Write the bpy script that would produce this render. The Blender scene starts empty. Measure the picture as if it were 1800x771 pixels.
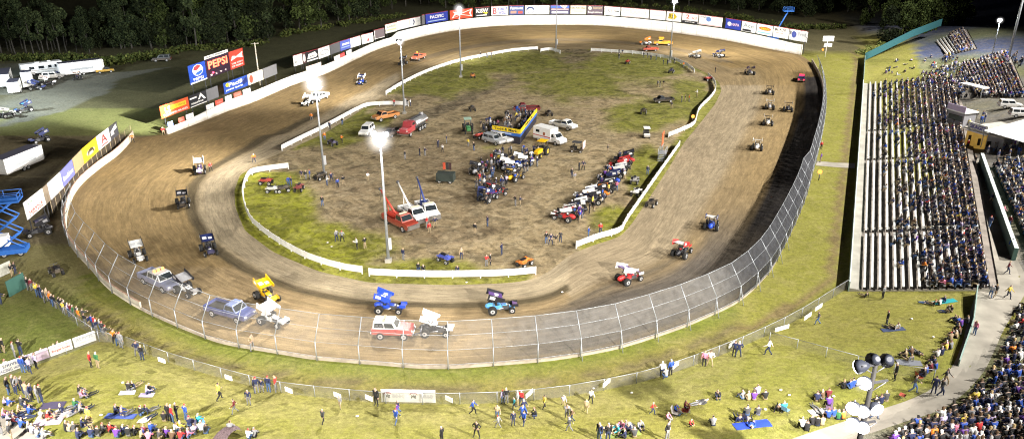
import bpy, bmesh, math, random
from mathutils import Vector, Matrix
from mathutils import noise as mnoise
random.seed(11)
scene = bpy.context.scene
COL = scene.collection
R = math.radians
V = Vector

# ------------------------------------------------------------------ camera model (drone, 43 m up)
F, PITCH, CAMH, CX, CY = 1348.0, R(22.7), 43.0, 900.0, 385.5
FW = V((0, math.cos(PITCH), -math.sin(PITCH)))
UP = V((0, math.sin(PITCH), math.cos(PITCH)))
CAM = V((0, 0, CAMH))

def flat(px, py, z=0.0):
    d = FW + V((1, 0, 0)) * ((px - CX) / F) + UP * ((CY - py) / F)
    t = (z - CAMH) / d.z
    return CAM + d * t

def project(p):
    q = p - CAM
    dz = q.dot(FW)
    return CX + F * q.x / dz, CY - F * q.dot(UP) / dz

def smooth(a, b, x):
    t = max(0.0, min(1.0, (x - a) / (b - a)))
    return t * t * (3 - 2 * t)

# ------------------------------------------------------------------ terrain: flat, with a spectator berm outside the fence
FENCE_PX = [(-420, 600), (0, 668), (185, 597), (215, 606), (300, 637), (420, 672), (500, 690), (680, 708), (860, 708), (1000, 695),
            (1150, 665), (1300, 610), (1400, 562), (1487, 506)]
BERM = [flat(-300, 782).xy] + [flat(*p).xy for p in FENCE_PX[1:]]
FRONT0 = flat(1490, 512)                       # near end of the grandstand's front wall
FRONT1 = flat(1516, 150)                       # far end
U = (FRONT1 - FRONT0).normalized()             # along the front straight
NV = V((U.y, -U.x, 0))                         # away from the track
STAND_LEN = (FRONT1 - FRONT0).length
BERM += [FRONT0.xy, (FRONT0 + U * (STAND_LEN + 60)).xy]
SEGS = [(BERM[i], BERM[i + 1]) for i in range(len(BERM) - 1)]

def berm_dist(x, y):
    best, sg = 1e9, -1
    p = V((x, y))
    for a, b in SEGS:
        ab = b - a
        t = max(0, min(1, (p - a).dot(ab) / ab.length_squared))
        c = a + ab * t
        dd = (p - c).length
        s_ = -(ab.x * (p.y - c.y) - ab.y * (p.x - c.x))
        if dd < best - 1e-5: best = dd; sg = s_
        elif dd < best + 1e-5: sg = max(sg, s_)
    return best if sg > 0 else -best

def hgt(x, y):
    if y > 330 or x > 190 or x < -150: return 0.0
    d = berm_dist(x, y)
    if d <= 0: return 0.0
    z = 0.22 * min(d, 13.0)
    if d > 13: z += 0.03 * min(d - 13, 4.5)
    if d > 17.5: z += 0.30 * min(d - 17.5, 13)
    far = smooth(300, 225, y)
    return z * far

def G(px, py, up=0.0):
    d = FW + V((1, 0, 0)) * ((px - CX) / F) + UP * ((CY - py) / F)
    tf = -CAMH / d.z
    lo = None
    n = 46
    t0 = tf * 0.62
    prev = t0
    for i in range(1, n + 1):
        t = t0 + (tf - t0) * i / n
        p = CAM + d * t
        if p.z <= hgt(p.x, p.y) + 1e-4:
            a, b = prev, t
            for _ in range(14):
                m = (a + b) / 2
                q = CAM + d * m
                if q.z <= hgt(q.x, q.y): b = m
                else: a = m
            q = CAM + d * b
            return V((q.x, q.y, hgt(q.x, q.y) + up))
        prev = t
    p = CAM + d * tf
    return V((p.x, p.y, up))

def heading(px, py, dx, dy):
    a = flat(px, py); b = flat(px + dx * 12, py + dy * 12)
    return math.atan2(b.y - a.y, b.x - a.x)      # local +X is forward

# ------------------------------------------------------------------ materials
MATS = {}
def nodes(m):
    m.use_nodes = True
    nt = m.node_tree
    nt.nodes.clear()
    return nt, nt.nodes, nt.links

def M(name, col=(.5, .5, .5), rough=.6, metal=0.0, var=.12, scale=3.0, emit=None, estr=0.0, spec=.4, bump=0.0):
    if name in MATS: return MATS[name]
    m = bpy.data.materials.new(name); MATS[name] = m
    nt, N, L = nodes(m)
    out = N.new('ShaderNodeOutputMaterial'); b = N.new('ShaderNodeBsdfPrincipled')
    L.new(b.outputs[0], out.inputs[0])
    tc = N.new('ShaderNodeTexCoord'); nz = N.new('ShaderNodeTexNoise')
    nz.inputs['Scale'].default_value = scale; nz.inputs['Detail'].default_value = 5
    L.new(tc.outputs['Object'], nz.inputs['Vector'])
    mr = N.new('ShaderNodeMapRange')
    mr.inputs[1].default_value = .3; mr.inputs[2].default_value = .7
    mr.inputs[3].default_value = 1 - var; mr.inputs[4].default_value = 1 + var * .6
    L.new(nz.outputs['Fac'], mr.inputs[0])
    mx = N.new('ShaderNodeMix'); mx.data_type = 'RGBA'; mx.blend_type = 'MULTIPLY'
    mx.inputs[0].default_value = 1
    mx.inputs[6].default_value = (*col, 1)
    L.new(mr.outputs[0], mx.inputs[7]); L.new(mx.outputs[2], b.inputs['Base Color'])
    b.inputs['Roughness'].default_value = rough; b.inputs['Metallic'].default_value = metal
    b.inputs['Specular IOR Level'].default_value = spec
    if emit:
        b.inputs['Emission Color'].default_value = (*emit, 1); b.inputs['Emission Strength'].default_value = estr
    if bump:
        bp = N.new('ShaderNodeBump'); bp.inputs['Strength'].default_value = bump
        L.new(nz.outputs['Fac'], bp.inputs['Height']); L.new(bp.outputs[0], b.inputs['Normal'])
    return m

def MA(prop, rough=.5, var=.12, scale=6.0, metal=0.0, dust=0.0):
    """material whose colour is a custom property of each object"""
    key = 'painted_' + prop
    if key in MATS: return MATS[key]
    m = bpy.data.materials.new(key); MATS[key] = m
    nt, N, L = nodes(m)
    out = N.new('ShaderNodeOutputMaterial'); b = N.new('ShaderNodeBsdfPrincipled')
    L.new(b.outputs[0], out.inputs[0])
    at = N.new('ShaderNodeAttribute'); at.attribute_type = 'OBJECT'; at.attribute_name = prop
    tc = N.new('ShaderNodeTexCoord'); nz = N.new('ShaderNodeTexNoise')
    nz.inputs['Scale'].default_value = scale; nz.inputs['Detail'].default_value = 4
    L.new(tc.outputs['Object'], nz.inputs['Vector'])
    mr = N.new('ShaderNodeMapRange'); mr.inputs[1].default_value = .3; mr.inputs[2].default_value = .7
    mr.inputs[3].default_value = 1 - var; mr.inputs[4].default_value = 1 + var
    L.new(nz.outputs['Fac'], mr.inputs[0])
    mx = N.new('ShaderNodeMix'); mx.data_type = 'RGBA'; mx.blend_type = 'MULTIPLY'; mx.inputs[0].default_value = 1
    L.new(at.outputs['Color'], mx.inputs[6]); L.new(mr.outputs[0], mx.inputs[7])
    last = mx.outputs[2]
    if dust:
        d2 = N.new('ShaderNodeMix'); d2.data_type = 'RGBA'
        sp = N.new('ShaderNodeSeparateXYZ'); L.new(tc.outputs['Object'], sp.inputs[0])
        dm = N.new('ShaderNodeMapRange'); dm.inputs[1].default_value = 1.3; dm.inputs[2].default_value = .2
        dm.inputs[3].default_value = 0; dm.inputs[4].default_value = dust
        L.new(sp.outputs[2], dm.inputs[0]); L.new(dm.outputs[0], d2.inputs[0])
        L.new(last, d2.inputs[6]); d2.inputs[7].default_value = (.2, .15, .09, 1)
        last = d2.outputs[2]
    L.new(last, b.inputs['Base Color'])
    b.inputs['Roughness'].default_value = rough; b.inputs['Metallic'].default_value = metal
    return m

def ME(name, col, s):
    if name in MATS: return MATS[name]
    m = bpy.data.materials.new(name); MATS[name] = m
    nt, N, L = nodes(m)
    out = N.new('ShaderNodeOutputMaterial'); e = N.new('ShaderNodeEmission')
    e.inputs[0].default_value = (*col, 1); e.inputs[1].default_value = s
    L.new(e.outputs[0], out.inputs[0])
    return m

# ------------------------------------------------------------------ mesh builder
class MB:
    def __init__(s): s.v = []; s.f = []; s.mi = []; s.mats = []; s.sm = []
    def m(s, mat):
        if mat not in s.mats: s.mats.append(mat)
        return s.mats.index(mat)
    def face(s, pts, mat, sm=False):
        i = len(s.v); s.v += [tuple(p) for p in pts]
        s.f.append(tuple(range(i, i + len(pts)))); s.mi.append(s.m(mat)); s.sm.append(sm)
    def grp(s, vs, fs, mat, sm=False):
        i = len(s.v); s.v += [tuple(p) for p in vs]; k = s.m(mat)
        for f in fs:
            s.f.append(tuple(i + j for j in f)); s.mi.append(k); s.sm.append(sm)
    def box(s, c, d, mat, rz=0.0, taper=(1, 1), mtx=None):
        hx, hy, hz = d[0] / 2, d[1] / 2, d[2] / 2
        tx, ty = taper
        vs = [V((-hx, -hy, -hz)), V((hx, -hy, -hz)), V((hx, hy, -hz)), V((-hx, hy, -hz)),
              V((-hx * tx, -hy * ty, hz)), V((hx * tx, -hy * ty, hz)), V((hx * tx, hy * ty, hz)), V((-hx * tx, hy * ty, hz))]
        mt = mtx if mtx is not None else (Matrix.Rotation(rz, 3, 'Z') if rz else None)
        if mt is not None: vs = [mt @ v for v in vs]
        c = V(c)
        s.grp([v + c for v in vs], [(3, 2, 1, 0), (4, 5, 6, 7), (0, 1, 5, 4), (1, 2, 6, 5), (2, 3, 7, 6), (3, 0, 4, 7)], mat)
    def bar(s, a, b, r, mat, n=6, r2=None, sm=True):
        a, b = V(a), V(b); r2 = r if r2 is None else r2
        w = (b - a).normalized(); t = V((0, 0, 1)) if abs(w.z) < .9 else V((1, 0, 0))
        x = w.cross(t).normalized(); y = w.cross(x)
        vs = []
        for k in range(n):
            an = 2 * math.pi * k / n; dr = x * math.cos(an) + y * math.sin(an)
            vs.append(a + dr * r)
        for k in range(n):
            an = 2 * math.pi * k / n; dr = x * math.cos(an) + y * math.sin(an)
            vs.append(b + dr * r2)
        fs = [(k, (k + 1) % n, n + (k + 1) % n, n + k) for k in range(n)]
        s.grp(vs, fs, mat, sm)
        s.grp(vs[:n], [tuple(range(n))[::-1]], mat); s.grp(vs[n:], [tuple(range(n))], mat)
    def prism(s, prof, y0, y1, mat, mats=None, iny=None):
        """prof: (x,z) loop, extruded along y; iny: per-point inward shift of both sides"""
        n = len(prof); iny = iny or [0] * n
        vs = [(p[0], y0 + iny[i], p[1]) for i, p in enumerate(prof)] + [(p[0], y1 - iny[i], p[1]) for i, p in enumerate(prof)]
        for k in range(n):
            j = (k + 1) % n
            s.grp([vs[k], vs[j], vs[n + j], vs[n + k]], [(0, 1, 2, 3)], (mats or {}).get(k, mat))
        s.grp(vs[:n], [tuple(range(n))[::-1]], mat); s.grp(vs[n:], [tuple(range(n))], mat)
    def ball(s, c, r, mat, seg=10, rings=6, sc=(1, 1, 1)):
        c = V(c); vs = []; fs = []
        for i in range(rings + 1):
            th = math.pi * i / rings
            for k in range(seg):
                ph = 2 * math.pi * k / seg
                vs.append(c + V((math.sin(th) * math.cos(ph) * sc[0], math.sin(th) * math.sin(ph) * sc[1], math.cos(th) * sc[2])) * r)
        for i in range(rings):
            for k in range(seg):
                k2 = (k + 1) % seg
                fs.append((i * seg + k, (i + 1) * seg + k, (i + 1) * seg + k2, i * seg + k2))
        s.grp(vs, fs, mat, True)
    def mesh(s, name):
        me = bpy.data.meshes.new(name)
        me.from_pydata(s.v, [], s.f)
        for m_ in s.mats: me.materials.append(m_)
        me.polygons.foreach_set('material_index', s.mi)
        me.polygons.foreach_set('use_smooth', s.sm)
        me.update()
        return me
    def build(s, name, parent=None, bevel=0.0, weld=True):
        me = s.mesh(name)
        if weld:
            bm = bmesh.new(); bm.from_mesh(me)
            bmesh.ops.remove_doubles(bm, verts=bm.verts, dist=1e-4)
            bmesh.ops.recalc_face_normals(bm, faces=bm.faces)
            if bevel:
                es = [e for e in bm.edges if len(e.link_faces) == 2 and e.calc_face_angle(0) > .5]
                bmesh.ops.bevel(bm, geom=es, offset=bevel, segments=2, affect='EDGES', profile=.6)
            bm.to_mesh(me); bm.free()
        o = bpy.data.objects.new(name, me); COL.objects.link(o)
        if parent is not None: o.parent = parent
        return o

def tag(o, label, cat, group=None):
    o['label'] = label; o['category'] = cat
    if group: o['group'] = group
    return o

def thing(name, label, cat, loc=(0, 0, 0), rz=0.0, group=None):
    o = bpy.data.objects.new(name, None); COL.objects.link(o)
    o.location = loc; o.rotation_euler = (0, 0, rz); o.empty_display_size = .3
    return tag(o, label, cat, group)

def struct(o): o['kind'] = 'structure'; return o
def stuff(o): o['kind'] = 'stuff'; return o

def setp(root, **kw):
    for o in [root] + list(root.children_recursive):
        if o.type == 'MESH':
            for k, v in kw.items(): o[k] = v

KIDS = {}
def kids(o):
    return [c for c in bpy.data.objects if c.parent == o]

def dup(root, loc, rz, label, group=None, **props):
    def cp(o, par):
        c = o.copy(); COL.objects.link(c); c.parent = par
        for ch in list(o.children): cp(ch, c)
        return c
    r = cp(root, None)
    r.location = loc; r.rotation_euler = (0, 0, rz); r['label'] = label
    if group: r['group'] = group
    if props: setp(r, **props)
    return r

USED = set()
def place(proto, loc, rz, label, group=None, **props):
    """first call moves the prototype itself, later calls copy it"""
    if proto.name not in USED:
        USED.add(proto.name)
        proto.location = loc; proto.rotation_euler = (0, 0, rz); proto['label'] = label
        if group: proto['group'] = group
        setp(proto, **props)
        return proto
    return dup(proto, loc, rz, label, group, **props)

FONT_CACHE = {}
def letters(txt, mat, parent, width, height, center, x=V((1, 0, 0)), y=V((0, 0, 1)), name='lettering', bold=0.0):
    """flat text mesh fitted in width x height, laid on the plane (x,y) round center"""
    cu = bpy.data.curves.new('t', 'FONT'); cu.body = txt; cu.align_x = 'CENTER'; cu.align_y = 'CENTER'
    cu.offset = bold; cu.resolution_u = 2
    o = bpy.data.objects.new('t', cu); COL.objects.link(o)
    dg = bpy.context.evaluated_depsgraph_get()
    me = bpy.data.meshes.new_from_object(o.evaluated_get(dg))
    bpy.data.objects.remove(o); bpy.data.curves.remove(cu)
    xs = [v.co.x for v in me.vertices]; ys = [v.co.y for v in me.vertices]
    cx, cy = (min(xs) + max(xs)) / 2, (min(ys) + max(ys)) / 2
    sx, sy = width / (max(xs) - min(xs)), height / (max(ys) - min(ys))
    for v in me.vertices:
        v.co = V(center) + x * ((v.co.x - cx) * sx) + y * ((v.co.y - cy) * sy)
    me.materials.clear(); me.materials.append(mat)
    ob = bpy.data.objects.new(name, me); COL.objects.link(ob); ob.parent = parent
    me.name = name
    return ob

def lerp(a, b, t): return tuple(a[i] * (1 - t) + b[i] * t for i in range(len(a)))
# ------------------------------------------------------------------ outlines of the oval (read off as ground points)
OUT_PX = [(295, 237), (345, 218), (400, 196), (450, 178), (512, 151), (575, 129), (625, 105), (662, 88), (700, 76), (750, 63), (800, 54),
          (850, 48), (900, 45), (975, 44), (1050, 45), (1100, 49), (1150, 54), (1200, 60), (1275, 71), (1350, 86), (1408, 97),
          (1426, 110), (1436, 128), (1444, 150), (1447, 180), (1445, 220), (1436, 265), (1424, 310), (1412, 352), (1392, 400), (1364, 455), (1349, 479),
          (1318, 512), (1285, 536), (1240, 557), (1200, 574), (1145, 593), (1085, 611), (1025, 623), (965, 632), (900, 638), (802, 645), (737, 645), (675, 640),
          (612, 635), (547, 629), (487, 619), (432, 610), (385, 600), (337, 582), (290, 562), (250, 543), (210, 519), (185, 499), (162, 472),
          (141, 450), (126, 430), (119, 408), (118, 385), (122, 364), (132, 340), (150, 318), (180, 293), (205, 275), (225, 255), (236, 241)]
IN_PX = [(900, 497), (790, 501), (650, 497), (560, 477), (480, 443), (430, 405), (414, 365), (412, 335), (422, 308), (450, 288), (500, 266), (570, 235),
         (630, 197), (662, 176), (700, 152), (750, 128), (800, 110), (850, 99), (900, 91), (950, 86), (1050, 87), (1100, 91), (1150, 98), (1200, 109), (1240, 128),
         (1264, 145), (1268, 160), (1257, 183), (1232, 215), (1203, 250), (1180, 288), (1145, 342), (1110, 394), (1090, 416), (1040, 432), (1000, 448), (965, 478), (940, 490)]
OUT = [flat(*p) for p in OUT_PX]; INN = [flat(*p) for p in IN_PX]
CEN = flat(830, 235)

def ray_poly(ang, poly):
    d = V((math.cos(ang), math.sin(ang))); best = 0
    n = len(poly)
    for i in range(n):
        a = poly[i].xy - CEN.xy; b = poly[(i + 1) % n].xy - CEN.xy
        e = b - a; den = d.x * e.y - d.y * e.x
        if abs(den) < 1e-9: continue
        t = (a.x * e.y - a.y * e.x) / den; u = (a.x * d.y - a.y * d.x) / den
        if t > 0 and -1e-6 <= u <= 1 + 1e-6: best = max(best, t)
    return best

def smooth_loop(vals, k):
    n = len(vals)
    for _ in range(k):
        vals = [(vals[i - 1] + 2 * vals[i] + vals[(i + 1) % n]) / 4 for i in range(n)]
    return vals

NA = 720
RO = [ray_poly(2 * math.pi * i / NA, OUT) for i in range(NA)]
RI = smooth_loop([ray_poly(2 * math.pi * i / NA, INN) for i in range(NA)], 6)
RO = smooth_loop(RO, 3)

def polar(p):
    d = p.xy - CEN.xy
    return math.atan2(d.y, d.x) % (2 * math.pi), d.length
def r_at(tab, a):
    x = a / (2 * math.pi) * NA; i = int(x) % NA; f = x - int(x)
    return tab[i] * (1 - f) + tab[(i + 1) % NA] * f

def vcol_mat(name, grain=(9.0, .25), clump=(2.3, .26), patch=(.12, .12), tan=(.33, .27, .15), tanmax=.7, rough=.95, bump=.4, uvstreak=False, rut=.8, mud=1.0):
    m = bpy.data.materials.new(name)
    nt, N, L = nodes(m)
    out = N.new('ShaderNodeOutputMaterial'); b = N.new('ShaderNodeBsdfPrincipled')
    L.new(b.outputs[0], out.inputs[0]); b.inputs['Roughness'].default_value = rough
    b.inputs['Specular IOR Level'].default_value = .15
    at = N.new('ShaderNodeAttribute'); at.attribute_name = 'Col'
    geo = N.new('ShaderNodeNewGeometry')
    def nz(scale, det, src=None, dist=0):
        n = N.new('ShaderNodeTexNoise'); n.inputs['Scale'].default_value = scale; n.inputs['Detail'].default_value = det
        n.inputs['Roughness'].default_value = .65; n.inputs['Distortion'].default_value = dist
        L.new(src or geo.outputs['Position'], n.inputs['Vector']); return n.outputs['Fac']
    def mapr(src, a, bb, c, d):
        r = N.new('ShaderNodeMapRange'); r.inputs[1].default_value = a; r.inputs[2].default_value = bb
        r.inputs[3].default_value = c; r.inputs[4].default_value = d; L.new(src, r.inputs[0]); return r.outputs[0]
    def math_(op, a, bb):
        r = N.new('ShaderNodeMath'); r.operation = op
        for i, s in enumerate((a, bb)):
            if isinstance(s, float): r.inputs[i].default_value = s
            else: L.new(s, r.inputs[i])
        return r.outputs[0]
    g1 = nz(grain[0], 3); g2 = nz(clump[0], 4); g3 = nz(patch[0], 5, dist=.6)
    f = math_('MULTIPLY', mapr(g1, .3, .7, 1 - grain[1], 1 + grain[1]), mapr(g2, .3, .7, 1 - clump[1], 1 + clump[1]))
    f = math_('MULTIPLY', f, mapr(g3, .3, .7, 1 - patch[1], 1 + patch[1]))
    tanf = math_('MULTIPLY', math_('MULTIPLY', mapr(nz(.45, 10, dist=1.2), .44, .68, 0, 1), at.outputs['Alpha']), tanmax)
    mx = N.new('ShaderNodeMix'); mx.data_type = 'RGBA'
    L.new(tanf, mx.inputs[0]); L.new(at.outputs['Color'], mx.inputs[6]); mx.inputs[7].default_value = (*tan, 1)
    col = mx.outputs[2]
    if uvstreak:
        uv = N.new('ShaderNodeUVMap'); mp = N.new('ShaderNodeMapping'); mp.inputs['Scale'].default_value = (9, 34, 1)
        L.new(uv.outputs[0], mp.inputs['Vector'])
        s1 = nz(1.0, 6, mp.outputs[0], .5)
        mp2 = N.new('ShaderNodeMapping'); mp2.inputs['Scale'].default_value = (26, 110, 1); L.new(uv.outputs[0], mp2.inputs['Vector'])
        s2 = nz(1.0, 4, mp2.outputs[0], .4)
        mp3 = N.new('ShaderNodeMapping'); mp3.inputs['Scale'].default_value = (7, 9, 1); L.new(uv.outputs[0], mp3.inputs['Vector'])
        s3 = nz(1.0, 5, mp3.outputs[0], 1.0)
        f = math_('MULTIPLY', f, mapr(s1, .3, .7, .70, 1.22)); f = math_('MULTIPLY', f, mapr(s2, .3, .7, .78, 1.16))
        f = math_('MULTIPLY', f, mapr(s3, .3, .7, .85, 1.12))
        # dark rubber/wet marks
        mp4 = N.new('ShaderNodeMapping'); mp4.inputs['Scale'].default_value = (14, 60, 1); L.new(uv.outputs[0], mp4.inputs['Vector'])
        s4 = nz(1.0, 3, mp4.outputs[0], .8)
        f = math_('MULTIPLY', f, mapr(s4, .62, .72, 1, .72))
    else:
        ruts = nz(.55, 8, dist=1.6)
        f = math_('MULTIPLY', f, mapr(ruts, .36, .5, rut, 1.0))
        if mud < 1:
            f = math_('MULTIPLY', f, mapr(nz(.16, 9, None, 2.2), .40, .52, mud, 1.06))
            f = math_('MULTIPLY', f, mapr(nz(.9, 8, None, 2.5), .36, .46, mud + .1, 1.0))
    m2 = N.new('ShaderNodeMix'); m2.data_type = 'RGBA'; m2.blend_type = 'MULTIPLY'; m2.inputs[0].default_value = 1
    L.new(col, m2.inputs[6]); L.new(f, m2.inputs[7]); L.new(m2.outputs[2], b.inputs['Base Color'])
    bp = N.new('ShaderNodeBump'); bp.inputs['Strength'].default_value = bump; bp.inputs['Distance'].default_value = .15
    L.new(math_('ADD', g1, g2), bp.inputs['Height']); L.new(bp.outputs[0], b.inputs['Normal'])
    return m

def set_cols(me, cols):
    a = me.color_attributes.new('Col', 'FLOAT_COLOR', 'POINT')
    flatc = [c for col in cols for c in col]
    a.data.foreach_set('color', flatc)



def pix_in(poly, x, y):
    c = False; n = len(poly); j = n - 1
    for i in range(n):
        xi, yi = poly[i]; xj, yj = poly[j]
        if (yi > y) != (yj > y) and x < (xj - xi) * (y - yi) / (yj - yi) + xi: c = not c
        j = i
    return c

# ------------------------------------------------------------------ ground sheet (berm included), reaching the horizon
def axis(lo, hi, step, far):
    a = []; x = lo; s = step
    left = []
    while x > -far: s *= 1.45; x -= s; left.append(x)
    a = left[::-1]; n = int(round((hi - lo) / step)); a += [lo + i * step for i in range(n + 1)]
    x = hi; s = step
    while x < far: s *= 1.45; x += s; a.append(x)
    return a
GX = axis(-100, 110, 1.25, 3500); GY = axis(36, 216, 1.25, 3500)
pts = []; cols = []
PIT = [(0, 112), (60, 108), (130, 126), (200, 128), (300, 118), (210, 140), (190, 162), (110, 196), (0, 226)]
for y in GY:
    for x in GX:
        z = hgt(x, y)
        p = V((x, y, z)); pts.append(p)
        d = berm_dist(x, y) if -150 < x < 190 and y < 330 else -50
        vis = y > 34 and abs(x) < 400
        px, py = project(p) if y > 20 else (900, 2000)
        nv = mnoise.noise(V((x * .04, y * .04, 0)))
        if d > 0 and y < 330:
            g = (.225, .212, .05)
            if 5 > d > .5 and px < 1300: g = lerp(g, (.25, .225, .085), .45 + .4 * nv)
            if d > 12.6 and px < 1480: g = (.17, .17, .04)
            if d > 17.2 or (d > 12.9 and px > 1600 and py < 260): g = lerp((.16, .15, .14), (.06, .075, .14), smooth(150, 100, py))  # far end: bluish night haze painted into the ground colour
            c = (*lerp(g, (.16, .172, .032), smooth(-.1, .5, nv) * .6), .4)
        else:
            a, r = polar(p); ro = r_at(RO, a)
            if px > 1300 and 95 < py < 640 and r > ro - 3:       # strip before the grandstand
                g = (.185, .18, .036)
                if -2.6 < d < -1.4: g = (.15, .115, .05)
                c = (*g, .4)
            elif r > ro - 2 and py > 480 and px > 150:
                w = r - ro
                g = lerp((.125, .145, .024), (.17, .15, .042), smooth(.5, 4, w + nv * 1.5))
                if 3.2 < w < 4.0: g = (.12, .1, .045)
                c = (*g, .35)
            elif px < 260 and py > 430:
                g = lerp((.13, .15, .035), (.2, .17, .075), smooth(560, 470, py) * .8)
                c = (*g, .3)
            elif px < 420 and 95 < py <= 430:
                g = (.1, .098, .05)
                if pix_in(PIT, px, py): g = (.17, .175, .145)
                elif 190 < py < 240: g = (.16, .17, .06)
                elif py > 240: g = (.145, .12, .07)
                c = (*g, .15)
            elif py < 100 and px > 1400:
                g = (.13, .115, .06) if px < 1530 else (.05, .06, .12)  # right part: bluish haze painted into the ground colour
                c = (*g, .2)
            else:
                c = (.07, .07, .035, .1)
        cols.append(c)
nx = len(GX)
fs = [(j * nx + i, j * nx + i + 1, (j + 1) * nx + i + 1, (j + 1) * nx + i) for j in range(len(GY) - 1) for i in range(nx - 1)]
me = bpy.data.meshes.new('ground'); me.from_pydata(pts, [], fs); me.update()
set_cols(me, cols)
me.materials.append(vcol_mat('grass_and_earth', tan=(.34, .28, .15), tanmax=.6))
me.polygons.foreach_set('use_smooth', [True] * len(me.polygons))
ground = bpy.data.objects.new('ground', me); COL.objects.link(ground); struct(ground)

# ------------------------------------------------------------------ infield sheet
INF_P = [(p[0], p[1]) for p in IN_PX]
def gauss(px, py, cx, cy, sx, sy): return math.exp(-((px - cx) / sx) ** 2 - ((py - cy) / sy) ** 2)
ipts, icols, ids, ifs = [], [], {}, []
st = 1.1
xs = [c.x for c in INN]; ys = [c.y for c in INN]
ni = int((max(xs) - min(xs)) / st) + 8; nj = int((max(ys) - min(ys)) / st) + 8
for j in range(nj):
    for i in range(ni):
        x = min(xs) - 3 + i * st; y = min(ys) - 3 + j * st
        p = V((x, y, .012)); a, r = polar(p); ri = r_at(RI, a)
        if r > ri + 2.5: continue
        px, py = project(p)
        nv = mnoise.noise(V((x * .09, y * .09, 3))) * .5 + mnoise.noise(V((x * .3, y * .3, 7))) * .25
        edge = ri - r
        green = 0.0
        green = max(green, 1.3 * gauss(px, py, 455, 370, 105, 80), 1.25 * gauss(px, py, 560, 440, 140, 45), .95 * gauss(px, py, 720, 478, 170, 28),
                    .95 * gauss(px, py, 600, 225, 70, 42), .7 * gauss(px, py, 660, 210, 45, 30), 1.1 * gauss(px, py, 770, 135, 105, 36), 1.0 * gauss(px, py, 890, 108, 120, 26),
                    1.0 * gauss(px, py, 1130, 115, 110, 24), .72 * gauss(px, py, 1030, 140, 170, 50), 1.0 * gauss(px, py, 1215, 175, 45, 45),
                    .95 * gauss(px, py, 1130, 200, 80, 30), 1.1 * gauss(px, py, 1135, 310, 35, 60), 1.0 * gauss(px, py, 1080, 390, 42, 38), .45 * gauss(px, py, 860, 262, 60, 12))
        if edge < 3.0 and not (940 < px < 1030 and py < 110): green = max(green, .8 * smooth(3.0, 1.2, edge))
        if px < 520 and 255 < py < 300: green *= .15
        if 935 < px < 1020 and 415 < py < 500: green *= .1
        if 640 < px < 690 and 165 < py < 180: green *= .3
        gf = smooth(.30, .62, green + nv * .6)
        dirt = (.305, .235, .135)
        if gauss(px, py, 760, 340, 170, 90) > .35: dirt = lerp(dirt, (.19, .14, .085), min(1, .5 + nv))
        if 930 < px < 1040 and 80 < py < 125: dirt = (.14, .11, .06)
        # damp track worn from the far gap to the middle
        q = (px - 700) / 200.0
        line = 225 - 88 * q
        if 700 < px < 900 and abs(py - line) < 9 + 3 * nv: dirt = lerp(dirt, (.1, .08, .055), .75)
        grass = lerp((.21, .21, .03), (.19, .19, .038), smooth(400, 130, py))
        if px < 620 and py > 300: grass = (.27, .275, .03)
        g = lerp(dirt, grass, gf)
        ids[(i, j)] = len(ipts); ipts.append(p); icols.append((*g, .75 - .45 * gf))
for (i, j) in list(ids):
    q = [(i, j), (i + 1, j), (i + 1, j + 1), (i, j + 1)]
    if all(k in ids for k in q): ifs.append([ids[k] for k in q])
me = bpy.data.meshes.new('infield'); me.from_pydata(ipts, [], ifs); me.update(); set_cols(me, icols)
me.materials.append(vcol_mat('infield_dirt_and_grass', patch=(.2, .16), clump=(1.3, .22), tan=(.40, .33, .215), tanmax=.85, rut=.55, mud=.62))
infield = bpy.data.objects.new('infield', me); COL.objects.link(infield); struct(infield)

# ------------------------------------------------------------------ dirt track ring
NB = 26
tp, tc_, tuv, tf = [], [], [], []
for i in range(NA + 1):
    a = 2 * math.pi * i / NA
    for k in range(NB + 1):
        v = k / NB
        r = RI[i % NA] * (1 - v) + RO[i % NA] * v
        p = V((CEN.x + math.cos(a) * r, CEN.y + math.sin(a) * r, .022))
        px, py = project(p)
        tp.append(p)
        nv = mnoise.noise(V((math.cos(a) * 6, math.sin(a) * 6, v * 5)))
        c = (.255, .18, .085)
        if py > 470 and px < 1000: c = lerp(c, (.275, .205, .12), .6)
        # drier lane along the inside
        vin = .26 if (px < 1000 or py < 120) else .42
        c = lerp((.335, .275, .185), c, smooth(vin - .06, vin + .04, v + nv * .03))
        if abs(v - vin - .03) < .025 and (px < 560 or py > 440): c = (.10, .078, .045)
        if 1000 < px and py > 120: c = lerp(c, (.27, .21, .135), .6 * smooth(.75, .2, v))
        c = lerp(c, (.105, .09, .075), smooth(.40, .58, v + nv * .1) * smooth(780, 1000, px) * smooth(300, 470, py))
        if py < 150 and px > 700: c = lerp(c, (.225, .155, .065), .6)
        if v > .93: c = lerp(c, (.16, .115, .06), .6)
        if px > 1300 and 135 < py < 480: c = lerp(c, (.05, .045, .045), smooth(6.2, 5.2, (RO[i % NA] - r) + nv * .5) * smooth(480, 380, py))  # shadow along the right-hand fence, painted dark into the track colour
        if py < 110 and 640 < px < 1300 and .3 < v < .42: c = lerp(c, (.14, .11, .075), .7)
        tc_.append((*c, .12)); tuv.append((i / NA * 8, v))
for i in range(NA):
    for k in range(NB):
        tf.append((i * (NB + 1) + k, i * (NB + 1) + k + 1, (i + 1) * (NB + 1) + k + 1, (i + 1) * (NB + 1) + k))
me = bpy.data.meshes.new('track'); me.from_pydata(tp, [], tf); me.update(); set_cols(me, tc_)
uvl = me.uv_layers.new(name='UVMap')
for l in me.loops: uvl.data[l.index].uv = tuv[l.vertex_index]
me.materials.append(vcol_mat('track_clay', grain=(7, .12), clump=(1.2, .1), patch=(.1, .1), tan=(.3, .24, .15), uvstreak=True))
track = bpy.data.objects.new('track', me); COL.objects.link(track); struct(track)
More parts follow.
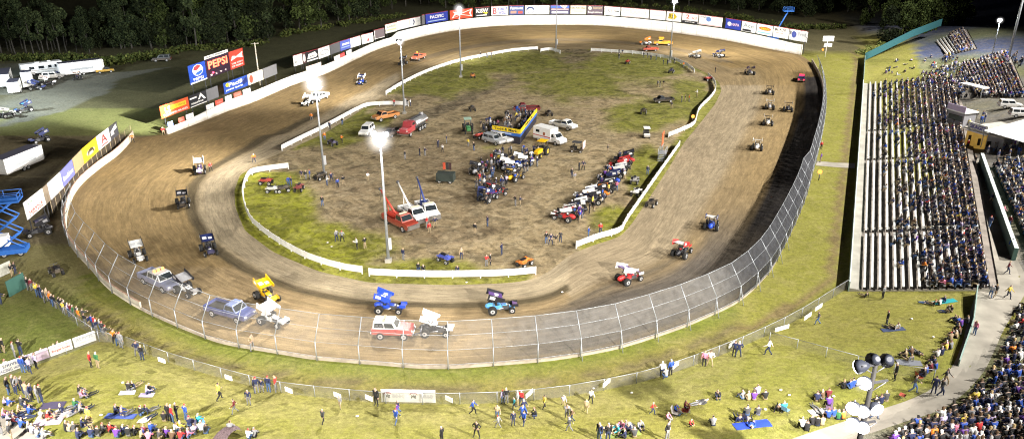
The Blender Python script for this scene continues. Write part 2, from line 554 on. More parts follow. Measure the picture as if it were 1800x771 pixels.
if True:   # make sure faces look up
    for o in (ground, infield, track):
        bm = bmesh.new(); bm.from_mesh(o.data)
        flip = [f for f in bm.faces if f.normal.z < 0]
        bmesh.ops.reverse_faces(bm, faces=flip); bm.to_mesh(o.data); bm.free()
# ------------------------------------------------------------------ helpers for long strips
def catmull(pts, sub=4, closed=False):
    n = len(pts); o = []
    for i in range(n - 1):
        p0 = pts[max(i - 1, 0)]; p1 = pts[i]; p2 = pts[i + 1]; p3 = pts[min(i + 2, n - 1)]
        for k in range(sub):
            t = k / sub
            o.append(0.5 * ((2 * p1) + (p2 - p0) * t + (2 * p0 - 5 * p1 + 4 * p2 - p3) * t * t + (3 * p1 - p0 - 3 * p2 + p3) * t ** 3))
    o.append(pts[-1]); return o

def resample(pts, step):
    L = [0]
    for i in range(1, len(pts)): L.append(L[-1] + (pts[i] - pts[i - 1]).length)
    n = max(1, int(round(L[-1] / step))); o = []; j = 0
    for k in range(n + 1):
        d = L[-1] * k / n
        while j < len(L) - 2 and L[j + 1] < d: j += 1
        t = (d - L[j]) / max(1e-9, L[j + 1] - L[j])
        o.append(pts[j].lerp(pts[j + 1], t))
    return o

def normals(pts):
    o = []
    for i in range(len(pts)):
        t = pts[min(i + 1, len(pts) - 1)] - pts[max(i - 1, 0)]
        t.z = 0; t.normalize(); o.append(V((t.y, -t.x, 0)))
    return o                                    # right-hand side of the walking direction

def strip_wall(mb, pts, h0, h1, thick, mat, top=None, side=1):
    """solid wall along pts from height h0 to h1 (numbers or lists); thickness to the given side"""
    n = len(pts); nv = normals(pts)
    h0 = h0 if isinstance(h0, list) else [h0] * n; h1 = h1 if isinstance(h1, list) else [h1] * n
    for i in range(n - 1):
        a0 = pts[i] + V((0, 0, h0[i])); a1 = pts[i] + V((0, 0, h1[i])); b0 = pts[i + 1] + V((0, 0, h0[i + 1])); b1 = pts[i + 1] + V((0, 0, h1[i + 1]))
        oa = nv[i] * thick * side; ob = nv[i + 1] * thick * side
        mb.face([a0, b0, b1, a1], mat); mb.face([b0 + ob, a0 + oa, a1 + oa, b1 + ob], mat)
        mb.face([a1, b1, b1 + ob, a1 + oa], top or mat); mb.face([a0, a0 + oa, b0 + ob, b0], mat)
        if i == 0: mb.face([a0, a1, a1 + oa, a0 + oa], mat)
        if i == n - 2: mb.face([b0, b0 + ob, b1 + ob, b1], mat)

def wall_paint():
    m = bpy.data.materials.new('dirty_white_paint'); nt, N, L = nodes(m)
    out = N.new('ShaderNodeOutputMaterial'); b = N.new('ShaderNodeBsdfPrincipled'); L.new(b.outputs[0], out.inputs[0])
    geo = N.new('ShaderNodeNewGeometry'); sp = N.new('ShaderNodeSeparateXYZ'); L.new(geo.outputs['Position'], sp.inputs[0])
    n1 = N.new('ShaderNodeTexNoise'); n1.inputs['Scale'].default_value = .8; n1.inputs['Detail'].default_value = 6
    L.new(geo.outputs['Position'], n1.inputs['Vector'])
    ad = N.new('ShaderNodeMath'); ad.operation = 'SUBTRACT'; L.new(sp.outputs[2], ad.inputs[0]); L.new(n1.outputs['Fac'], ad.inputs[1])
    mr = N.new('ShaderNodeMapRange'); mr.inputs[1].default_value = -.5; mr.inputs[2].default_value = .35; mr.inputs[3].default_value = .8; mr.inputs[4].default_value = 0
    L.new(ad.outputs[0], mr.inputs[0])
    mx = N.new('ShaderNodeMix'); mx.data_type = 'RGBA'; mx.inputs[6].default_value = (.8, .79, .76, 1); mx.inputs[7].default_value = (.32, .25, .17, 1)
    L.new(mr.outputs[0], mx.inputs[0])
    mp = N.new('ShaderNodeMapping'); mp.inputs['Scale'].default_value = (.25, .25, 2.2); L.new(geo.outputs['Position'], mp.inputs['Vector'])
    n2 = N.new('ShaderNodeTexNoise'); n2.inputs['Scale'].default_value = 1; n2.inputs['Detail'].default_value = 7; n2.inputs['Roughness'].default_value = .7; L.new(mp.outputs[0], n2.inputs['Vector'])
    m3 = N.new('ShaderNodeMapRange'); m3.inputs[1].default_value = .52; m3.inputs[2].default_value = .72; m3.inputs[3].default_value = 1; m3.inputs[4].default_value = .62; L.new(n2.outputs['Fac'], m3.inputs[0])
    m4 = N.new('ShaderNodeMix'); m4.data_type = 'RGBA'; m4.blend_type = 'MULTIPLY'; m4.inputs[0].default_value = 1; L.new(mx.outputs[2], m4.inputs[6]); L.new(m3.outputs[0], m4.inputs[7])
    L.new(m4.outputs[2], b.inputs['Base Color']); b.inputs['Roughness'].default_value = .6
    return m
WALLP = wall_paint()
CREAM = M('cream_concrete', (.62, .56, .46), .85, var=.3, scale=.7)
RUST = M('rusty_wall_edge', (.33, .2, .14), .85, var=.4, scale=2)
STEEL = M('galvanised_steel', (.36, .38, .41), .5, .4, var=.15)
DSTEEL = M('dark_steel', (.09, .09, .1), .5, .4)
WHITE = M('white_paint', (.8, .8, .79), .45, var=.06)
CONC = M('pale_concrete', (.36, .34, .30), .9, var=.25, scale=.5)
BLACK = M('black_paint', (.015, .015, .018), .5)
RUBBER = M('tyre_rubber', (.02, .02, .02), .9, var=.3)

def outline(i0, i1, sub=4): return catmull(OUT[i0:i1], sub)
# far white wall
far_pts = outline(0, 21)
far_px = [project(p)[0] for p in far_pts]
def far_h(x):
    if x < 690: return 1.25 + 1.1 * smooth(300, 430, x)
    return 2.35 + 1.15 * smooth(688, 696, x) - .5 * smooth(1330, 1400, x)
mb = MB(); strip_wall(mb, far_pts, 0.0, [far_h(x) for x in far_px], .25, WALLP, None, -1)
far_wall = mb.build('track_wall')
mb = MB()
fr_ = resample(far_pts, 6.0); fn_ = normals(fr_)
for p_, n_ in zip(fr_, fn_):
    hh_ = far_h(project(p_)[0]); mb.box(p_ + n_ * .012 + V((0, 0, hh_ / 2)), (.07, .03, hh_ - .1), M('wall_joint', (.35, .32, .28), .8), math.atan2(n_.x, -n_.y))
mb.build('panel_joint', far_wall)
tag(far_wall, 'tall white wall curving round the far turn and back straight', 'wall')
# left cream wall (inside face seen) and the near concrete wall
nw = catmull(OUT[21:], 4)
left_pts = nw[-57:]
near_pts = nw[:len(nw) - 56]
npx = [project(p) for p in near_pts]
mb = MB(); strip_wall(mb, left_pts, 0.0, [1.0 + .35 * smooth(0, 30, i) for i in range(len(left_pts))], .2, CREAM, RUST, -1)
tag(mb.build('track_wall'), 'cream concrete wall with rusty top curving round the left turn', 'wall')
hh = []
for (x, y) in npx: hh.append(1.0 if y < 380 else .3)
mb = MB(); strip_wall(mb, near_pts, 0.0, hh, .2, M('weathered_concrete', (.36, .31, .25), .9, var=.3, scale=.8), M('worn_wall_top', (.34, .28, .22), .8, var=.4, scale=2), -1)
tag(mb.build('track_wall'), 'low concrete wall under the catch fence round the near turn', 'wall')

# catch fence ---------------------------------------------------------------
def mesh_mat():
    m = bpy.data.materials.new('fence_mesh'); nt, N, L = nodes(m)
    out = N.new('ShaderNodeOutputMaterial'); mx = N.new('ShaderNodeMixShader'); tr = N.new('ShaderNodeBsdfTransparent'); d = N.new('ShaderNodeBsdfPrincipled')
    at = N.new('ShaderNodeAttribute'); at.attribute_name = 'Col'
    n1 = N.new('ShaderNodeTexNoise'); n1.inputs['Scale'].default_value = 1.3; n1.inputs['Detail'].default_value = 6
    geo = N.new('ShaderNodeNewGeometry'); L.new(geo.outputs['Position'], n1.inputs['Vector'])
    mr = N.new('ShaderNodeMapRange'); mr.inputs[1].default_value = .3; mr.inputs[2].default_value = .7; mr.inputs[3].default_value = .7; mr.inputs[4].default_value = 1.3
    L.new(n1.outputs['Fac'], mr.inputs[0])
    mu = N.new('ShaderNodeMath'); mu.operation = 'MULTIPLY'; mu.use_clamp = True; L.new(at.outputs['Alpha'], mu.inputs[0]); L.new(mr.outputs[0], mu.inputs[1])
    L.new(at.outputs['Color'], d.inputs['Base Color']); d.inputs['Roughness'].default_value = .6; d.inputs['Metallic'].default_value = .2
    L.new(mu.outputs[0], mx.inputs[0]); L.new(tr.outputs[0], mx.inputs[1]); L.new(d.outputs[0], mx.inputs[2]); L.new(mx.outputs[0], out.inputs[0])
    return m
MESHM = mesh_mat()
def mesh_strip(name, parent, rows, cols):
    """rows: list of point lists (bottom to top); cols: per column (r,g,b,a)"""
    vs = []; fs = []; cc = []
    n = len(rows[0])
    for r in rows:
        for i, p in enumerate(r): vs.append(p); cc.append(cols[i])
    for k in range(len(rows) - 1):
        for i in range(n - 1): fs.append((k * n + i, k * n + i + 1, (k + 1) * n + i + 1, (k + 1) * n + i))
    me = bpy.data.meshes.new(name); me.from_pydata(vs, [], fs); me.update(); set_cols(me, cc); me.materials.append(MESHM)
    o = bpy.data.objects.new(name, me); COL.objects.link(o); o.parent = parent
    return o
cf = nw[4:]                       # from the gate at the top of the straight round to the lower left
cut = [i for i, p in enumerate(cf) if project(p)[0] < 150 and project(p)[1] < 372]
cf = resample(cf[:cut[0]], 4.45)
cn = normals(cf)
fence = thing('catch_fence', 'tall galvanised catch fence leaning over the near turn', 'fence')
k1 = []; k2 = []; bs = []; cl = []
for i, p in enumerate(cf):
    x, y = project(p)
    q = p - cn[i] * .32 * -1 * -1
    inw = cn[i]                   # toward the track?
    if (CEN - p).dot(inw) < 0: inw = -inw
    base = p - inw * .32
    h1, h2, ov = 2.25, 4.55, 1.55
    if y < 320 and x > 1300: h1, h2, ov = 2.6, 4.6, .9
    bs.append(base + V((0, 0, .35))); k1.append(base + V((0, 0, h1))); k2.append(base + inw * ov + V((0, 0, h2)))
    dense = smooth(1150, 1370, x) * smooth(600, 480, y)
    if x > 1400 and y < 330: dense = 1.4
    if y < 165 and x > 1400: dense = .6
    a = min(1, .17 + .6 * dense)
    cl.append((*lerp((.30, .29, .28), (.03, .032, .04), smooth(0, .6, dense)), a))
mesh_strip('mesh_panel', fence, [bs, k1, k2], cl)
for i in range(len(cf)):
    mb = MB(); mb.bar(bs[i] - V((0, 0, .35)), k1[i], .055, STEEL, 6); mb.bar(k1[i], k2[i], .047, STEEL, 6); mb.build('post', fence)
for lv in range(4):
    mb = MB()
    for i in range(len(cf) - 1):
        def at_(j):
            return (bs[j].lerp(k1[j], (.1, .98)[lv]) if lv < 2 else k1[j].lerp(k2[j], (.5, 1.0)[lv - 2]))
        mb.bar(at_(i), at_(i + 1), .022 if lv != 3 else .032, STEEL, 4)
    mb.build('cable', fence)
# braces behind the fence on the lower right
for i, p in enumerate(cf):
    x, y = project(p)
    if x > 1000 and y > 430 and i % 1 == 0:
        inw = CEN - p; inw.z = 0; inw.normalize()
        mb = MB(); mb.bar(bs[i] - inw * .75 - V((0, 0, .35)), k1[i] - V((0, 0, .15)), .045, STEEL, 5); mb.build('brace', fence)

# inner white board walls ------------------------------------------------------
SEGP = {
 'A': ([(495, 265), (530, 247), (565, 230), (600, 211), (630, 195), (650, 188), (690, 186), (718, 187)], 'white board wall beside the infield trucks on the left'),
 'B': ([(678, 168), (707, 150), (750, 129), (800, 112), (850, 101), (900, 92), (945, 88)], 'white board wall along the back straight side of the infield'),
 'B2': ([(950, 92), (968, 90), (985, 95)], 'short white board wall stub under the far light pole'),
 'C': ([(1039, 91), (1087, 94), (1125, 97), (1175, 105), (1200, 114), (1212, 121), (1221, 129)], 'white board wall at the far turn with people behind it'),
 'D': ([(1245, 136), (1255, 146), (1258, 160), (1249, 175), (1229, 196), (1221, 220), (1200, 232), (1176, 242)], 'white board wall curving at the far right of the infield'),
 'E': ([(1195, 257), (1150, 321), (1104, 388), (1090, 410), (1050, 423), (1014, 437)], 'long straight white board wall along the front straight'),
 'F': ([(942, 483), (900, 487), (850, 489), (775, 490), (710, 489), (649, 486)], 'white board wall at the near end of the infield'),
 'G': ([(636, 482), (600, 476), (550, 461), (512, 443), (475, 420), (450, 400), (440, 388), (430, 365), (427, 340), (436, 314), (452, 305), (507, 297)], 'white board wall curving round the green left corner of the infield'),
}
BOARD = M('white_board', (.78, .77, .75), .5, var=.22, scale=1.1)
for k, (pp, lab) in SEGP.items():
    pts_ = catmull([flat(*p) for p in pp], 6)
    root = thing('board_wall', lab, 'wall', group='white board walls round the infield')
    hi = 1.15 if k in 'GF' else 1.1
    mb = MB(); strip_wall(mb, pts_, .28, hi, .06, BOARD); mb.build('board', root, weld=False)
    rs = resample(pts_, 3.2); nn = normals(rs)
    for i, p in enumerate(rs):
        mb = MB(); c = p + nn[i] * .12; mb.box(c + V((0, 0, .56)), (.13, .13, 1.12), WHITE); mb.build('post', root)
# ------------------------------------------------------------------ advertising boards
def SM(col, rough=.5): return M('sign_%02x%02x%02x' % tuple(int(c * 255) for c in col), col, rough, var=.07, scale=1.5)
WH = (.78, .77, .75); BL = (.02, .04, .30); RD = (.6, .07, .03); BK = (.02, .02, .025); GR = (.13, .13, .14); CRM = (.62, .58, .46); YL = (.75, .55, .03)
signs = []
def board(p0, p1, z0, z1, col, label, marks=(), off=0.0, name='billboard', cat='billboard', posts=True, group=None, zc=None, post_z=0.0):
    """upright board between two ground points (seen from the camera side, p0 at its left)"""
    d = p1 - p0; d.z = 0; Lh = d.length; d.normalize(); n = V((d.y, -d.x, 0))
    if n.dot(CAM - p0) < 0: n = -n
    root = thing(name, label, cat, (p0 + p1) / 2, 0, group)
    c = (p0 + p1) / 2; h = z1 - z0
    rz = math.atan2(d.y, d.x)
    mb = MB(); mb.box((0, 0, (z0 + z1) / 2), (Lh, .08, h), SM(col), rz); mb.build('panel', root)
    if posts:
        for s in (-.38, .38):
            mb = MB(); q = d * (s * Lh) - n * .09; mb.box(q + V((0, 0, z1 / 2 - .1)), (.12, .12, z1 - .2), DSTEEL, rz); mb.build('post', root)
    lay = 0
    for mk in marks:
        kind, u, v, w_, h_, mc = mk[:6]
        lay += 1
        ctr = d * ((u - .5) * Lh) + n * (.048 + .006 * lay) + V((0, 0, z0 + v * h))
        if kind == 't':
            letters(mk[6], SM(mc), root, w_ * Lh, h_ * h, ctr, d, V((0, 0, 1)), bold=.02)
        elif kind == 'b':
            mb = MB(); a = d * (w_ * Lh / 2); b_ = V((0, 0, h_ * h / 2))
            mb.face([ctr - a - b_, ctr + a - b_, ctr + a + b_, ctr - a + b_], SM(mc)); mb.build('printed_band', root)
        elif kind == 'o':
            mb = MB(); pts_ = [ctr + d * (math.cos(2 * math.pi * k / 24) * w_ * Lh / 2) + V((0, 0, math.sin(2 * math.pi * k / 24) * h_ * h / 2)) for k in range(24)]
            mb.face(pts_, SM(mc)); mb.build('emblem', root)
        elif kind == 'p':       # polygon in unit board coordinates
            mb = MB(); mb.face([d * ((a - .5) * Lh) + n * (.048 + .006 * lay) + V((0, 0, z0 + b_ * h)) for a, b_ in mk[6]], SM(mc)); mb.build('emblem', root)
    signs.append(root); return root

def along_far(x):     # ground point on the far wall line for a picture column
    for i in range(len(far_pts) - 1):
        if far_px[i] <= x <= far_px[i + 1]:
            t = (x - far_px[i]) / (far_px[i + 1] - far_px[i]); return far_pts[i].lerp(far_pts[i + 1], t)
    return far_pts[-1]
BW = 'advertising boards above the far wall'
bow = [(.06, .12), (.2, .62), (.12, .86), (.47, .6), (.97, .95), (.9, .5), (.97, .12), (.5, .42)]
FARS = [
 (746, 751, GR, 'narrow dark grey board beside the blue sign', []),
 (752, 791, BL, 'blue board lettered PACIFIC in white on the far wall', [('t', .5, .62, .62, .34, WH, 'PACIFIC'), ('b', .5, .2, .8, .1, (.3, .4, .6))]),
 (794, 834, RD, 'red board with white bow tie emblem above the far wall', [('p', 0, 0, 0, 0, WH, bow), ('p', 0, 0, 0, 0, RD, [(.14, .2), (.26, .6), (.47, .52), (.9, .84), (.84, .5), (.9, .22), (.5, .48)]), ('t', .34, .62, .3, .4, WH, 'Bud')]),
 (837, 863, BK, 'black board lettered KISW in white', [('t', .5, .64, .8, .45, WH, 'KISW'), ('p', 0, 0, 0, 0, YL, [(.5, .5), (.75, .2), (.9, .4)]), ('b', .45, .13, .7, .1, WH)]),
 (865, 895, (.6, .58, .6), 'pale board lettered 100.7 WOLF beside the black sign', [('t', .68, .7, .55, .36, BL, '100.7'), ('t', .66, .28, .5, .36, BL, 'WOLF'), ('t', .2, .5, .22, .7, (.3, .05, .06), 'B')]),
 (896, 922, (.04, .07, .22), 'dark blue board with white script across its top', [('t', .5, .74, .85, .3, WH, 'Fairmont'), ('b', .28, .28, .4, .3, (.35, .2, .15)), ('b', .75, .25, .3, .3, (.4, .06, .04))]),
 (923, 966, WH, 'long white board with dark blue oval emblem and grey NICK lettering', [('o', .22, .5, .34, .8, (.03, .05, .15)), ('o', .22, .42, .26, .5, WH), ('t', .68, .46, .38, .34, (.5, .5, .5), 'NICK')]),
 (967, 1001, (.05, .05, .12), 'dark board with blue top and white bands', [('b', .5, .85, .96, .26, (.05, .12, .5)), ('b', .5, .55, .9, .18, (.5, .3, .32)), ('b', .5, .2, .86, .2, WH), ('p', 0, 0, 0, 0, WH, [(.5, .98), (.75, .62), (.9, .98)])]),
 (1002, 1030, CRM, 'cream board with one dark line of lettering', [('t', .5, .74, .9, .2, BK, 'Lake Auto Glass'), ('t', .5, .36, .8, .14, (.4, .35, .25), 'repair')]),
 (1031, 1059, (.12, .09, .12), 'dark purple board with cream letters and a round emblem', [('o', .17, .72, .22, .42, CRM), ('t', .66, .76, .55, .26, (.5, .4, .22), 'ROW BOY'), ('t', .5, .26, .9, .22, WH, 'logistics')]),
 (1060, 1088, WH, 'white board lettered 53 TEAM in grey and black', [('t', .36, .5, .3, .36, (.3, .3, .3), '53'), ('t', .75, .52, .34, .18, BK, 'TEAM')]),
 (1089, 1138, (.7, .7, .68), 'long off white board lettered SCRAP-IT in faint grey', [('t', .5, .56, .9, .42, (.52, .53, .52), 'SCRAP-IT'), ('b', .5, .05, .98, .06, (.5, .4, .36))]),
 (1139, 1167, (.7, .69, .67), 'blank off white board right of the faint grey lettering', [('b', .5, .45, .7, .12, (.62, .62, .6))]),
 (1168, 1194, WH, 'white board with yellow script logo behind the light pole', [('p', 0, 0, 0, 0, (.6, .45, .02), [(.1, .25), (.2, .8), (.5, .9), (.72, .5), (.55, .2)]), ('t', .35, .55, .4, .5, (.15, .12, .02), 'Rx')]),
 (1195, 1223, WH, 'white board with red marks and black lower band', [('b', .5, .13, .98, .26, BK), ('t', .35, .68, .2, .42, (.6, .05, .03), '2'), ('t', .75, .6, .3, .3, (.5, .2, .2), 'x1'), ('t', .5, .13, .6, .12, WH, 'racing')]),
 (1224, 1265, WH, 'white board with a blue crest at its centre', [('o', .42, .66, .22, .5, (.1, .2, .5)), ('t', .2, .84, .3, .2, (.08, .07, .15), 'Skagit'), ('t', .78, .55, .24, .5, (.55, .56, .56), 'SS'), ('b', .5, .07, .96, .08, (.6, .3, .3))]),
 (1270, 1297, BL, 'blue board lettered NAPA in red and white', [('o', .26, .5, .26, .42, WH), ('t', .66, .48, .5, .26, (.7, .5, .5), 'NAPA')]),
 (1298, 1323, (.68, .7, .7), 'pale board with grey script and a black strip', [('t', .48, .62, .75, .4, (.2, .24, .25), 'Ace'), ('b', .38, .15, .6, .2, BK)]),
 (1324, 1352, (.6, .66, .72), 'pale blue board with an orange oval', [('o', .52, .6, .78, .36, (.65, .12, .02)), ('t', .52, .6, .5, .2, (.8, .5, .03), 'DEAN'), ('b', .5, .2, .8, .12, (.2, .45, .6))]),
 (1353, 1380, WH, 'white board lettered BLADE in black', [('t', .46, .76, .72, .26, BK, 'BLADE'), ('t', .42, .46, .5, .14, (.5, .15, .1), 'chevrolet')]),
 (1381, 1412, (.66, .68, .73), 'last white board with a blue disc at the wall end', [('o', .26, .55, .27, .6, (.05, .08, .35)), ('b', .06, .68, .06, .3, BK), ('t', .7, .64, .42, .3, (.35, .38, .42), 'Fred')]),
]
REDTRIM = M('red_trim', (.3, .03, .04), .5)
for x0, x1, col, lab, marks in FARS:
    a = along_far(min(x0, 1404)); b_ = along_far(min(x1 - .5, 1408))
    if x1 > 1408:
        dd = (along_far(1406) - along_far(1380)).normalized(); b_ = along_far(1406) + dd * 1.2
    nrm = V(((b_ - a).y, -(b_ - a).x, 0)).normalized()
    if nrm.dot(CEN - a) > 0: nrm = -nrm
    off = nrm * .7
    r = board(a + off, b_ + off, 3.75, 6.85, col, lab, marks, group=BW)
    d = (b_ - a); L_ = d.length; mb = MB(); mb.box((0, 0, 6.92), (L_, .14, .14), REDTRIM, math.atan2(d.y, d.x)); mb.build('top_rail', r)
# signs on the back fence, set behind the wall
def line_pts(px_line):
    return [flat(*p) for p in px_line]
def on_line(px_line, x):
    for i in range(len(px_line) - 1):
        (xa, ya), (xb, yb) = px_line[i], px_line[i + 1]
        if min(xa, xb) - 1e-6 <= x <= max(xa, xb) + 1e-6:
            t = (x - xa) / (xb - xa); return flat(x, ya + (yb - ya) * t)
    return flat(*px_line[-1])
BK_LINE = [(514, 128), (560, 114), (600, 99), (640, 86), (700, 70), (748, 58)]
BACK = [
 (518, 533, WH, 'white board with two lines of grey text at the fence end', [('t', .5, .68, .8, .24, (.35, .35, .35), 'PORT OF'), ('t', .5, .34, .7, .22, (.3, .3, .3), 'MILL')]),
 (533.5, 539.5, (.1, .06, .06), 'narrow dark board with a white pear shape', [('o', .5, .5, .7, .7, WH)]),
 (540, 561, BK, 'black board with a white car shape on the back fence', [('p', 0, 0, 0, 0, WH, [(.08, .3), (.2, .75), (.75, .85), (.92, .5), (.8, .3)]), ('b', .5, .12, .9, .12, WH), ('t', .5, .52, .4, .2, BK, 'auto')]),
 (561.5, 581, WH, 'white board with a grey rounded emblem', [('o', .5, .5, .8, .5, (.3, .3, .32)), ('o', .5, .5, .7, .36, WH), ('t', .5, .5, .5, .16, (.3, .32, .4), 'CASCADE')]),
 (582, 599, GR, 'dark grey mesh board between white and blue boards', []),
 (599.5, 617, (.1, .14, .5), 'pale blue board with white bars on the back fence', [('b', .55, .6, .7, .2, WH), ('b', .5, .3, .8, .12, (.3, .4, .6))]),
 (617.5, 635, (.74, .75, .72), 'plain white board right of the pale blue one', [('t', .55, .6, .4, .3, (.6, .62, .6), 'RV'), ('t', .5, .25, .7, .14, (.55, .55, .55), 'storage')]),
 (637, 657, WH, 'white board with an arched grey title and a red flag', [('t', .5, .7, .8, .22, (.25, .26, .28), 'ALPINE'), ('p', 0, 0, 0, 0, (.6, .08, .08), [(.45, .2), (.5, .5), (.65, .46), (.6, .2)])]),
 (659, 677, (.16, .13, .14), 'dark slatted board with a pale frame', [('b', .5, .03, .96, .05, WH), ('b', .04, .5, .05, .9, WH)]),
 (679, 699, (.68, .67, .58), 'cream board with green and yellow lettering', [('t', .5, .68, .8, .24, (.2, .25, .2), 'SUNRISE'), ('b', .5, .32, .85, .16, (.6, .55, .3))]),
 (699.5, 721, (.66, .68, .66), 'pale board with very faint lettering', [('t', .5, .5, .7, .2, (.55, .58, .56), 'Skagit Bank')]),
 (721.5, 745, WH, 'white board with a dark blue curved mark', [('p', 0, 0, 0, 0, (.03, .04, .12), [(.2, .8), (.3, .82), (.36, .5), (.3, .2), (.2, .2), (.27, .5)]), ('t', .7, .5, .4, .2, (.55, .56, .55), 'CROP')]),
]
for x0, x1, col, lab, marks in BACK:
    r = board(on_line(BK_LINE, x0), on_line(BK_LINE, x1), 1.5 + 1.6 * smooth(640, 690, x0), 4.3 + 1.6 * smooth(640, 690, x0), col, lab, marks, group='advertising boards on the back fence')
    a, b_ = on_line(BK_LINE, x0), on_line(BK_LINE, x1); d = b_ - a
    mb = MB(); mb.box((0, 0, 4.35 + 1.6 * smooth(640, 690, x0)), (d.length, .12, .12), REDTRIM, math.atan2(d.y, d.x)); mb.build('top_rail', r)
# lower row and score tower at the back straight
LW = [(286, 226), (340, 205), (390, 184), (440, 164), (492, 142)]
LOW = [
 (287, 336, (.62, .09, .03), 'orange red board with yellow box and white lettering by the wall end', [('b', .62, .62, .56, .34, (.7, .5, .03)), ('t', .62, .62, .5, .2, (.35, .25, .02), 'LES SCHWAB'), ('t', .24, .56, .18, .5, WH, 'LS'), ('t', .5, .18, .85, .16, WH, 'TIRES AND BRAKES')]),
 (337, 366, BK, 'black board with a large white arrow shape', [('p', 0, 0, 0, 0, WH, [(.5, .45), (.7, .95), (.98, .35), (.85, .35), (.7, .7), (.6, .45)]), ('b', .24, .72, .4, .12, WH), ('t', .45, .3, .7, .18, WH, 'marine'), ('b', .5, .05, .96, .06, WH)]),
 (367, 387, GR, 'grey mesh board left of the blue sign', []),
 (397, 438, (.02, .06, .3), 'blue board with yellow flower and white script', [('o', .16, .74, .16, .34, YL), ('t', .56, .68, .7, .34, WH, 'Pacific'), ('p', 0, 0, 0, 0, (.01, .02, .12), [(.8, .25), (.98, .4), (.96, .9), (.75, .6)]), ('t', .42, .26, .7, .2, WH, 'power sports')]),
 (439, 465, (.62, .56, .48), 'cream board with a red disc on the back straight', [('o', .2, .48, .24, .74, (.42, .08, .05)), ('t', .66, .5, .55, .4, (.5, .4, .34), 'RIDES')]),
 (466, 489, (.17, .17, .18), 'grey mesh board at the end of the lower row', []),
]
for x0, x1, col, lab, marks in LOW:
    board(on_line(LW, x0), on_line(LW, x1), 1.95, 4.5, col, lab, marks, group='lower row of boards on the back straight')
SL = [(338, 168), (432, 131)]
board(on_line(SL, 338), on_line(SL, 367), 2.5, 6.9, (.02, .07, .42), 'blue board with a round red white and blue emblem beside the score display', [('o', .52, .64, .62, .6, WH), ('p', 0, 0, 0, 0, (.55, .05, .06), [(.26, .7), (.34, .86), (.55, .92), (.74, .8), (.6, .74), (.45, .64)]), ('p', 0, 0, 0, 0, (.03, .12, .5), [(.32, .46), (.5, .36), (.72, .44), (.8, .6), (.6, .56), (.45, .52)]), ('t', .5, .2, .6, .16, WH, 'PEPSI'), ('b', .5, .04, .98, .07, WH)])
sc = board(on_line(SL, 367.3), on_line(SL, 407.6), 2.5, 7.0, (.03, .015, .03), 'dark electronic score display showing PEPSI in glowing red', [('t', .18, .12, .08, .1, (.7, .6, .6), '1'), ('t', .38, .13, .08, .1, (.7, .6, .6), '2'), ('t', .58, .14, .08, .1, (.7, .6, .6), '3'), ('t', .78, .14, .08, .1, (.7, .6, .6), '4')], name='scoreboard', cat='scoreboard')
d = (on_line(SL, 407.6) - on_line(SL, 367.3)); Lsc = d.length; d.normalize(); n = V((d.y, -d.x, 0))
if n.dot(CAM) < 0: n = -n
n = n if n.y < 0 else -n
letters('PEPSI', ME('red_led', (1, .12, .06), 7), sc, Lsc * .82, 1.9, n * .12 + V((0, 0, 5.5)), d, V((0, 0, 1)), 'glowing_lettering', .03)
mb = MB(); mb.ball(d * (-.25 * Lsc) + n * .15 + V((0, 0, 3.5)), .22, ME('red_lamp', (1, .05, .1), 10)); mb.build('red_lamp', sc)
mb = MB(); mb.box(V((0, 0, 7.45)), (Lsc * 1.0, .1, .7), SM(WH), math.atan2(d.y, d.x)); mb.build('title_board', sc)
letters('SKAGIT SPEEDWAY', SM(BK), sc, Lsc * .92, .42, n * .07 + V((0, 0, 7.45)), d, V((0, 0, 1)), 'title_lettering', .03)
board(on_line(SL, 408), on_line(SL, 432), 2.5, 7.0, (.55, .06, .04), 'red board with white bow tie at the right of the score display', [('p', 0, 0, 0, 0, WH, [(.1, .48), (.2, .74), (.5, .66), (.95, .82), (.9, .6), (.96, .48), (.5, .58)]), ('t', .5, .3, .8, .09, WH, 'THE KING'), ('t', .5, .14, .8, .09, WH, 'OF BEERS')])
# small banners hanging on the wall rail
for x0, x1, col, lab in [(301, 310, (.2, .25, .45), 'small blue banner at the wall end'), (320, 330, (.5, .12, .08), 'small red banner left of the white one'), (333, 346, WH, 'small white banner under the black arrow board'),
                         (369, 382, WH, 'small white banner under the grey mesh board'), (385, 398, (.6, .1, .07), 'small red banner under the blue board'), (402, 413, (.66, .72, .78), 'small pale blue banner under the blue board'),
                         (417, 430, (.6, .14, .1), 'small red banner right of the pale blue one'), (433, 446, WH, 'small white banner under the cream board'),
                         (543, 556, (.72, .55, .5), 'small pink banner under the black board'), (557, 569, (.7, .6, .55), 'small cream banner under the white board'), (592, 602, (.7, .68, .66), 'small white banner beside a red one'), (602.5, 610, (.6, .08, .08), 'small red banner under the pale blue board'), (613, 622, (.65, .65, .66), 'small grey banner on the back wall')]:
    a = along_far(x0); b_ = along_far(x1); nrm = V(((b_ - a).y, -(b_ - a).x, 0)).normalized()
    if nrm.dot(CEN - a) > 0: nrm = -nrm
    z = far_h(x0)
    board(a + nrm * .5, b_ + nrm * .5, z - .1, z + .95, col, lab, [('t', .5, .5, .6, .3, lerp(col, (.3, .3, .3), .6), 'ads')], name='banner', cat='banner', posts=False, group='small banners along the back wall')
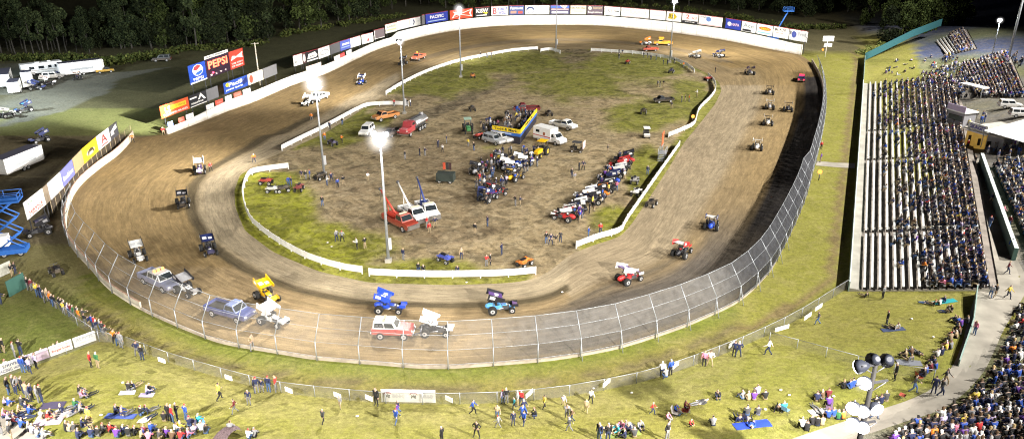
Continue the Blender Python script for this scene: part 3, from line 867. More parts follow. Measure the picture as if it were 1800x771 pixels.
# boards on the left-turn fence
LF = [(54, 413), (90, 381), (118, 352), (150, 313), (180, 284), (213, 256)]
LEFT = [
 (55, 87, WH, 'white board with green and red text at the left fence end', [('t', .5, .78, .7, .18, (.1, .3, .12), 'VALLEY'), ('t', .5, .52, .6, .12, (.3, .3, .3), 'to the'), ('t', .5, .3, .75, .18, (.55, .06, .05), 'SERVICE'), ('t', .5, .12, .75, .12, (.6, .06, .05), 'CENTER')]),
 (87.5, 95, (.2, .16, .12), 'narrow brown mesh board between two white boards', []),
 (95.5, 117, (.62, .66, .72), 'white board with two grey strokes on the left fence', [('p', 0, 0, 0, 0, (.3, .32, .36), [(.3, .3), (.4, .75), (.46, .72), (.36, .28)]), ('p', 0, 0, 0, 0, (.3, .32, .36), [(.6, .35), (.72, .8), (.78, .78), (.66, .32)])]),
 (117.5, 137, (.13, .14, .42), 'purple blue board with white script on the left fence', [('t', .5, .42, .8, .3, WH, 'Boulders')]),
 (137.5, 153, (.32, .25, .14), 'tan mesh board beside the yellow sign', []),
 (153.5, 178, (.72, .5, .02), 'yellow board with a dark animal silhouette', [('o', .5, .42, .56, .4, (.7, .6, .4)), ('p', 0, 0, 0, 0, (.06, .05, .03), [(.3, .25), (.33, .55), (.5, .66), (.7, .58), (.72, .25), (.66, .25), (.62, .42), (.42, .42), (.36, .25)])]),
 (178.5, 199, WH, 'white board with a dark red letter A', [('t', .5, .55, .5, .6, (.25, .03, .03), 'A'), ('b', .5, .14, .5, .1, (.3, .05, .05))]),
 (199.5, 213, (.06, .06, .07), 'dark board with white shapes at the fence corner', [('p', 0, 0, 0, 0, WH, [(.1, .6), (.8, .9), (.9, .6), (.4, .5), (.5, .3), (.1, .3)])]),
]
for x0, x1, col, lab, marks in LEFT:
    board(on_line(LF, x0), on_line(LF, x1), 2.2, 4.7, col, lab, marks, group='boards on the left turn fence')
lf = thing('wire_fence', 'open wire fence carrying boards behind the left turn wall', 'fence')
lp = [on_line(LF, x) - V((0, -.3, 0)) for x in range(92, 214, 8)]
lp += [flat(222, 249), flat(232, 240)]
mesh_strip('mesh_panel', lf, [[p + V((0, 0, .3)) for p in lp], [p + V((0, 0, 2.2)) for p in lp]], [(.2, .16, .12, .3)] * len(lp))
for p in lp:
    mb = MB(); mb.bar(p, p + V((0, 0, 2.3)), .05, M('timber_post', (.33, .26, .16), .8), 5); mb.build('post', lf)
# banners on the chain-link fence at the lower left
BL_ = [(-6, 664), (185, 594)]
for x0, x1, col, lab, marks in [(-4, 38, WH, 'white banner lettered DRIVE RACING SALES in navy', [('t', .6, .7, .6, .34, (.04, .05, .2), 'DRIVE'), ('t', .35, .25, .6, .3, (.04, .05, .2), 'RACING'), ('t', .84, .25, .26, .2, (.04, .05, .2), 'SALES')]),
                                (40, 64, (.6, .55, .7), 'pale purple banner half hidden by standing people', []), (66, 88, (.55, .42, .58), 'mauve banner left of the red script banner', [('b', .5, .5, .8, .2, (.65, .5, .66))]),
                                (90, 129, WH, 'white banner with red script Burger Deep', [('t', .5, .42, .82, .3, (.45, .03, .03), 'Burger Deep')]), (132, 170, (.72, .73, .74), 'white banner lettered ALPINE in grey', [('t', .5, .66, .8, .3, (.4, .42, .5), 'ALPINE'), ('b', .55, .3, .6, .06, (.55, .55, .58))])]:
    board(on_line(BL_, x0), on_line(BL_, x1), .18, 1.3, col, lab, marks, name='banner', cat='banner', posts=False, group='banners on the lower left fence')
# long white banner on the near fence
FB = [(640, 706), (800, 709)]
board(on_line(FB, 671), on_line(FB, 766), .12, 1.45, (.8, .79, .76), 'long white banner with red arches on the near fence', [
    ('t', .12, .5, .1, .34, (.1, .1, .1), 'pig'), ('p', 0, 0, 0, 0, (.4, .05, .04), [(.04, .6), (.08, .84), (.16, .84), (.2, .6), (.16, .72), (.08, .72)]), ('t', .32, .5, .22, .4, (.6, .6, .62), 'BAR-B-Q'),
    ('t', .6, .5, .1, .34, (.1, .1, .1), 'pig'), ('p', 0, 0, 0, 0, (.4, .05, .04), [(.52, .6), (.56, .84), (.64, .84), (.68, .6), (.64, .72), (.56, .72)]), ('t', .84, .5, .22, .4, (.6, .6, .62), 'BAR-B-Q')], name='banner', cat='banner', posts=False)
# chain-link lawn fence -------------------------------------------------------------
def chain_fence(px, label, h=1.25, step=3.4, alpha=.3, sheet=False):
    root = thing('chain_link_fence', label, 'fence')
    pts_ = [G(*p) for p in px]; rs = resample(catmull(pts_, 4), step)
    rs = [V((p.x, p.y, hgt(p.x, p.y))) for p in rs]
    mesh_strip('mesh_panel', root, [[p + V((0, 0, .03)) for p in rs], [p + V((0, 0, h)) for p in rs]], [(.25, .24, .21, alpha)] * len(rs))
    for p in rs:
        mb = MB(); mb.bar(p, p + V((0, 0, h + .05)), .04, STEEL, 5); mb.build('post', root)
    mb = MB()
    for i in range(len(rs) - 1): mb.bar(rs[i] + V((0, 0, h)), rs[i + 1] + V((0, 0, h)), .03, STEEL, 4)
    mb.build('top_rail', root); return root
chain_fence([(218, 607), (300, 638), (420, 673), (500, 691), (680, 709), (860, 709), (1000, 696), (1150, 666), (1300, 611), (1400, 563), (1488, 508)], 'long chain link fence between the lawn and the near turn', alpha=.34)
chain_fence([(-8, 668), (90, 632), (186, 597), (216, 606)], 'chain link fence carrying banners at the lower left', alpha=.3)
chain_fence([(50, 505), (90, 533), (150, 582), (200, 604)], 'chain link fence behind the line of standing spectators', h=1.1)
chain_fence([(1352, 600), (1420, 618), (1500, 641), (1570, 657), (1640, 668)], 'chain link fence crossing the right hand lawn', h=1.1, alpha=.2)
NOTE = [(288, 634), (405, 665), (510, 687), (595, 696), (650, 701), (790, 703), (930, 693), (1065, 674), (1185, 643), (1285, 605), (1372, 577), (1417, 556), (1436, 540)]
for x, y in NOTE:
    big = x == 1372
    p = G(x, y + 12); a = V((-.55, 0, 0)) * (1.4 if big else .8); 
    q0, q1 = G(x - (12 if big else 6), y + 12 + (4 if x > 900 else -2)), G(x + (12 if big else 6), y + 12 - (4 if x > 900 else -2))
    r = board(q0 + V((0, -.12, 0)), q1 + V((0, -.12, 0)), .75, 1.2, WH, 'small white notice board tied on the near chain link fence', [('b', .5, .5, .7, .12, (.6, .6, .62))], name='notice_board', cat='notice', posts=False, group='white notices on the near fence')
    if big: r['label'] = 'larger white notice at the right end of the fence'
# ------------------------------------------------------------------ light poles
LENS = ME('lit_lens', (1, .97, .92), 90)
LENS2 = ME('lit_lens_bright', (1, .97, .92), 320)
BOWL = M('lamp_bowl', (.015, .017, .025), .5, .0, spec=.15)
def flood(parent, c, yaw, tilt, r=.42, lens=None, depth=.5, bulge=.35):
    """one floodlight: bowl with a lit lens; yaw = world direction it faces, tilt down"""
    d = V((math.cos(yaw) * math.cos(tilt), math.sin(yaw) * math.cos(tilt), -math.sin(tilt)))
    c = V(c)
    mb = MB(); mb.bar(c - d * depth, c - d * depth * .5, r * .35, BOWL, 12, r * .8); mb.bar(c - d * depth * .5, c, r * .8, BOWL, 12, r)
    b = mb.build('floodlight', parent)
    mb = MB(); mb.ball(c, r * .93, lens or LENS, 12, 8); l = mb.build('lens', b)
    for v in l.data.vertices:
        q = v.co - c; t = q.dot(d); v.co = c + (q - d * t) + d * (t * bulge + .04)
    return b
def light_pole(px, py, h, tgt, lamps, label, r0=.2, big=1.0, base_z=0, lens=None, two=True):
    p = G(px, py); root = thing('light_pole', label, 'light pole', p)
    mb = MB(); mb.bar((0, 0, -.3), (0, 0, h), r0, STEEL, 10, r0 * .6); mb.build('pole', root)
    mb = MB(); mb.box((0, 0, .25), (.8, .8, .5), CONC); mb.build('footing', root)
    mb = MB(); mb.box((r0 + .16, -.1, 2.6), (.35, .4, 1.5), M('switch_box', (.55, .56, .58), .5)); mb.build('switch_box', root)
    for (yaw, zz, n) in lamps:
        yaw = R(yaw); ax = V((-math.sin(yaw), math.cos(yaw), 0))
        mb = MB(); mb.bar(ax * (-.55 * n) * big + V((0, 0, h - zz)), ax * (.55 * n) * big + V((0, 0, h - zz)), .06, STEEL, 6); mb.build('crossarm', root)
        for k in range(n):
            c = ax * ((k - (n - 1) / 2) * 1.02 * big) + V((math.cos(yaw) * .55, math.sin(yaw) * .55, h - zz + .12))
            flood(root, c, yaw, R(28), .45 * big, lens)
    return root
light_pole(570, 307, 15.9, None, [(-95, .0, 2), (-92, .95, 2), (170, .4, 2)], 'light pole with a round glaring lamp cluster on the left infield', lens=LENS2, big=1.15)
light_pole(683, 460, 16.9, None, [(-52, .1, 2), (-128, .1, 2), (-90, 1.15, 1)], 'nearest infield light pole with a heart shaped glare', lens=LENS2, big=.95)
light_pole(711, 200, 15.6, None, [(140, .2, 2), (-110, .4, 1)], 'light pole beside the tanker truck', lens=LENS2, big=.9)
light_pole(810, 136, 17.6, None, [(-80, .2, 1), (100, .2, 2), (-70, 1.0, 1)], 'light pole in the grass by the back straight', lens=LENS2, big=1.0)
light_pole(977, 89, 17.5, None, [(90, .2, 3)], 'light pole at the far end of the infield')
light_pole(1177, 110, 16.9, None, [(-110, .2, 1), (-60, .2, 1), (80, .4, 2)], 'light pole behind the people at the far turn', lens=LENS2)
# wooden utility pole by the back straight
p = flat(457, 150); r = thing('utility_pole', 'pale wooden utility pole behind the cream board', 'pole', p)
mb = MB(); mb.bar((0, 0, 0), (0, 0, 10.5), .2, M('weathered_wood', (.5, .46, .38), .8), 8, .13); mb.build('pole', r)
mb = MB(); mb.bar((-.9, 0, 10.2), (.9, .3, 10.3), .07, M('weathered_wood', (.5, .46, .38), .8), 6); mb.build('crossarm', r)
# big near mast at the lower right: its head is in the picture
p = flat(1463, 995); p.z = hgt(p.x, p.y)
r = thing('light_pole', 'dark near light pole with big bowl lamps over the right hand lawn', 'light pole', p)
top = 16.6 - p.z
mb = MB(); mb.bar((0, 0, -.5), (0, 0, top), .24, M('dark_pole', (.008, .007, .007), .8), 12, .13); mb.build('pole', r)
for zz, hw in ((.0, 1.0), (1.35, 1.15), (3.2, 1.0), (4.4, .9)):
    a = V((1, .25, 0)).normalized()
    mb = MB(); mb.box((0, 0, top - zz), (hw * 2, .12, .12), M('dark_bracket', (.03, .03, .035), .6, .2), math.atan2(a.y, a.x)); mb.build('crossarm', r)
LENS3 = ME('lit_lens_near', (.97, .98, 1), 25)
BOWLS = ((-.95, .2, -.3, 130, 35), (-.1, .35, .1, 95, 38), (.75, .25, .12, 75, 38))
for x, y, z, yaw, t in BOWLS: flood(r, (x, y, top + z), R(yaw), R(t), .46, LENS3, .7)
for x, y, z, yaw, t in ((-.5, -.1, -1.3, 228, 4), (-.95, -.2, -3.1, 222, 4), (-.35, -.25, -3.3, 238, 6), (-.75, -.2, -4.3, 225, 5), (-.15, -.3, -4.5, 242, 6), (.55, -.2, -3.2, 285, 10)):
    flood(r, (x, y, top + z), R(yaw), R(t), .46, LENS3, .55, .5)
for z in (.0, -1.35, -3.2, -4.4):
    mb = MB(); mb.bar((-.95, -.1, top + z - .05), (0, 0, top + z - .7), .035, DSTEEL, 5); mb.bar((.95, .15, top + z - .05), (0, 0, top + z - .7), .035, DSTEEL, 5); mb.build('brace', r)
# small lit pole and dark mast at the top right
p = G(1742, 104); r = thing('light_pole', 'small lit lamp post behind the upper right seats', 'light pole', p)
hh_ = 9.5
mb = MB(); mb.bar((0, 0, 0), (0, 0, hh_), .14, STEEL, 8, .1); mb.build('pole', r)
flood(r, (-.3, -.3, hh_), R(-120), R(30), .5, LENS2)
p = G(1772, 104); r = thing('light_pole', 'tall dark mast rising out of frame at the top right', 'light pole', p)
mb = MB(); mb.bar((0, 0, 0), (0, 0, 27), .3, STEEL, 8, .18); mb.build('pole', r)
for k in range(3): flood(r, ((k - 1) * 1.1, -.4, 27), R(-150), R(35), .5)
# start light board by the gate
p = flat(1450, 101); r = thing('signal_post', 'white signal board on a post beside the far gate', 'signal')
r.location = p
mb = MB(); mb.bar((0, 0, 0), (0, 0, 5.2), .12, WHITE, 6); mb.build('post', r)
mb = MB(); mb.box((.2, 0, 5.4), (3.2, .25, 1.5), WHITE); mb.build('board', r)
mb = MB(); mb.box((.3, -.1, 3.6), (2.2, .4, 1.0), WHITE); mb.build('lamp_box', r)
mb = MB(); mb.ball((.7, -.45, 3.5), .42, ME('white_signal_lamp', (1, .8, .6), 4)); mb.build('lamp', r)
mb = MB(); mb.ball((-1.1, -.4, 2.3), .3, ME('orange_lamp', (1, .3, .04), 3)); mb.build('orange_lamp', r)
# ------------------------------------------------------------------ grandstands
def S(d, t, z=0.0): 
    p = FRONT0 + NV * d + U * t
    return V((p.x, p.y, z))
PLANK = M('white_bench_plank', (.55, .56, .55), .6, var=.12, scale=.8)
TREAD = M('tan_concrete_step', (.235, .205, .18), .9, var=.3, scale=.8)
RISER = M('dark_riser', (.05, .045, .045), .9)  # dark colour stands in for shade on the risers and under benches
TEAL = M('pale_green_wall', (.26, .36, .34), .7, var=.15)
GREEN = M('dark_green_wall', (.06, .12, .1), .7)
NROW = 16
def sp_(t): return .80 + .36 * max(0, min(1, t / 119.0))
def row_d(k, t): return 1.25 + k * sp_(t)
def row_z(k): return .5 + k * .185
SECTS = [(0.0, 17.0), (18.3, 51.4), (52.7, 71.2), (72.5, 119.0)]
gs = thing('grandstand', 'long open grandstand of white benches along the front straight', 'grandstand', tuple(FRONT0))
gs.location = (0, 0, 0)
mb = MB()
TT = [i * 119.0 / 24 for i in range(25)]
for k in range(-1, NROW + 1):
    for i in range(24):
        ta, tb = TT[i], TT[i + 1]
        d0a, d0b = (row_d(k, ta), row_d(k, tb)) if k >= 0 else (.12, .12)
        d1a, d1b = row_d(k + 1, ta), row_d(k + 1, tb)
        z = row_z(max(k, 0)); zn = row_z(k + 1)
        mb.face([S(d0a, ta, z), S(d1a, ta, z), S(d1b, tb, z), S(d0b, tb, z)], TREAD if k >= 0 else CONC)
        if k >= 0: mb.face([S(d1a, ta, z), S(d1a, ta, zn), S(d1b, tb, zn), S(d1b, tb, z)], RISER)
    za = row_z(max(k, 0)); 
    d0, d1 = (row_d(k, 0) if k >= 0 else .12), row_d(k + 1, 0)
    mb.face([S(d0, 0, -.3), S(d1, 0, -.3), S(d1, 0, za), S(d0, 0, za)], CONC)
mb.build('deck', gs)
mb = MB(); strip_wall(mb, [S(0, t) for t in TT], 0.0, 1.35, .12, TEAL, M('pale_wall_top', (.6, .68, .66), .6), 1); mb.build('front_wall', gs, weld=False)
mb = MB(); strip_wall(mb, [S(0, 119 + 1.5 * i) for i in range(26)], 0.0, 1.6, .1, TEAL, None, 1)
tag(mb.build('lawn_wall', weld=False), 'pale green low wall beside the small far lawn', 'wall')
for k in range(NROW):
    for a, b_ in SECTS:
        mb = MB(); n = max(1, int((b_ - a) / 6))
        for i in range(n):
            ta, tb = a + (b_ - a) * i / n, a + (b_ - a) * (i + 1) / n
            z = row_z(k) + .44
            q = [S(row_d(k, ta) + .30, ta, z), S(row_d(k, ta) + .56, ta, z), S(row_d(k, tb) + .56, tb, z), S(row_d(k, tb) + .30, tb, z)]
            dn = V((0, 0, -.06))
            mb.face(q, PLANK); mb.face([p + dn for p in q[::-1]], PLANK)
            mb.face([q[0], q[3], q[3] + dn, q[0] + dn], PLANK); mb.face([q[1] + dn, q[2] + dn, q[2], q[1]], PLANK)
            c = S(row_d(k, ta) + .44, ta + .2, row_z(k) + .19); mb.box(c, (.26, .1, .38), RISER, math.atan2(NV.y, NV.x))
        mb.build('bench', gs)
for t in (17.65, 52.05, 71.85):
    for k in range(0, 13):
        mb = MB(); z = row_z(k)
        a = S(row_d(k, t) + .1, t, z); b_ = S(row_d(k, t) + .62, t, z)
        up = V((0, 0, .85))
        mb.bar(a, a + up, .03, DSTEEL, 5); mb.bar(b_, b_ + up * 1.15, .03, DSTEEL, 5); mb.bar(a + up, b_ + up * 1.15, .035, M('pale_rail', (.6, .55, .45), .5), 5); mb.build('handrail', gs)
# concrete walkways round the top of the berm
def ribbon(name, A, B, n=70, m=6, mat=CONC, up=.05):
    pa = resample(catmull([G(*p) for p in A], 4), 1); pb = resample(catmull([G(*p) for p in B], 4), 1)
    def pick(L, t): x = t * (len(L) - 1); i = min(int(x), len(L) - 2); return L[i].lerp(L[i + 1], x - i)
    vs = []; fs = []
    for i in range(n + 1):
        for j in range(m + 1):
            q = pick(pa, i / n).lerp(pick(pb, i / n), j / m); vs.append((q.x, q.y, hgt(q.x, q.y) + up))
    for i in range(n):
        for j in range(m): fs.append((i * (m + 1) + j, i * (m + 1) + j + 1, (i + 1) * (m + 1) + j + 1, (i + 1) * (m + 1) + j))
    mb = MB(); mb.grp(vs, fs, mat); o = mb.build(name); return struct(o)
WALK = M('worn_concrete', (.30, .275, .235), .9, var=.28, scale=.45, bump=.2)
ribbon('walkway', [(1690, 262), (1700, 300), (1716, 360), (1738, 430), (1741, 470), (1724, 505), (1714, 520), (1702, 560), (1692, 600), (1676, 640), (1645, 678), (1600, 702), (1540, 722), (1470, 745), (1395, 770), (1300, 805)],
       [(1738, 262), (1726, 300), (1742, 350), (1762, 410), (1790, 460), (1806, 500), (1785, 545), (1764, 580), (1746, 620), (1728, 655), (1692, 694), (1650, 722), (1600, 738), (1535, 760), (1475, 780), (1400, 815)], mat=WALK)
ribbon('walkway', [(-20, 722), (30, 745), (70, 765), (100, 780), (180, 815)], [(-40, 790), (-10, 800), (20, 810), (40, 820), (90, 850)], n=30, mat=WALK)
o = ribbon('footpath', [(1436, 283), (1470, 286), (1503, 287)], [(1434, 291), (1470, 294), (1503, 296)], n=20, m=3, mat=WALK, up=.03)
# retaining wall behind the walkway and the upper walk
pts_ = [S(17.4 + .5 * (t - 10) / 40, t) for t in range(10, 52, 2)]; zz = [hgt(p.x, p.y) for p in pts_]
mb = MB(); strip_wall(mb, pts_, [z - .2 for z in zz], [z + 1.7 for z in zz], .45, GREEN, M('pale_wall_top', (.6, .68, .66), .6), 1)
tag(mb.build('retaining_wall', weld=False), 'dark green retaining wall with pale top behind the upper walkway', 'wall')
mb = MB(); strip_wall(mb, [S(9.6, -18), S(11.6, -9), S(12.7, -1)], [2.6, 2.7, 2.8], [3.75, 3.85, 3.95], .1, TEAL, None, -1)
tag(mb.build('lawn_wall', weld=False), 'narrow pale green wall between the right hand lawn and the walkway', 'wall')

def bank(label, pTL, pBL, pTR, pBR, n, zrise=.3, group=None):
    """seating bank: rows run from TL to BL, stepping up towards TR/BR"""
    root = thing('grandstand', label, 'grandstand')
    root.location = (0, 0, 0)
    rows = []
    mb = MB()
    for k in range(n + 1):
        f = k / n; f2 = (k + 1) / n
        a, b_ = pTL.lerp(pTR, f), pBL.lerp(pBR, f); a2, b2 = pTL.lerp(pTR, f2), pBL.lerp(pBR, f2)
        up = V((0, 0, .25)); a, b_, a2, b2 = a + up, b_ + up, a2 + up, b2 + up
        z1 = a2 - V((0, 0, 0)); 
        fl2 = V((a2.x, a2.y, a.z)); fb2 = V((b2.x, b2.y, b_.z))
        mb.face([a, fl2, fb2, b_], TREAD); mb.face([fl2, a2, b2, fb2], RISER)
        rows.append((a, b_, (fl2 - a)))
    mb.build('deck', root)
    for a, b_, st_ in rows[:n]:
        mb = MB(); up = V((0, 0, .42)); w = st_.normalized()
        q = [a + w * .2 + up, a + w * .55 + up, b_ + w * .55 + up, b_ + w * .2 + up]; dn = V((0, 0, -.08))
        mb.face(q, PLANK); mb.face([p + dn for p in q[::-1]], PLANK); mb.face([q[0], q[3], q[3] + dn, q[0] + dn], PLANK); mb.face([q[1] + dn, q[2] + dn, q[2], q[1]], PLANK)
        mb.build('bench', root)
    return rows
def hp(p): return V((p.x, p.y, hgt(p.x, p.y)))
ROWS_A = bank('upper bank of white benches behind the green retaining wall', hp(S(19.6, 47)), hp(S(19.6, 6)), hp(S(29.5, 47)), hp(S(29.5, 6)), 12)
ROWS_B = bank('bank of white benches at the upper right behind the gravel lot', G(1690, 116), G(1716, 172), G(1768, 96), G(1800, 172), 13)
ROWS_C = bank('small far bank of white benches beside the dark trees', G(1645, 74), G(1664, 99), G(1694, 54), G(1712, 88), 9)
# blue green wall at the end of the far lawn, with shrubs behind
pts_ = [S(.2, 156), S(8, 166), S(16, 176), S(21, 183)]
pts_ = [G(1519, 107), G(1560, 94), G(1600, 81), G(1650, 66)]
mb = MB(); strip_wall(mb, pts_, [p.z for p in pts_], [p.z + 2.1 for p in pts_], .12, M('blue_green_wall', (.025, .11, .13), .7), None, -1)
tag(mb.build('lawn_wall', weld=False), 'blue green wall at the end of the small far lawn', 'wall')
# announcer building -----------------------------------------------------------------
A_ = G(1694, 257); B_ = G(1758, 265); z0 = min(A_.z, B_.z) - .3
e = B_ - A_; e.z = 0; Lb = e.length; e.normalize(); wv = V((-e.y, e.x, 0))
if wv.y < 0: wv = -wv
bd = thing('announcer_building', 'flat roofed announcer building with yellow lit front and white sign', 'building', (A_.x, A_.y, z0))
def LB(u, v, z): return e * u + wv * v + V((0, 0, z))
rz_ = math.atan2(e.y, e.x)
mb = MB(); mb.box(LB(Lb / 2 + 1.6, 4.2, 1.8), (Lb - 3.0, 8, 3.6), M('grey_siding', (.3, .3, .33), .7), rz_); mb.build('side_wall', bd)
mb = MB(); mb.box(LB(1.9, 3.98, 1.75), (3.8, 8, 3.5), M('yellow_lit_wall', (.5, .32, .08), .7, var=.3, scale=1.2, emit=(1, .6, .12), estr=.25), rz_); mb.build('wall', bd)  # lamplight on the wall put in as a weak glow of its own
mb = MB(); mb.box(LB(Lb / 2, 3.8, 3.72), (Lb + .8, 8.8, .24), M('gravel_roof', (.42, .40, .36), .95, var=.25, scale=1.2), rz_); mb.build('roof', bd)
for u in (1.0, 2.9, 4.6):
    mb = MB(); mb.box(LB(u, -.02, 1.5 if u < 2 else 1.9), (.9, .1, 2.2 if u < 2 else 1.2), M('dark_glass', (.03, .03, .035), .15)); mb.build('door' if u < 2 else 'window', bd)
mb = MB(); mb.box(LB(2.1, -.35, 4.1), (3.8, .12, 1.6), WHITE, rz_); sb = mb.build('sign_board', bd)
letters('SKAGIT', SM((.12, .1, .4)), bd, 3.0, .7, LB(2.1, -.44, 4.3), e, V((0, 0, 1)), 'lettering', .03)
mb = MB(); mb.box(LB(2.1, -.43, 3.6), (3.2, .02, .2), SM((.3, .3, .4)), rz_); mb.build('printed_band', bd)
mb = MB(); mb.box(LB(Lb - 1.4, -.5, .8), (1.5, .8, 1.6), M('dark_cabinet', (.06, .06, .08), .5), rz_); mb.build('cabinet', bd)
# booth with purple banner
p = G(1686, 222); bt = thing('commentary_booth', 'small commentary booth with white and purple banner on its roof', 'booth', p, rz_)
mb = MB(); mb.box((0, 0, 1.5), (3.6, 3, 3), M('grey_siding', (.3, .3, .33), .7)); mb.build('wall', bt)
mb = MB(); mb.box((0, -.1, 3.1), (4.2, 3.6, .2), WHITE); mb.build('roof', bt)
mb = MB(); mb.box((0, -1.7, 3.75), (4.0, .1, 1.1), M('pale_purple_banner', (.58, .48, .7), .6)); mb.build('banner', bt)
mb = MB(); mb.box((0, -1.52, 1.9), (3.0, .08, 1.0), M('dark_glass', (.03, .03, .035), .15)); mb.build('window', bt)
# white tent roof at the right edge
p = G(1784, 262); tn = thing('tent', 'white sloping tent roof at the right edge beside the announcer building', 'tent', p, rz_)
CLOTH = M('white_canvas', (.8, .8, .8), .8, var=.06)
mb = MB(); mb.grp([(-4, -3, 2.4), (5, -3, 2.4), (5, 6, 3.0), (-4, 6, 3.0), (-1, 1.5, 4.6), (4, 1.5, 4.6)], [(0, 1, 5, 4), (1, 2, 5), (2, 3, 4, 5), (3, 0, 4)], CLOTH); mb.build('canopy', tn)
for x in (-3.9, 4.9):
    for y in (-2.9, 5.9):
        mb = MB(); mb.bar((x, y, -.5), (x, y, 2.6), .06, STEEL, 6); mb.build('pole', tn)
p = G(1708, 172); ct = thing('counter_roof', 'flat white roof strip above the seats at the upper right', 'roof', p, rz_)
mb = MB(); mb.box((0, 0, 2.6), (5.5, 2, .25), WHITE); mb.build('roof', ct)
for x in (-2.6, 2.6):
    mb = MB(); mb.bar((x, -.8, -.3), (x, -.8, 2.5), .07, STEEL, 6); mb.build('post', ct)
# ------------------------------------------------------------------ trees
def leaf_mat(name, c1, c2):
    m = bpy.data.materials.new(name); nt, N, L = nodes(m)
    out = N.new('ShaderNodeOutputMaterial'); b = N.new('ShaderNodeBsdfPrincipled'); L.new(b.outputs[0], out.inputs[0])
    at = N.new('ShaderNodeAttribute'); at.attribute_name = 'Col'
    oi = N.new('ShaderNodeObjectInfo'); mr = N.new('ShaderNodeMapRange'); mr.inputs[3].default_value = .55; mr.inputs[4].default_value = 1.35
    L.new(oi.outputs['Random'], mr.inputs[0])
    mx = N.new('ShaderNodeMix'); mx.data_type = 'RGBA'; mx.blend_type = 'MULTIPLY'; mx.inputs[0].default_value = 1
    L.new(at.outputs['Color'], mx.inputs[6]); L.new(mr.outputs[0], mx.inputs[7]); L.new(mx.outputs[2], b.inputs['Base Color'])
    b.inputs['Roughness'].default_value = .8; b.inputs['Specular IOR Level'].default_value = .1
    return m
LEAF = leaf_mat('leaves', 0, 0)
BARK = M('pale_bark', (.05, .047, .04), .9, var=.4)
def leaf_mesh(name, clumps, n, size, c0, c1, rnd):
    vs = []; fs = []; cc = []
    for _ in range(n):
        c, r, sc = rnd.choice(clumps)
        while True:
            q = V((rnd.uniform(-1, 1), rnd.uniform(-1, 1), rnd.uniform(-1, 1)))
            if .35 < q.length < 1: break
        p = V(c) + V((q.x * r, q.y * r, q.z * r * sc))
        s = size * rnd.uniform(.5, 1.3)
        nrm = V((rnd.gauss(0, 1), rnd.gauss(0, 1), rnd.gauss(.5, 1))).normalized()
        a = nrm.orthogonal().normalized(); a.rotate(Matrix.Rotation(rnd.uniform(0, 6.28), 3, nrm)); b_ = nrm.cross(a)
        i = len(vs); vs += [p + a * s, p + b_ * s * .7, p - a * s, p - b_ * s * .7]; fs.append((i, i + 1, i + 2, i + 3))
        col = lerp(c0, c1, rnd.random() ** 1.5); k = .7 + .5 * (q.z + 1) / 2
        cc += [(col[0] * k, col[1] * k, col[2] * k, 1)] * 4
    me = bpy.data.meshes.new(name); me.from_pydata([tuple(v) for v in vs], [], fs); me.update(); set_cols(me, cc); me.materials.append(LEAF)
    return me
def make_tree(kind, rnd):
    h = 20.0
    t = thing('tree', 'x', 'tree')
    mb = MB(); x = y = 0; pz = -.5; px_, py_ = 0, 0
    for k in range(5):
        z = h * .84 * (k + 1) / 5; nx_, ny_ = px_ + rnd.uniform(-.3, .3), py_ + rnd.uniform(-.3, .3)
        mb.bar((px_, py_, pz), (nx_, ny_, z), .30 * (1 - k / 5.6), BARK, 6, .30 * (1 - (k + 1) / 5.6)); px_, py_, pz = nx_, ny_, z
    clumps = []
    for k in range(16 if kind != 'slim' else 11):
        f = rnd.random(); z = h * (.30 + .68 * f) if kind == 'slim' else h * (.12 + .83 * f)
        w = (1 - abs(f - .35) * 1.15)
        rr = (2.6 if kind == 'slim' else 4.0) * max(.25, w)
        an = rnd.uniform(0, 6.28); q = V((math.cos(an) * rr * rnd.uniform(.3, 1), math.sin(an) * rr * rnd.uniform(.3, 1), z))
        clumps.append((q, rnd.uniform(1.0, 2.0) * (1 if kind == 'slim' else 1.35), rnd.uniform(.8, 1.3)))
        if k % 2 == 0: mb.bar((0, 0, z - 1.8), q, .1, BARK, 4, .04)
    mb.build('trunk', t)
    cols = {'slim': ((.02, .03, .014), (.055, .07, .028)), 'broad': ((.03, .045, .014), (.085, .11, .032)), 'dark': ((.014, .022, .011), (.04, .052, .02))}[kind]
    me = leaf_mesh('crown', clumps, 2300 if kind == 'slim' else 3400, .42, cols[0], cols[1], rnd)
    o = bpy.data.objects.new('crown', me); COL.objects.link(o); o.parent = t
    return t
rnd = random.Random(5)
PROT = {k: [make_tree(k, rnd) for _ in range(3)] for k in ('slim', 'broad', 'dark')}
def put_tree(kind, p, s, label, group):
    o = place(rnd.choice(PROT[kind]), p, rnd.uniform(0, 6.28), label, group); o.scale = (s * rnd.uniform(.85, 1.2), s * rnd.uniform(.85, 1.2), s); return o
# left woods
for row, (dy, n) in enumerate(((0, 34), (8, 26))):
    for i in range(n):
        x = -12 + i * 500 / n + rnd.uniform(-7, 7)
        base = 96 - 4 * smooth(0, 130, x) + (0 if x < 170 else -8) - 14 * smooth(330, 480, x) - dy + rnd.uniform(-3, 3)
        p = flat(x, base)
        prof = 1.0 - .42 * math.exp(-((x - 140) / 32) ** 2) - .2 * math.exp(-((x - 190) / 25) ** 2) - .18 * math.exp(-((x - 62) / 22) ** 2)
        kind = 'slim' if x < 150 else rnd.choice(['broad', 'slim', 'dark', 'dark'])
        put_tree(kind, p, prof * (rnd.uniform(.75, 1.05) if row else rnd.uniform(.65, 1.1)), 'slim pale trunked tree in the dark woods behind the pits' if kind == 'slim' else ('leafy broad tree in the dark woods behind the pits' if kind == 'broad' else 'very dark tree in the woods behind the pits'), 'trees in the woods on the left' + ' ' + kind)
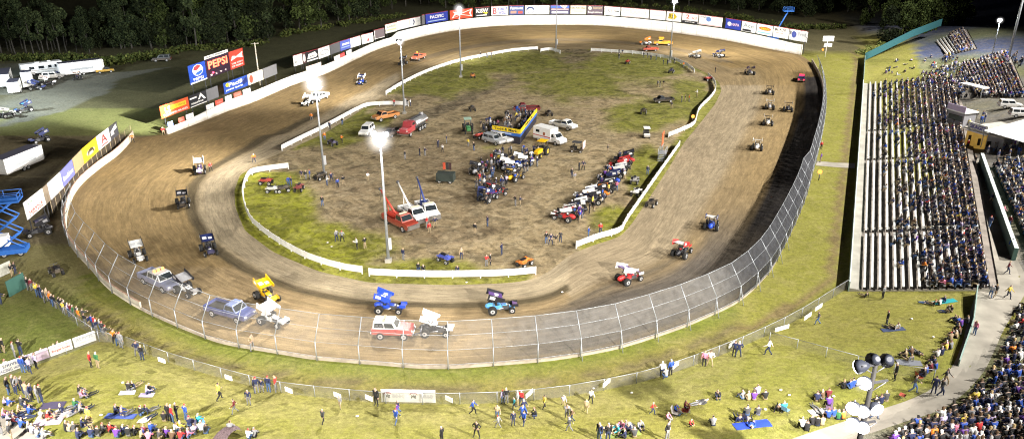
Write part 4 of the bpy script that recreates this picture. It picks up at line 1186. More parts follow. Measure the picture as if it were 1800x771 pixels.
for i in range(46):
    x = 480 + i * 990 / 46 + rnd.uniform(-8, 8)
    base = 66 - 50 * smooth(470, 760, x) + 14 * smooth(1200, 1420, x) - rnd.uniform(0, 10) - (4 if i % 2 else 0)
    if x < 640: base -= 0
    p = flat(x, min(base, 66))
    kind = rnd.choice(['broad', 'broad', 'dark']) if x < 1240 else 'dark'
    put_tree(kind, p, rnd.uniform(.6, 1.1), ('green broad tree standing behind the far wall boards' if kind == 'broad' else 'dark tree standing behind the far wall boards'), 'trees behind the far wall ' + kind)
for x, y, s in [(1558, 84, .62), (1585, 80, .7), (1610, 74, .8), (1632, 68, .85), (1655, 60, .9), (1676, 54, .8), (1600, 60, .95), (1640, 48, 1.0), (1690, 44, .9), (1560, 58, .8), (1522, 50, .7)]:
    put_tree('broad' if s > .65 else 'dark', flat(x, y), s, 'green tree in the clump behind the blue green wall' if s > .65 else 'low dark tree at the left edge of the clump behind the blue green wall', 'trees behind the small far lawn')
for x, y in [(1415, 30), (1450, 24), (1490, 22), (1530, 20), (1475, 8), (1380, 28)]:
    put_tree('dark', flat(x, y), rnd.uniform(.7, 1.0), 'nearly black tree behind the far gate', 'black trees beyond the gate')
# low undergrowth bands
clumps = []
def band(px_line, n, r):
    for k in range(n):
        f = rnd.random() * (len(px_line) - 1); i = int(f); a = flat(*px_line[i]); b_ = flat(*px_line[i + 1]); p = a.lerp(b_, f - i)
        q = V((p.x + rnd.uniform(-2.5, 2.5), p.y + rnd.uniform(-3, 3), hgt(p.x, p.y) + r * .35)); clumps.append((q, r * rnd.uniform(.6, 1.3), .6))
band([(-20, 106), (60, 104), (130, 104), (170, 112), (250, 102), (320, 88), (400, 84), (470, 76)], 170, 1.5)
band([(170, 118), (230, 108), (300, 96)], 60, 2.0)
band([(480, 66), (600, 46), (700, 30)], 60, 1.8)
band([(760, 12), (1000, 6), (1200, 18), (1300, 34), (1400, 52), (1480, 50)], 130, 1.9)
me = leaf_mesh('undergrowth', clumps, 15000, .38, (.03, .045, .012), (.1, .11, .03), rnd)
o = bpy.data.objects.new('undergrowth', me); COL.objects.link(o); stuff(o)
clumps = []
band([(1524, 98), (1560, 86), (1600, 74), (1645, 62)], 60, 1.0)
me = leaf_mesh('bramble_hedge', clumps, 4500, .26, (.06, .08, .02), (.18, .2, .06), rnd)
o = bpy.data.objects.new('bramble_hedge', me); COL.objects.link(o); tag(o, 'light green bramble hedge along the back of the blue green wall', 'hedge')
# ------------------------------------------------------------------ vehicles
PAINT = MA('paint', .4, dust=.55); PAINT2 = MA('paint2', .45, .1); PAINT3 = MA('paint3', .45, .1)
GLASS = M('dark_car_glass', (.02, .025, .03), .08, spec=.6)
CHROME = M('dull_chrome', (.55, .55, .57), .3, .9)
RIM = M('pale_wheel_rim', (.62, .62, .64), .35, .5)
HEADL = M('headlight_glass', (.75, .75, .72), .2)
TAILL = M('red_tail_glass', (.45, .02, .02), .3)
DARKIN = M('dark_interior', (.03, .028, .026), .9)
def wheel(root, x, y, r, w, rim=RIM, rr=.62):
    mb = MB(); mb.bar((x, y - w / 2, r), (x, y + w / 2, r), r, RUBBER, 16); o = mb.build('wheel', root)
    s = 1 if y > 0 else -1
    mb = MB(); mb.bar((x, y + s * (w / 2 - .03), r), (x, y + s * (w / 2 + .015), r), r * rr, rim, 14); mb.bar((x, y + s * (w / 2), r), (x, y + s * (w / 2 + .04), r), r * .22, DSTEEL, 8); mb.build('rim', o)
    return o
def quad(mb, pts, mat): mb.face(pts, mat)
def car(name, cat, L=5.4, W=1.95, belt=1.08, roof=1.78, cx0=-.55, cx1=1.05, bed=True, wr=.39, wb=None, boxrear=False, lift=0.0, bar=None, barh=.14, hood=True, ws=.55, rs=.12, bedin=None):
    root = thing(name, 'x', cat)
    z0 = .42 + lift; belt += lift; roof += lift
    mb = MB(); hw = W / 2
    rear = cx0 - .2 if bed else -L / 2
    prof = [(rear, z0), (L / 2 - .05, z0), (L / 2, z0 + .2), (L / 2 - .06, belt - .18), (L / 2 - .3, belt - .08), (cx1 + .25, belt), (rear, belt)]
    if not hood: prof = [(rear, z0), (L / 2 - .05, z0), (L / 2, z0 + .25), (L / 2 - .02, belt), (rear, belt)]
    mb.prism(prof, -hw, hw, PAINT, iny=[0.03 if z < belt - .3 else .06 for x, z in prof])
    mb.build('body', root, bevel=.04)
    if bed:
        mb = MB(); bl = -L / 2
        ln = cx0 - .22 - bl; c = (bl + cx0 - .22) / 2
        mb.box((c, 0, z0 + .16), (ln, W - .08, .32), PAINT)
        for s in (-1, 1): mb.box((c, s * (hw - .07), (z0 + .32 + belt) / 2), (ln, .09, belt - z0 - .32), PAINT)
        mb.box((bl + .05, 0, (z0 + .32 + belt) / 2), (.09, W - .24, belt - z0 - .33), PAINT)
        mb.box((cx0 - .27, 0, (z0 + .32 + belt) / 2), (.08, W - .24, belt - z0 - .33), PAINT)
        b = mb.build('bed', root)
        mb = MB(); mb.box((c, 0, z0 + .335), (ln - .2, W - .26, .02), bedin or DARKIN); mb.build('bed_floor', b)
    x0 = cx0 if bed else -L / 2 + .1
    g = [(x0 - .12 if not boxrear else x0, belt - .03), (cx1 + .2, belt - .03), (cx1 - ws + .1, roof), (x0 + rs, roof)]
    mb = MB(); mb.prism(g, -hw + .1, hw - .1, PAINT2, iny=[0, 0, .14, .14]); cab = mb.build('cabin', root, bevel=.03)
    # glazing, slightly proud
    def gp(t, u, side):          # point on side face
        lo = V((g[0][0] * (1 - t) + g[1][0] * t, 0, belt)); hi = V((g[3][0] * (1 - t) + g[2][0] * t, 0, roof))
        p = lo.lerp(hi, u); y = (hw - .1) - .14 * u + .006; p.y = side * y; return p
    for s in (-1, 1):
        nwin = 2 if (bed and cx1 - cx0 > 2) or not bed else 1
        for k in range(nwin):
            a = .07 + .88 * k / nwin; b_ = .07 + .88 * (k + 1) / nwin - .05
            mb = MB(); quad(mb, [gp(a, .16, s), gp(b_, .16, s), gp(b_, .84, s), gp(a, .84, s)], GLASS); mb.build('side_window', root)
    d = V((g[1][0] - g[2][0], 0, belt - roof)); n = V((-d.z, 0, d.x)).normalized() * .012
    if n.x < 0: n = -n
    f0 = V((g[1][0], 0, belt)); f1 = V((g[2][0], 0, roof))
    mb = MB(); a, b_ = f0.lerp(f1, .14) + n, f0.lerp(f1, .88) + n
    quad(mb, [a + V((0, -hw + .22, 0)), a + V((0, hw - .22, 0)), b_ + V((0, hw - .32, 0)), b_ + V((0, -hw + .32, 0))], GLASS); mb.build('windscreen', root)
    f0 = V((g[0][0], 0, belt)); f1 = V((g[3][0], 0, roof)); a, b_ = f0.lerp(f1, .2) + V((-.014, 0, 0)), f0.lerp(f1, .85) + V((-.014, 0, 0))
    mb = MB(); quad(mb, [a + V((0, -hw + .3, 0)), a + V((0, hw - .3, 0)), b_ + V((0, hw - .36, 0)), b_ + V((0, -hw + .36, 0))], GLASS); mb.build('rear_window', root)
    wb = wb or L * .6
    for sx in (-1, 1):
        for sy in (-1, 1): wheel(root, sx * wb / 2 + .02, sy * (hw - .13), wr, .26)
    for s in (-1, 1):
        mb = MB(); mb.box((L / 2 - .02, s * (hw - .3), belt - .3), (.08, .3, .17), HEADL); mb.build('headlight', root)
        mb = MB(); mb.box((-L / 2 - .0, s * (hw - .2), belt - .28), (.07, .16, .24), TAILL); mb.build('tail_light', root)
    mb = MB(); mb.box((L / 2 + .05, 0, z0 + .08), (.12, W - .1, .18), CHROME); mb.build('front_bumper', root)
    mb = MB(); mb.box((-L / 2 - .06, 0, z0 + .08), (.12, W - .1, .16), CHROME); mb.build('rear_bumper', root)
    if bar:
        mb = MB(); xm = (g[3][0] + g[2][0]) / 2
        mb.box((xm, 0, roof + barh / 2 + .01), (.3, 1.2, barh), bar); mb.build('light_bar', root)
    return root
ORL = ME('orange_beacon', (1, .33, .06), 3.2); RDL = ME('red_beacon', (1, .04, .09), 3); BLL = ME('pale_beacon', (1, .85, .6), 1.2)

# sprint car -----------------------------------------------------------------
def sprint_car():
    r = thing('sprint_car', 'x', 'race car')
    mb = MB()
    mb.prism([(-.35, .32), (1.55, .34), (1.6, .52), (.55, .86), (-.1, .92), (-.35, .8)], -.33, .33, PAINT3, iny=[0, .08, .12, .06, .03, 0]); mb.build('hood', r, bevel=.03)
    mb = MB(); mb.face([(.1, -.1, .925), (.56, -.1, .875), (.56, .1, .875), (.1, .1, .925)], PAINT); mb.face([(.62, -.16, .85), (1.3, -.1, .65), (1.3, .1, .65), (.62, .16, .85)], MA('paint4')); mb.build('hood_stripe', r)
    mb = MB(); mb.ball((-1.15, 0, .72), .5, PAINT3, 12, 8, (1.25, .72, .75)); mb.build('tail_tank', r)
    mb = MB()
    for s in (-1, 1): mb.box((-.45, s * .38, .62), (.95, .04, .5), PAINT3)
    mb.build('side_panel', r)
    mb = MB(); mb.box((.55, 0, .6), (.75, .7, .42), DSTEEL); mb.bar((.3, -.42, .55), (-.9, -.55, .42), .055, CHROME, 6); mb.build('engine', r)
    mb = MB()
    for s in (-1, 1):
        y = s * .34
        pts_ = [V((-.95, y, .4)), V((-.8, y, 1.35)), V((-.15, y, 1.38)), V((.15, y, .85)), V((1.45, y * .8, .5))]
        for a, b_ in zip(pts_, pts_[1:]): mb.bar(a, b_, .035, DSTEEL, 5)
        mb.bar((-.95, y, .4), (1.45, y * .8, .34), .035, DSTEEL, 5)
    for x, z in ((-.8, 1.35), (-.15, 1.38)): mb.bar((x, -.34, z), (x, .34, z), .035, DSTEEL, 5)
    mb.build('roll_cage', r)
    mb = MB(); mb.ball((-.5, 0, 1.08), .16, MA('paint2', .45), 8, 6); mb.box((-.55, 0, .8), (.3, .42, .36), DARKIN); mb.build('driver', r)
    wheel(r, -1.0, -.86, .5, .46, RIM, .5); wheel(r, -1.0, .80, .46, .38, RIM, .5); wheel(r, 1.22, -.74, .37, .26, RIM, .55); wheel(r, 1.22, .74, .37, .26, RIM, .55)
    mb = MB(); mb.bar((-1.0, -.8, .48), (-1.0, .8, .46), .05, DSTEEL, 6); mb.bar((1.22, -.7, .37), (1.22, .7, .37), .04, DSTEEL, 6); mb.build('axle', r)
    tilt = Matrix.Rotation(R(15), 3, 'Y')
    def w(x, y, z): return tilt @ V((x, y, z)) + V((-.55, 0, 1.92))
    mb = MB(); prof = [(-.78, 0.0), (-.3, -.04), (.3, -.03), (.76, .03), (.76, .07), (.3, .03), (-.3, .03), (-.78, .07)]
    vs = [w(x, -.76, z) for x, z in prof] + [w(x, .76, z) for x, z in prof]; n = len(prof)
    mb.grp(vs, [(k, (k + 1) % n, n + (k + 1) % n, n + k) for k in range(n)] + [tuple(range(n))[::-1], tuple(range(n, 2 * n))], PAINT); wing = mb.build('top_wing', r)
    for s in (-1, 1):
        mb = MB(); y0, y1 = s * .77, s * .81; P2 = [(-.98, -.3), (.72, -.3), (.98, -.12), (.98, .22), (-.98, .44)]
        vs = [w(x, y0, z) for x, z in P2] + [w(x, y1, z) for x, z in P2]
        mb.grp(vs, [(0, 1, 2, 3, 4), (9, 8, 7, 6, 5)] + [(k, (k + 1) % 5, 5 + (k + 1) % 5, 5 + k) for k in range(5)], PAINT2); sb_ = mb.build('side_board', wing)
    mb = MB(); mb.grp([w(-.3, -.6, .045), w(.25, -.6, .045), w(.25, -.08, .045), w(-.3, -.08, .045)], [(0, 1, 2, 3)], MA('paint4')); mb.grp([w(-.1, .12, .045), w(.35, .12, .045), w(.35, .6, .045), w(-.1, .6, .045)], [(0, 1, 2, 3)], MA('paint4')); mb.build('wing_decal', wing)
    for s in (-1, 1):
        mb = MB(); mb.grp([w(-.75, s * .816, -.12), w(-.15, s * .816, -.12), w(-.15, s * .816, .2), w(-.75, s * .816, .26)], [(0, 1, 2, 3)], MA('paint4')); mb.build('board_decal', wing)
    mb = MB()
    for s in (-1, 1): mb.bar((-.7, s * .3, 1.3), w(-.1, s * .3, 0), .03, DSTEEL, 5); mb.bar((-.15, s * .3, 1.3), w(.3, s * .3, 0), .03, DSTEEL, 5)
    mb.build('wing_strut', r)
    mb = MB(); tm = Matrix.Rotation(R(20), 3, 'Y'); mb.box((1.62, 0, .82), (.62, .9, .05), PAINT, mtx=tm)
    for s in (-1, 1): mb.box((1.6, s * .47, .85), (.72, .03, .32), PAINT2)
    mb.build('nose_wing', r)
    return r
# prototype list ------------------------------------------------------------------
P_SPR = sprint_car()
C_ = dict(white=(.78, .78, .78), black=(.015, .015, .02), navy=(.02, .03, .12), blue=(.02, .07, .5), yellow=(.8, .48, .01), orange=(.7, .2, .02), red=(.5, .03, .03), grey=(.3, .3, .32), purple=(.1, .05, .2), ltblue=(.1, .35, .7), pink=(.6, .2, .3), green=(.04, .2, .06), silver=(.55, .56, .58))
RACE = [ # x, y, heading px, wing, side boards, body, label
 (685, 546, (1, .05), 'blue', 'blue', 'blue', 'blue winged sprint car with white blocks on the wing passing the near turn'),
 (880, 546, (1, -.06), 'purple', 'black', 'ltblue', 'dark winged sprint car with a bright blue body at the near turn'),
 (766, 586, (1, .04), 'white', 'white', 'black', 'white winged sprint car pushed by the red and white truck'),
 (482, 568, (1, .33), 'white', 'white', 'white', 'white sprint car pushed by the blue pickup'),
 (471, 526, (.8, .55), 'yellow', 'yellow', 'yellow', 'bright yellow winged sprint car in the near left turn'),
 (331, 515, (.9, .45), 'grey', 'black', 'white', 'white bodied sprint car with black wing pushed by the grey truck'),
 (245, 455, (.45, .9), 'white', 'black', 'white', 'white winged sprint car with black side boards near the left fence'),
 (369, 444, (.42, .9), 'navy', 'black', 'black', 'navy winged sprint car with black boards at the inside of the left turn'),
 (323, 362, (.05, 1), 'black', 'black', 'black', 'all black sprint car heading down the left turn'),
 (352, 303, (.0, 1), 'white', 'white', 'purple', 'sprint car with white side boards standing beside a person in red'),
 (635, 148, (-.8, .55), 'navy', 'white', 'blue', 'navy and white sprint car alone on the back straight'),
 (708, 114, (-.9, .5), 'black', 'black', 'black', 'black sprint car pushed by the orange red pickup'),
 (540, 185, (-.9, .55), 'white', 'white', 'white', 'white sprint car pushed by the white pickup on the back straight'),
 (1135, 79, (-1, -.02), 'white', 'orange', 'white', 'white sprint car beside the orange pickup at the far turn'),
 (1221, 102, (-1, -.16), 'white', 'white', 'white', 'bright white sprint car second behind the orange pickup'),
 (1263, 101, (-1, -.2), 'silver', 'navy', 'white', 'silver winged sprint car with dark boards at the far right turn'),
 (1317, 131, (-.85, -.5), 'black', 'purple', 'grey', 'dark sprint car between the white cars and the queue of four'),
 (1352, 165, (-.1, -1), 'black', 'black', 'grey', 'black winged sprint car at the head of the queue on the right'),
 (1352, 191, (.02, -1), 'white', 'white', 'grey', 'sprint car with a white wing behind the queue leader'),
 (1384, 195, (-.05, -1), 'black', 'grey', 'black', 'black sprint car on the outside of the queue at the right'),
 (1349, 219, (.1, -1), 'black', 'white', 'white', 'black and white sprint car third in the right hand queue'),
 (1330, 262, (.22, -1), 'white', 'white', 'white', 'white sprint car last in the right hand queue'),
 (1250, 400, (.35, -1), 'white', 'navy', 'blue', 'white and blue sprint car alone on the front straight'),
 (1198, 448, (.7, -.6), 'white', 'red', 'black', 'sprint car with red and white wing entering the front straight'),
 (1105, 494, (.95, -.3), 'purple', 'white', 'red', 'red white and purple sprint car leaving the near turn'),
]
for x, y, h, a, b_, c, lab in RACE:
    dc = 'white' if a in ('blue', 'purple', 'navy') else ('silver' if a == 'white' else ('grey' if a in ('black', 'grey', 'silver') else 'white'))
    o_ = place(P_SPR, tuple(flat(x, y) + V((0, 0, .022))), heading(x, y, *h), lab, 'sprint cars on the track', paint=C_[a], paint2=C_[b_], paint3=C_[c], paint4=C_[dc])
    if x == 766:
        tl = Matrix.Rotation(R(15), 3, 'Y'); wg = [k for k in o_.children if k.name.startswith('top_wing')][0]
        letters('57', SM(BK), wg, .6, .36, tl @ V((.2, -.822, .0)) + V((-.55, 0, 1.92)), tl @ V((1, 0, 0)), tl @ V((0, 0, 1)), 'number')
INFC = [(1000, 381, 'navy', 'black', 'black'), (1012, 374, 'black', 'white', 'black'), (1040, 357, 'black', 'black', 'grey'), (1030, 352, 'navy', 'white', 'navy'), (1052, 345, 'orange', 'black', 'orange'), (1064, 336, 'white', 'black', 'black'),
        (1072, 322, 'silver', 'navy', 'blue'), (1083, 310, 'navy', 'white', 'black'), (1090, 298, 'black', 'red', 'black'), (1098, 287, 'navy', 'black', 'red'), (992, 386, 'red', 'white', 'red'),
        (872, 344, 'red', 'black', 'red'), (897, 300, 'white', 'white', 'grey'), (905, 316, 'yellow', 'black', 'yellow'), (884, 288, 'silver', 'black', 'navy'), (920, 291, 'black', 'white', 'blue'), (842, 305, 'black', 'black', 'grey'), (858, 352, 'black', 'navy', 'black')]
nm = {'navy': 'navy', 'black': 'black', 'orange': 'orange', 'white': 'white', 'red': 'red', 'yellow': 'yellow', 'silver': 'silver'}
ordn = ['first', 'second', 'third', 'fourth', 'fifth', 'sixth', 'seventh', 'eighth', 'ninth', 'tenth', 'eleventh']
for i, (x, y, a, b_, c) in enumerate(INFC):
    if i < 11: lab = '%s winged sprint car parked %s from the near end of the front row' % (nm[a], ordn[[10, 0, 1, 3, 2, 4, 5, 6, 7, 8, 9].index(i)] if i in (10, 0, 1, 3, 2, 4, 5, 6, 7, 8, 9) else '')
    else: lab = '%s winged sprint car with %s boards parked in the middle infield crowd' % (nm[a], b_)
    hd = (-1, -.12) if i < 11 else (1, -.3)
    place(P_SPR, tuple(flat(x, y) + V((0, 0, .015))), heading(x, y, *hd) + random.uniform(-.25, .25), lab, 'parked sprint cars in the infield', paint=C_[a], paint2=C_[b_], paint3=C_[c], paint4=C_['white'])
for x, y, a, lab in [(72, 250, 'white', 'white winged sprint car standing at the nose of the white trailer'), (44, 197, 'ltblue', 'teal sprint car parked on the left gravel'), (66, 158, 'navy', 'navy sprint car in the pit row under the white van'), (84, 150, 'red', 'dark red sprint car at the right of the pit row'), (12, 206, 'white', 'white nosed sprint car at the left picture edge'), (70, 412, 'navy', 'navy sprint car beside the blue scissor lift'), (137, 140, 'orange', 'orange sprint car by the white box trailer')]:
    place(P_SPR, tuple(G(x, y, .02)), R(random.uniform(0, 360)), lab, 'sprint cars in the pits', paint=C_[a], paint2=C_[random.choice(['white', 'black', 'navy'])], paint3=C_['black'], paint4=C_['grey'])

# trucks on the track --------------------------------------------------------------
def put(o, x, y, h, label, p1='white', p2=None, p3='grey', sc=1.0, dz=.02):
    r = place(o, tuple(G(x, y, dz)), heading(x, y, *h), label, None, paint=C_[p1] if isinstance(p1, str) else p1, paint2=C_[p2 or p1] if isinstance(p2 or p1, str) else (p2 or p1), paint3=C_[p3])
    if sc != 1: r.scale = (sc,) * 3
    return r
bron = car('push_truck', 'truck', 4.3, 1.9, 1.1, 1.85, -1.9, .45, False, .42, 2.5, True, .18, BLL, ws=.35)
letters('PUSH', SM((.1, .1, .12)), bron, .85, .3, V((-1.2, -.905, 1.68)), V((1, 0, 0)), V((0, .12, 1)).normalized(), 'lettering', .03)
mb = MB(); mb.bar((2.2, -.5, .6), (3.0, -.5, .75), .06, DSTEEL, 6); mb.bar((2.2, .5, .6), (3.0, .5, .75), .06, DSTEEL, 6); mb.box((3.02, 0, .75), (.12, 1.5, .5), DSTEEL); mb.build('push_bumper', bron)
put(bron, 692, 590, (1, .03), 'red and white boxy push truck with lettered side on the near turn', (.42, .06, .06), 'white')
pk = car('pickup_truck', 'pickup', 5.9, 2.05, 1.1, 1.8, .1, 1.6, True, .43, 3.6, lift=.15, ws=.5)
pk1 = put(pk, 406, 556, (1, .28), 'blue pickup pushing the white sprint car in the near left turn', (.05, .07, .22), (.16, .2, .36))
cr = car('crew_truck', 'pickup', 6.3, 2.1, 1.15, 1.9, -1.0, 1.5, True, .45, 4.0, lift=.15, ws=.5)
mb = MB()
for y in (-.6, -.1, .45): mb.ball((.3, y, 2.25), .2, ME('orange_flash', (1, .4, .12), 3.5), 8, 6)
mb.build('beacon', cr)
mb = MB(); mb.ball((-3.2, -.8, .95), .17, ME('red_tail_glow', (1, .12, .05), 2.5), 8, 6); mb.build('lit_tail_light', cr)
put(cr, 283, 502, (.9, .42), 'long grey blue truck with glowing orange beacons pushing a black winged car', (.2, .22, .34), (.5, .5, .52))
put(pk, 562, 176, (-.9, .42), 'white pickup pushing a white sprint car on the back straight', 'white')
pr = put(pk, 736, 105, (-1, .42), 'orange red pickup with beacon pushing a black sprint car', (.55, .14, .08))
mb = MB(); mb.ball((.8, 0, 2.25), .25, ORL, 8, 6); b = mb.build('beacon', pr)
po = put(pk, 1165, 80, (-1, -.02), 'orange pickup with raised orange board at the far turn', (.68, .3, .02))
mb = MB(); mb.box((.6, 0, 2.35), (1.6, 1.5, .35), M('orange_board', (.8, .35, .02), .6)); mb.build('roof_board', po)
put(pk, 1143, 90, (-1, .02), 'red low pickup in front of the orange one at the far turn', (.6, .1, .06), (.6, .1, .06), sc=.8)
pc = car('pace_car', 'car', 4.8, 1.9, .95, 1.45, -1.0, .9, False, .34, 2.9, bar=RDL, barh=.35, ws=.7, rs=.5)
for s in (-1, 1):
    mb = MB(); mb.ball((-2.42, s * .6, .75), .17, RDL, 8, 6); mb.build('lit_tail_light', pc)
put(pc, 1408, 142, (.1, -1), 'dark red pace car with glowing red lights by the far gate', (.2, .02, .06), 'navy')
# infield vehicles ----------------------------------------------------------------
put(pk, 678, 210, (-1, .22), 'orange pickup parked on the grass beside the left white wall', (.5, .2, .06), (.45, .2, .08))
su = car('suv', 'car', 4.9, 1.95, 1.1, 1.85, -2.3, .9, False, .4, 2.9, True, .05, ws=.5)
put(su, 645, 236, (-.7, .62), 'white boxy estate car parked on the left infield grass', 'white', 'white')
put(su, 882, 249, (1, .28), 'white estate car with dark side windows in front of the stage', 'white')
put(su, 868, 252, (1, .28), 'silver grey estate car nearest the stage crowd', (.4, .42, .46), (.3, .32, .36), sc=.95)
put(pk, 990, 226, (1, .22), 'white pickup parked behind the ambulance', 'white')
put(pk, 690, 238, (-.8, .4), 'dark grey flatbed car half hidden behind the lamp glare', (.14, .12, .12), (.12, .1, .1), sc=.8)
put(pk, 925, 197, (-1, .02), 'dark red pickup behind the yellow and blue stage', (.16, .01, .02), (.16, .01, .02))
put(pk, 1166, 180, (-1, .08), 'black pickup parked on the far right infield', 'black', 'black', sc=.8)
# wreckers
def wrecker(lab, x, y, h, p1, p2, boom):
    r = car('tow_truck', 'tow truck', 6.2, 2.15, 1.25, 2.1, .2, 1.75, True, .46, 3.9, lift=.15, ws=.5, bar=BLL)
    bm_ = M('boom_%d' % (boom[0] * 255), boom, .5)
    mb = MB(); mb.box((-1.4, 0, 1.35), (1.5, 1.0, .7), bm_); mb.bar((-.9, 0, 1.6), (-4.6, 0, 4.4), .17, bm_, 6, .11); mb.bar((-2.2, -.4, 1.2), (-2.9, 0, 3.1), .07, bm_, 5); mb.build('boom', r)
    mb = MB(); mb.ball((-4.65, 0, 4.4), .25, DSTEEL, 8, 6); mb.bar((-4.65, 0, 4.4), (-4.65, 0, 2.6), .03, DSTEEL, 4); mb.build('hook', r)
    mb = MB(); mb.box((3.25, 0, .95), (.18, 1.9, .55), CHROME); mb.build('grille', r)
    return put(r, x, y, h, lab, p1, p2)
wrecker('orange red tow truck with raised red boom', 704, 398, (.85, .42), (.27, .04, .025), (.32, .07, .05), (.5, .05, .03))
wrecker('white tow truck with white boom between two others', 727, 386, (.78, .55), 'white', 'white', (.75, .75, .75))
wrecker('white and blue tow truck with navy boom, rightmost of the three', 752, 379, (.6, .68), 'white', 'white', (.03, .05, .2))
# ambulance
am = car('ambulance', 'ambulance', 6.6, 2.2, 1.3, 2.15, 1.0, 2.2, False, .42, 4.2, ws=.55)
mb = MB(); mb.box((-1.15, 0, 1.75), (4.3, 2.3, 2.3), PAINT); bx = mb.build('box_body', am, bevel=.05)
mb = MB()
for s in (-1, 1): mb.box((-1.15, s * 1.156, 1.25), (4.28, .012, .16), SM((.45, .03, .05)))
mb.build('red_stripe', bx)
mb = MB()
for s in (-1, 1): mb.box((-.6, s * 1.16, 1.75), (.5, .012, .6), SM((.3, .1, .05)))
mb.build('emblem', bx)
for s in (-1, 1):
    mb = MB(); mb.box((-2.2, s * 1.158, 2.1), (.9, .012, .5), GLASS); mb.build('window', bx)
put(am, 967, 250, (1, .26), 'white ambulance with red stripe and tall box body in the infield', 'white')
# tanker truck
tk = car('tanker_truck', 'truck', 8.6, 2.4, 1.55, 2.55, 1.0, 2.1, False, .5, 6.4, lift=.1, ws=.35)
for ob in list(tk.children):
    if ob.name.startswith(('cabin', 'side_window', 'rear_window', 'body')): bpy.data.objects.remove(ob)
mb = MB(); mb.prism([(.7, .7), (4.2, .7), (4.3, 1.0), (4.25, 1.6), (2.4, 1.75), (.7, 1.75)], -.95, .95, PAINT, iny=[0, .05, .1, .15, 0, 0]); mb.build('hood', tk, bevel=.05)
mb = MB(); mb.prism([(.8, 1.7), (2.4, 1.7), (2.1, 2.65), (.9, 2.65)], -1.05, 1.05, PAINT, iny=[0, 0, .08, .08]); mb.build('cabin', tk, bevel=.05)
for s in (-1, 1):
    mb = MB(); mb.face([(1.0, s * 1.05, 1.95), (2.1, s * 1.05, 1.95), (1.95, s * .995, 2.5), (1.0, s * .995, 2.5)], GLASS); mb.build('side_window', tk)
    mb = MB(); mb.box((3.6, s * 1.1, 1.0), (1.3, .35, .25), PAINT); mb.build('fender', tk)
mb = MB(); mb.box((-1.9, 0, .85), (5.4, 1.0, .3), DSTEEL); mb.build('chassis', tk)
SIL = M('polished_tank', (.6, .6, .62), .35, .75, var=.2)
mb = MB(); n = 18; vs = []
for x in (-4.5, .45):
    for k in range(n): vs.append((x, 1.15 * math.cos(2 * math.pi * k / n), 1.85 + .85 * math.sin(2 * math.pi * k / n)))
mb.grp(vs, [(k, (k + 1) % n, n + (k + 1) % n, n + k) for k in range(n)], SIL, True); mb.grp(vs[:n], [tuple(range(n))[::-1]], SIL); mb.grp(vs[n:], [tuple(range(n))], SIL)
for s in (-1, 1): mb.box((-2, s * 1.17, 1.9), (5.1, .12, .14), WHITE)
mb.box((-2, 0, 2.75), (5.0, .7, .06), DSTEEL); mb.build('tank', tk)
mb = MB(); mb.ball((-3.9, 0, 2.85), .5, SIL, 10, 6, (1, 1, .5)); mb.build('hatch', tk)
for sy in (-1, 1): wheel(tk, -2.0, sy * 1.05, .5, .3); wheel(tk, -.9, sy * 1.05, .5, .3)
put(tk, 726, 232, (-.72, .42), 'red nosed tanker truck with polished silver tank', (.38, .05, .06), 'red')
# stage -------------------------------------------------------------------------
q = [flat(866, 246), flat(914, 254), flat(943, 214), flat(895, 205)]
stg = thing('stage', 'raised stage trailer with yellow and blue lettered banner in the infield', 'stage', tuple((q[0] + q[2]) / 2))
o_ = (q[0] + q[2]) / 2; L4 = [p - o_ for p in q]
mb = MB(); strip = [p + V((0, 0, 1.5)) for p in L4]; mb.face(strip, M('stage_boards', (.18, .14, .1), .8)); 
for i in range(4):
    a, b_ = L4[i], L4[(i + 1) % 4]; mb.face([a, b_, b_ + V((0, 0, 1.5)), a + V((0, 0, 1.5))], M('dark_skirt', (.025, .022, .03), .8))
mb.build('platform', stg)
for i, (txt, w_) in enumerate((('Todd & Mark', .92), ('Mark', .5))):
    a, b_ = L4[i], L4[i + 1]; d = (b_ - a); ln = d.length; d.normalize(); n = V((d.y, -d.x, 0))
    if n.y > 0 and i == 0: n = -n
    if i == 1 and n.x < 0: n = -n
    mb = MB()
    for z0_, z1_, cc in ((1.5, 2.1, (.03, .12, .45)), (2.1, 2.95, (.8, .58, .02))):
        mb.box((a + b_) / 2 + n * .08 + V((0, 0, (z0_ + z1_) / 2)), (ln, .06, z1_ - z0_), SM(cc), math.atan2(d.y, d.x))
    bn = mb.build('banner', stg)
    letters(txt, SM(BK), bn, ln * w_ * .9, .5, (a + b_) / 2 + n * .125 + V((0, 0, 2.52)), d, V((0, 0, 1)), 'lettering', .03)
    if i == 0:
        mb = MB(); mb.box((a + b_) / 2 + n * .12 + V((0, 0, 1.8)), (ln * .4, .02, .2), SM((.6, .65, .75)), math.atan2(d.y, d.x)); mb.build('printed_band', bn)
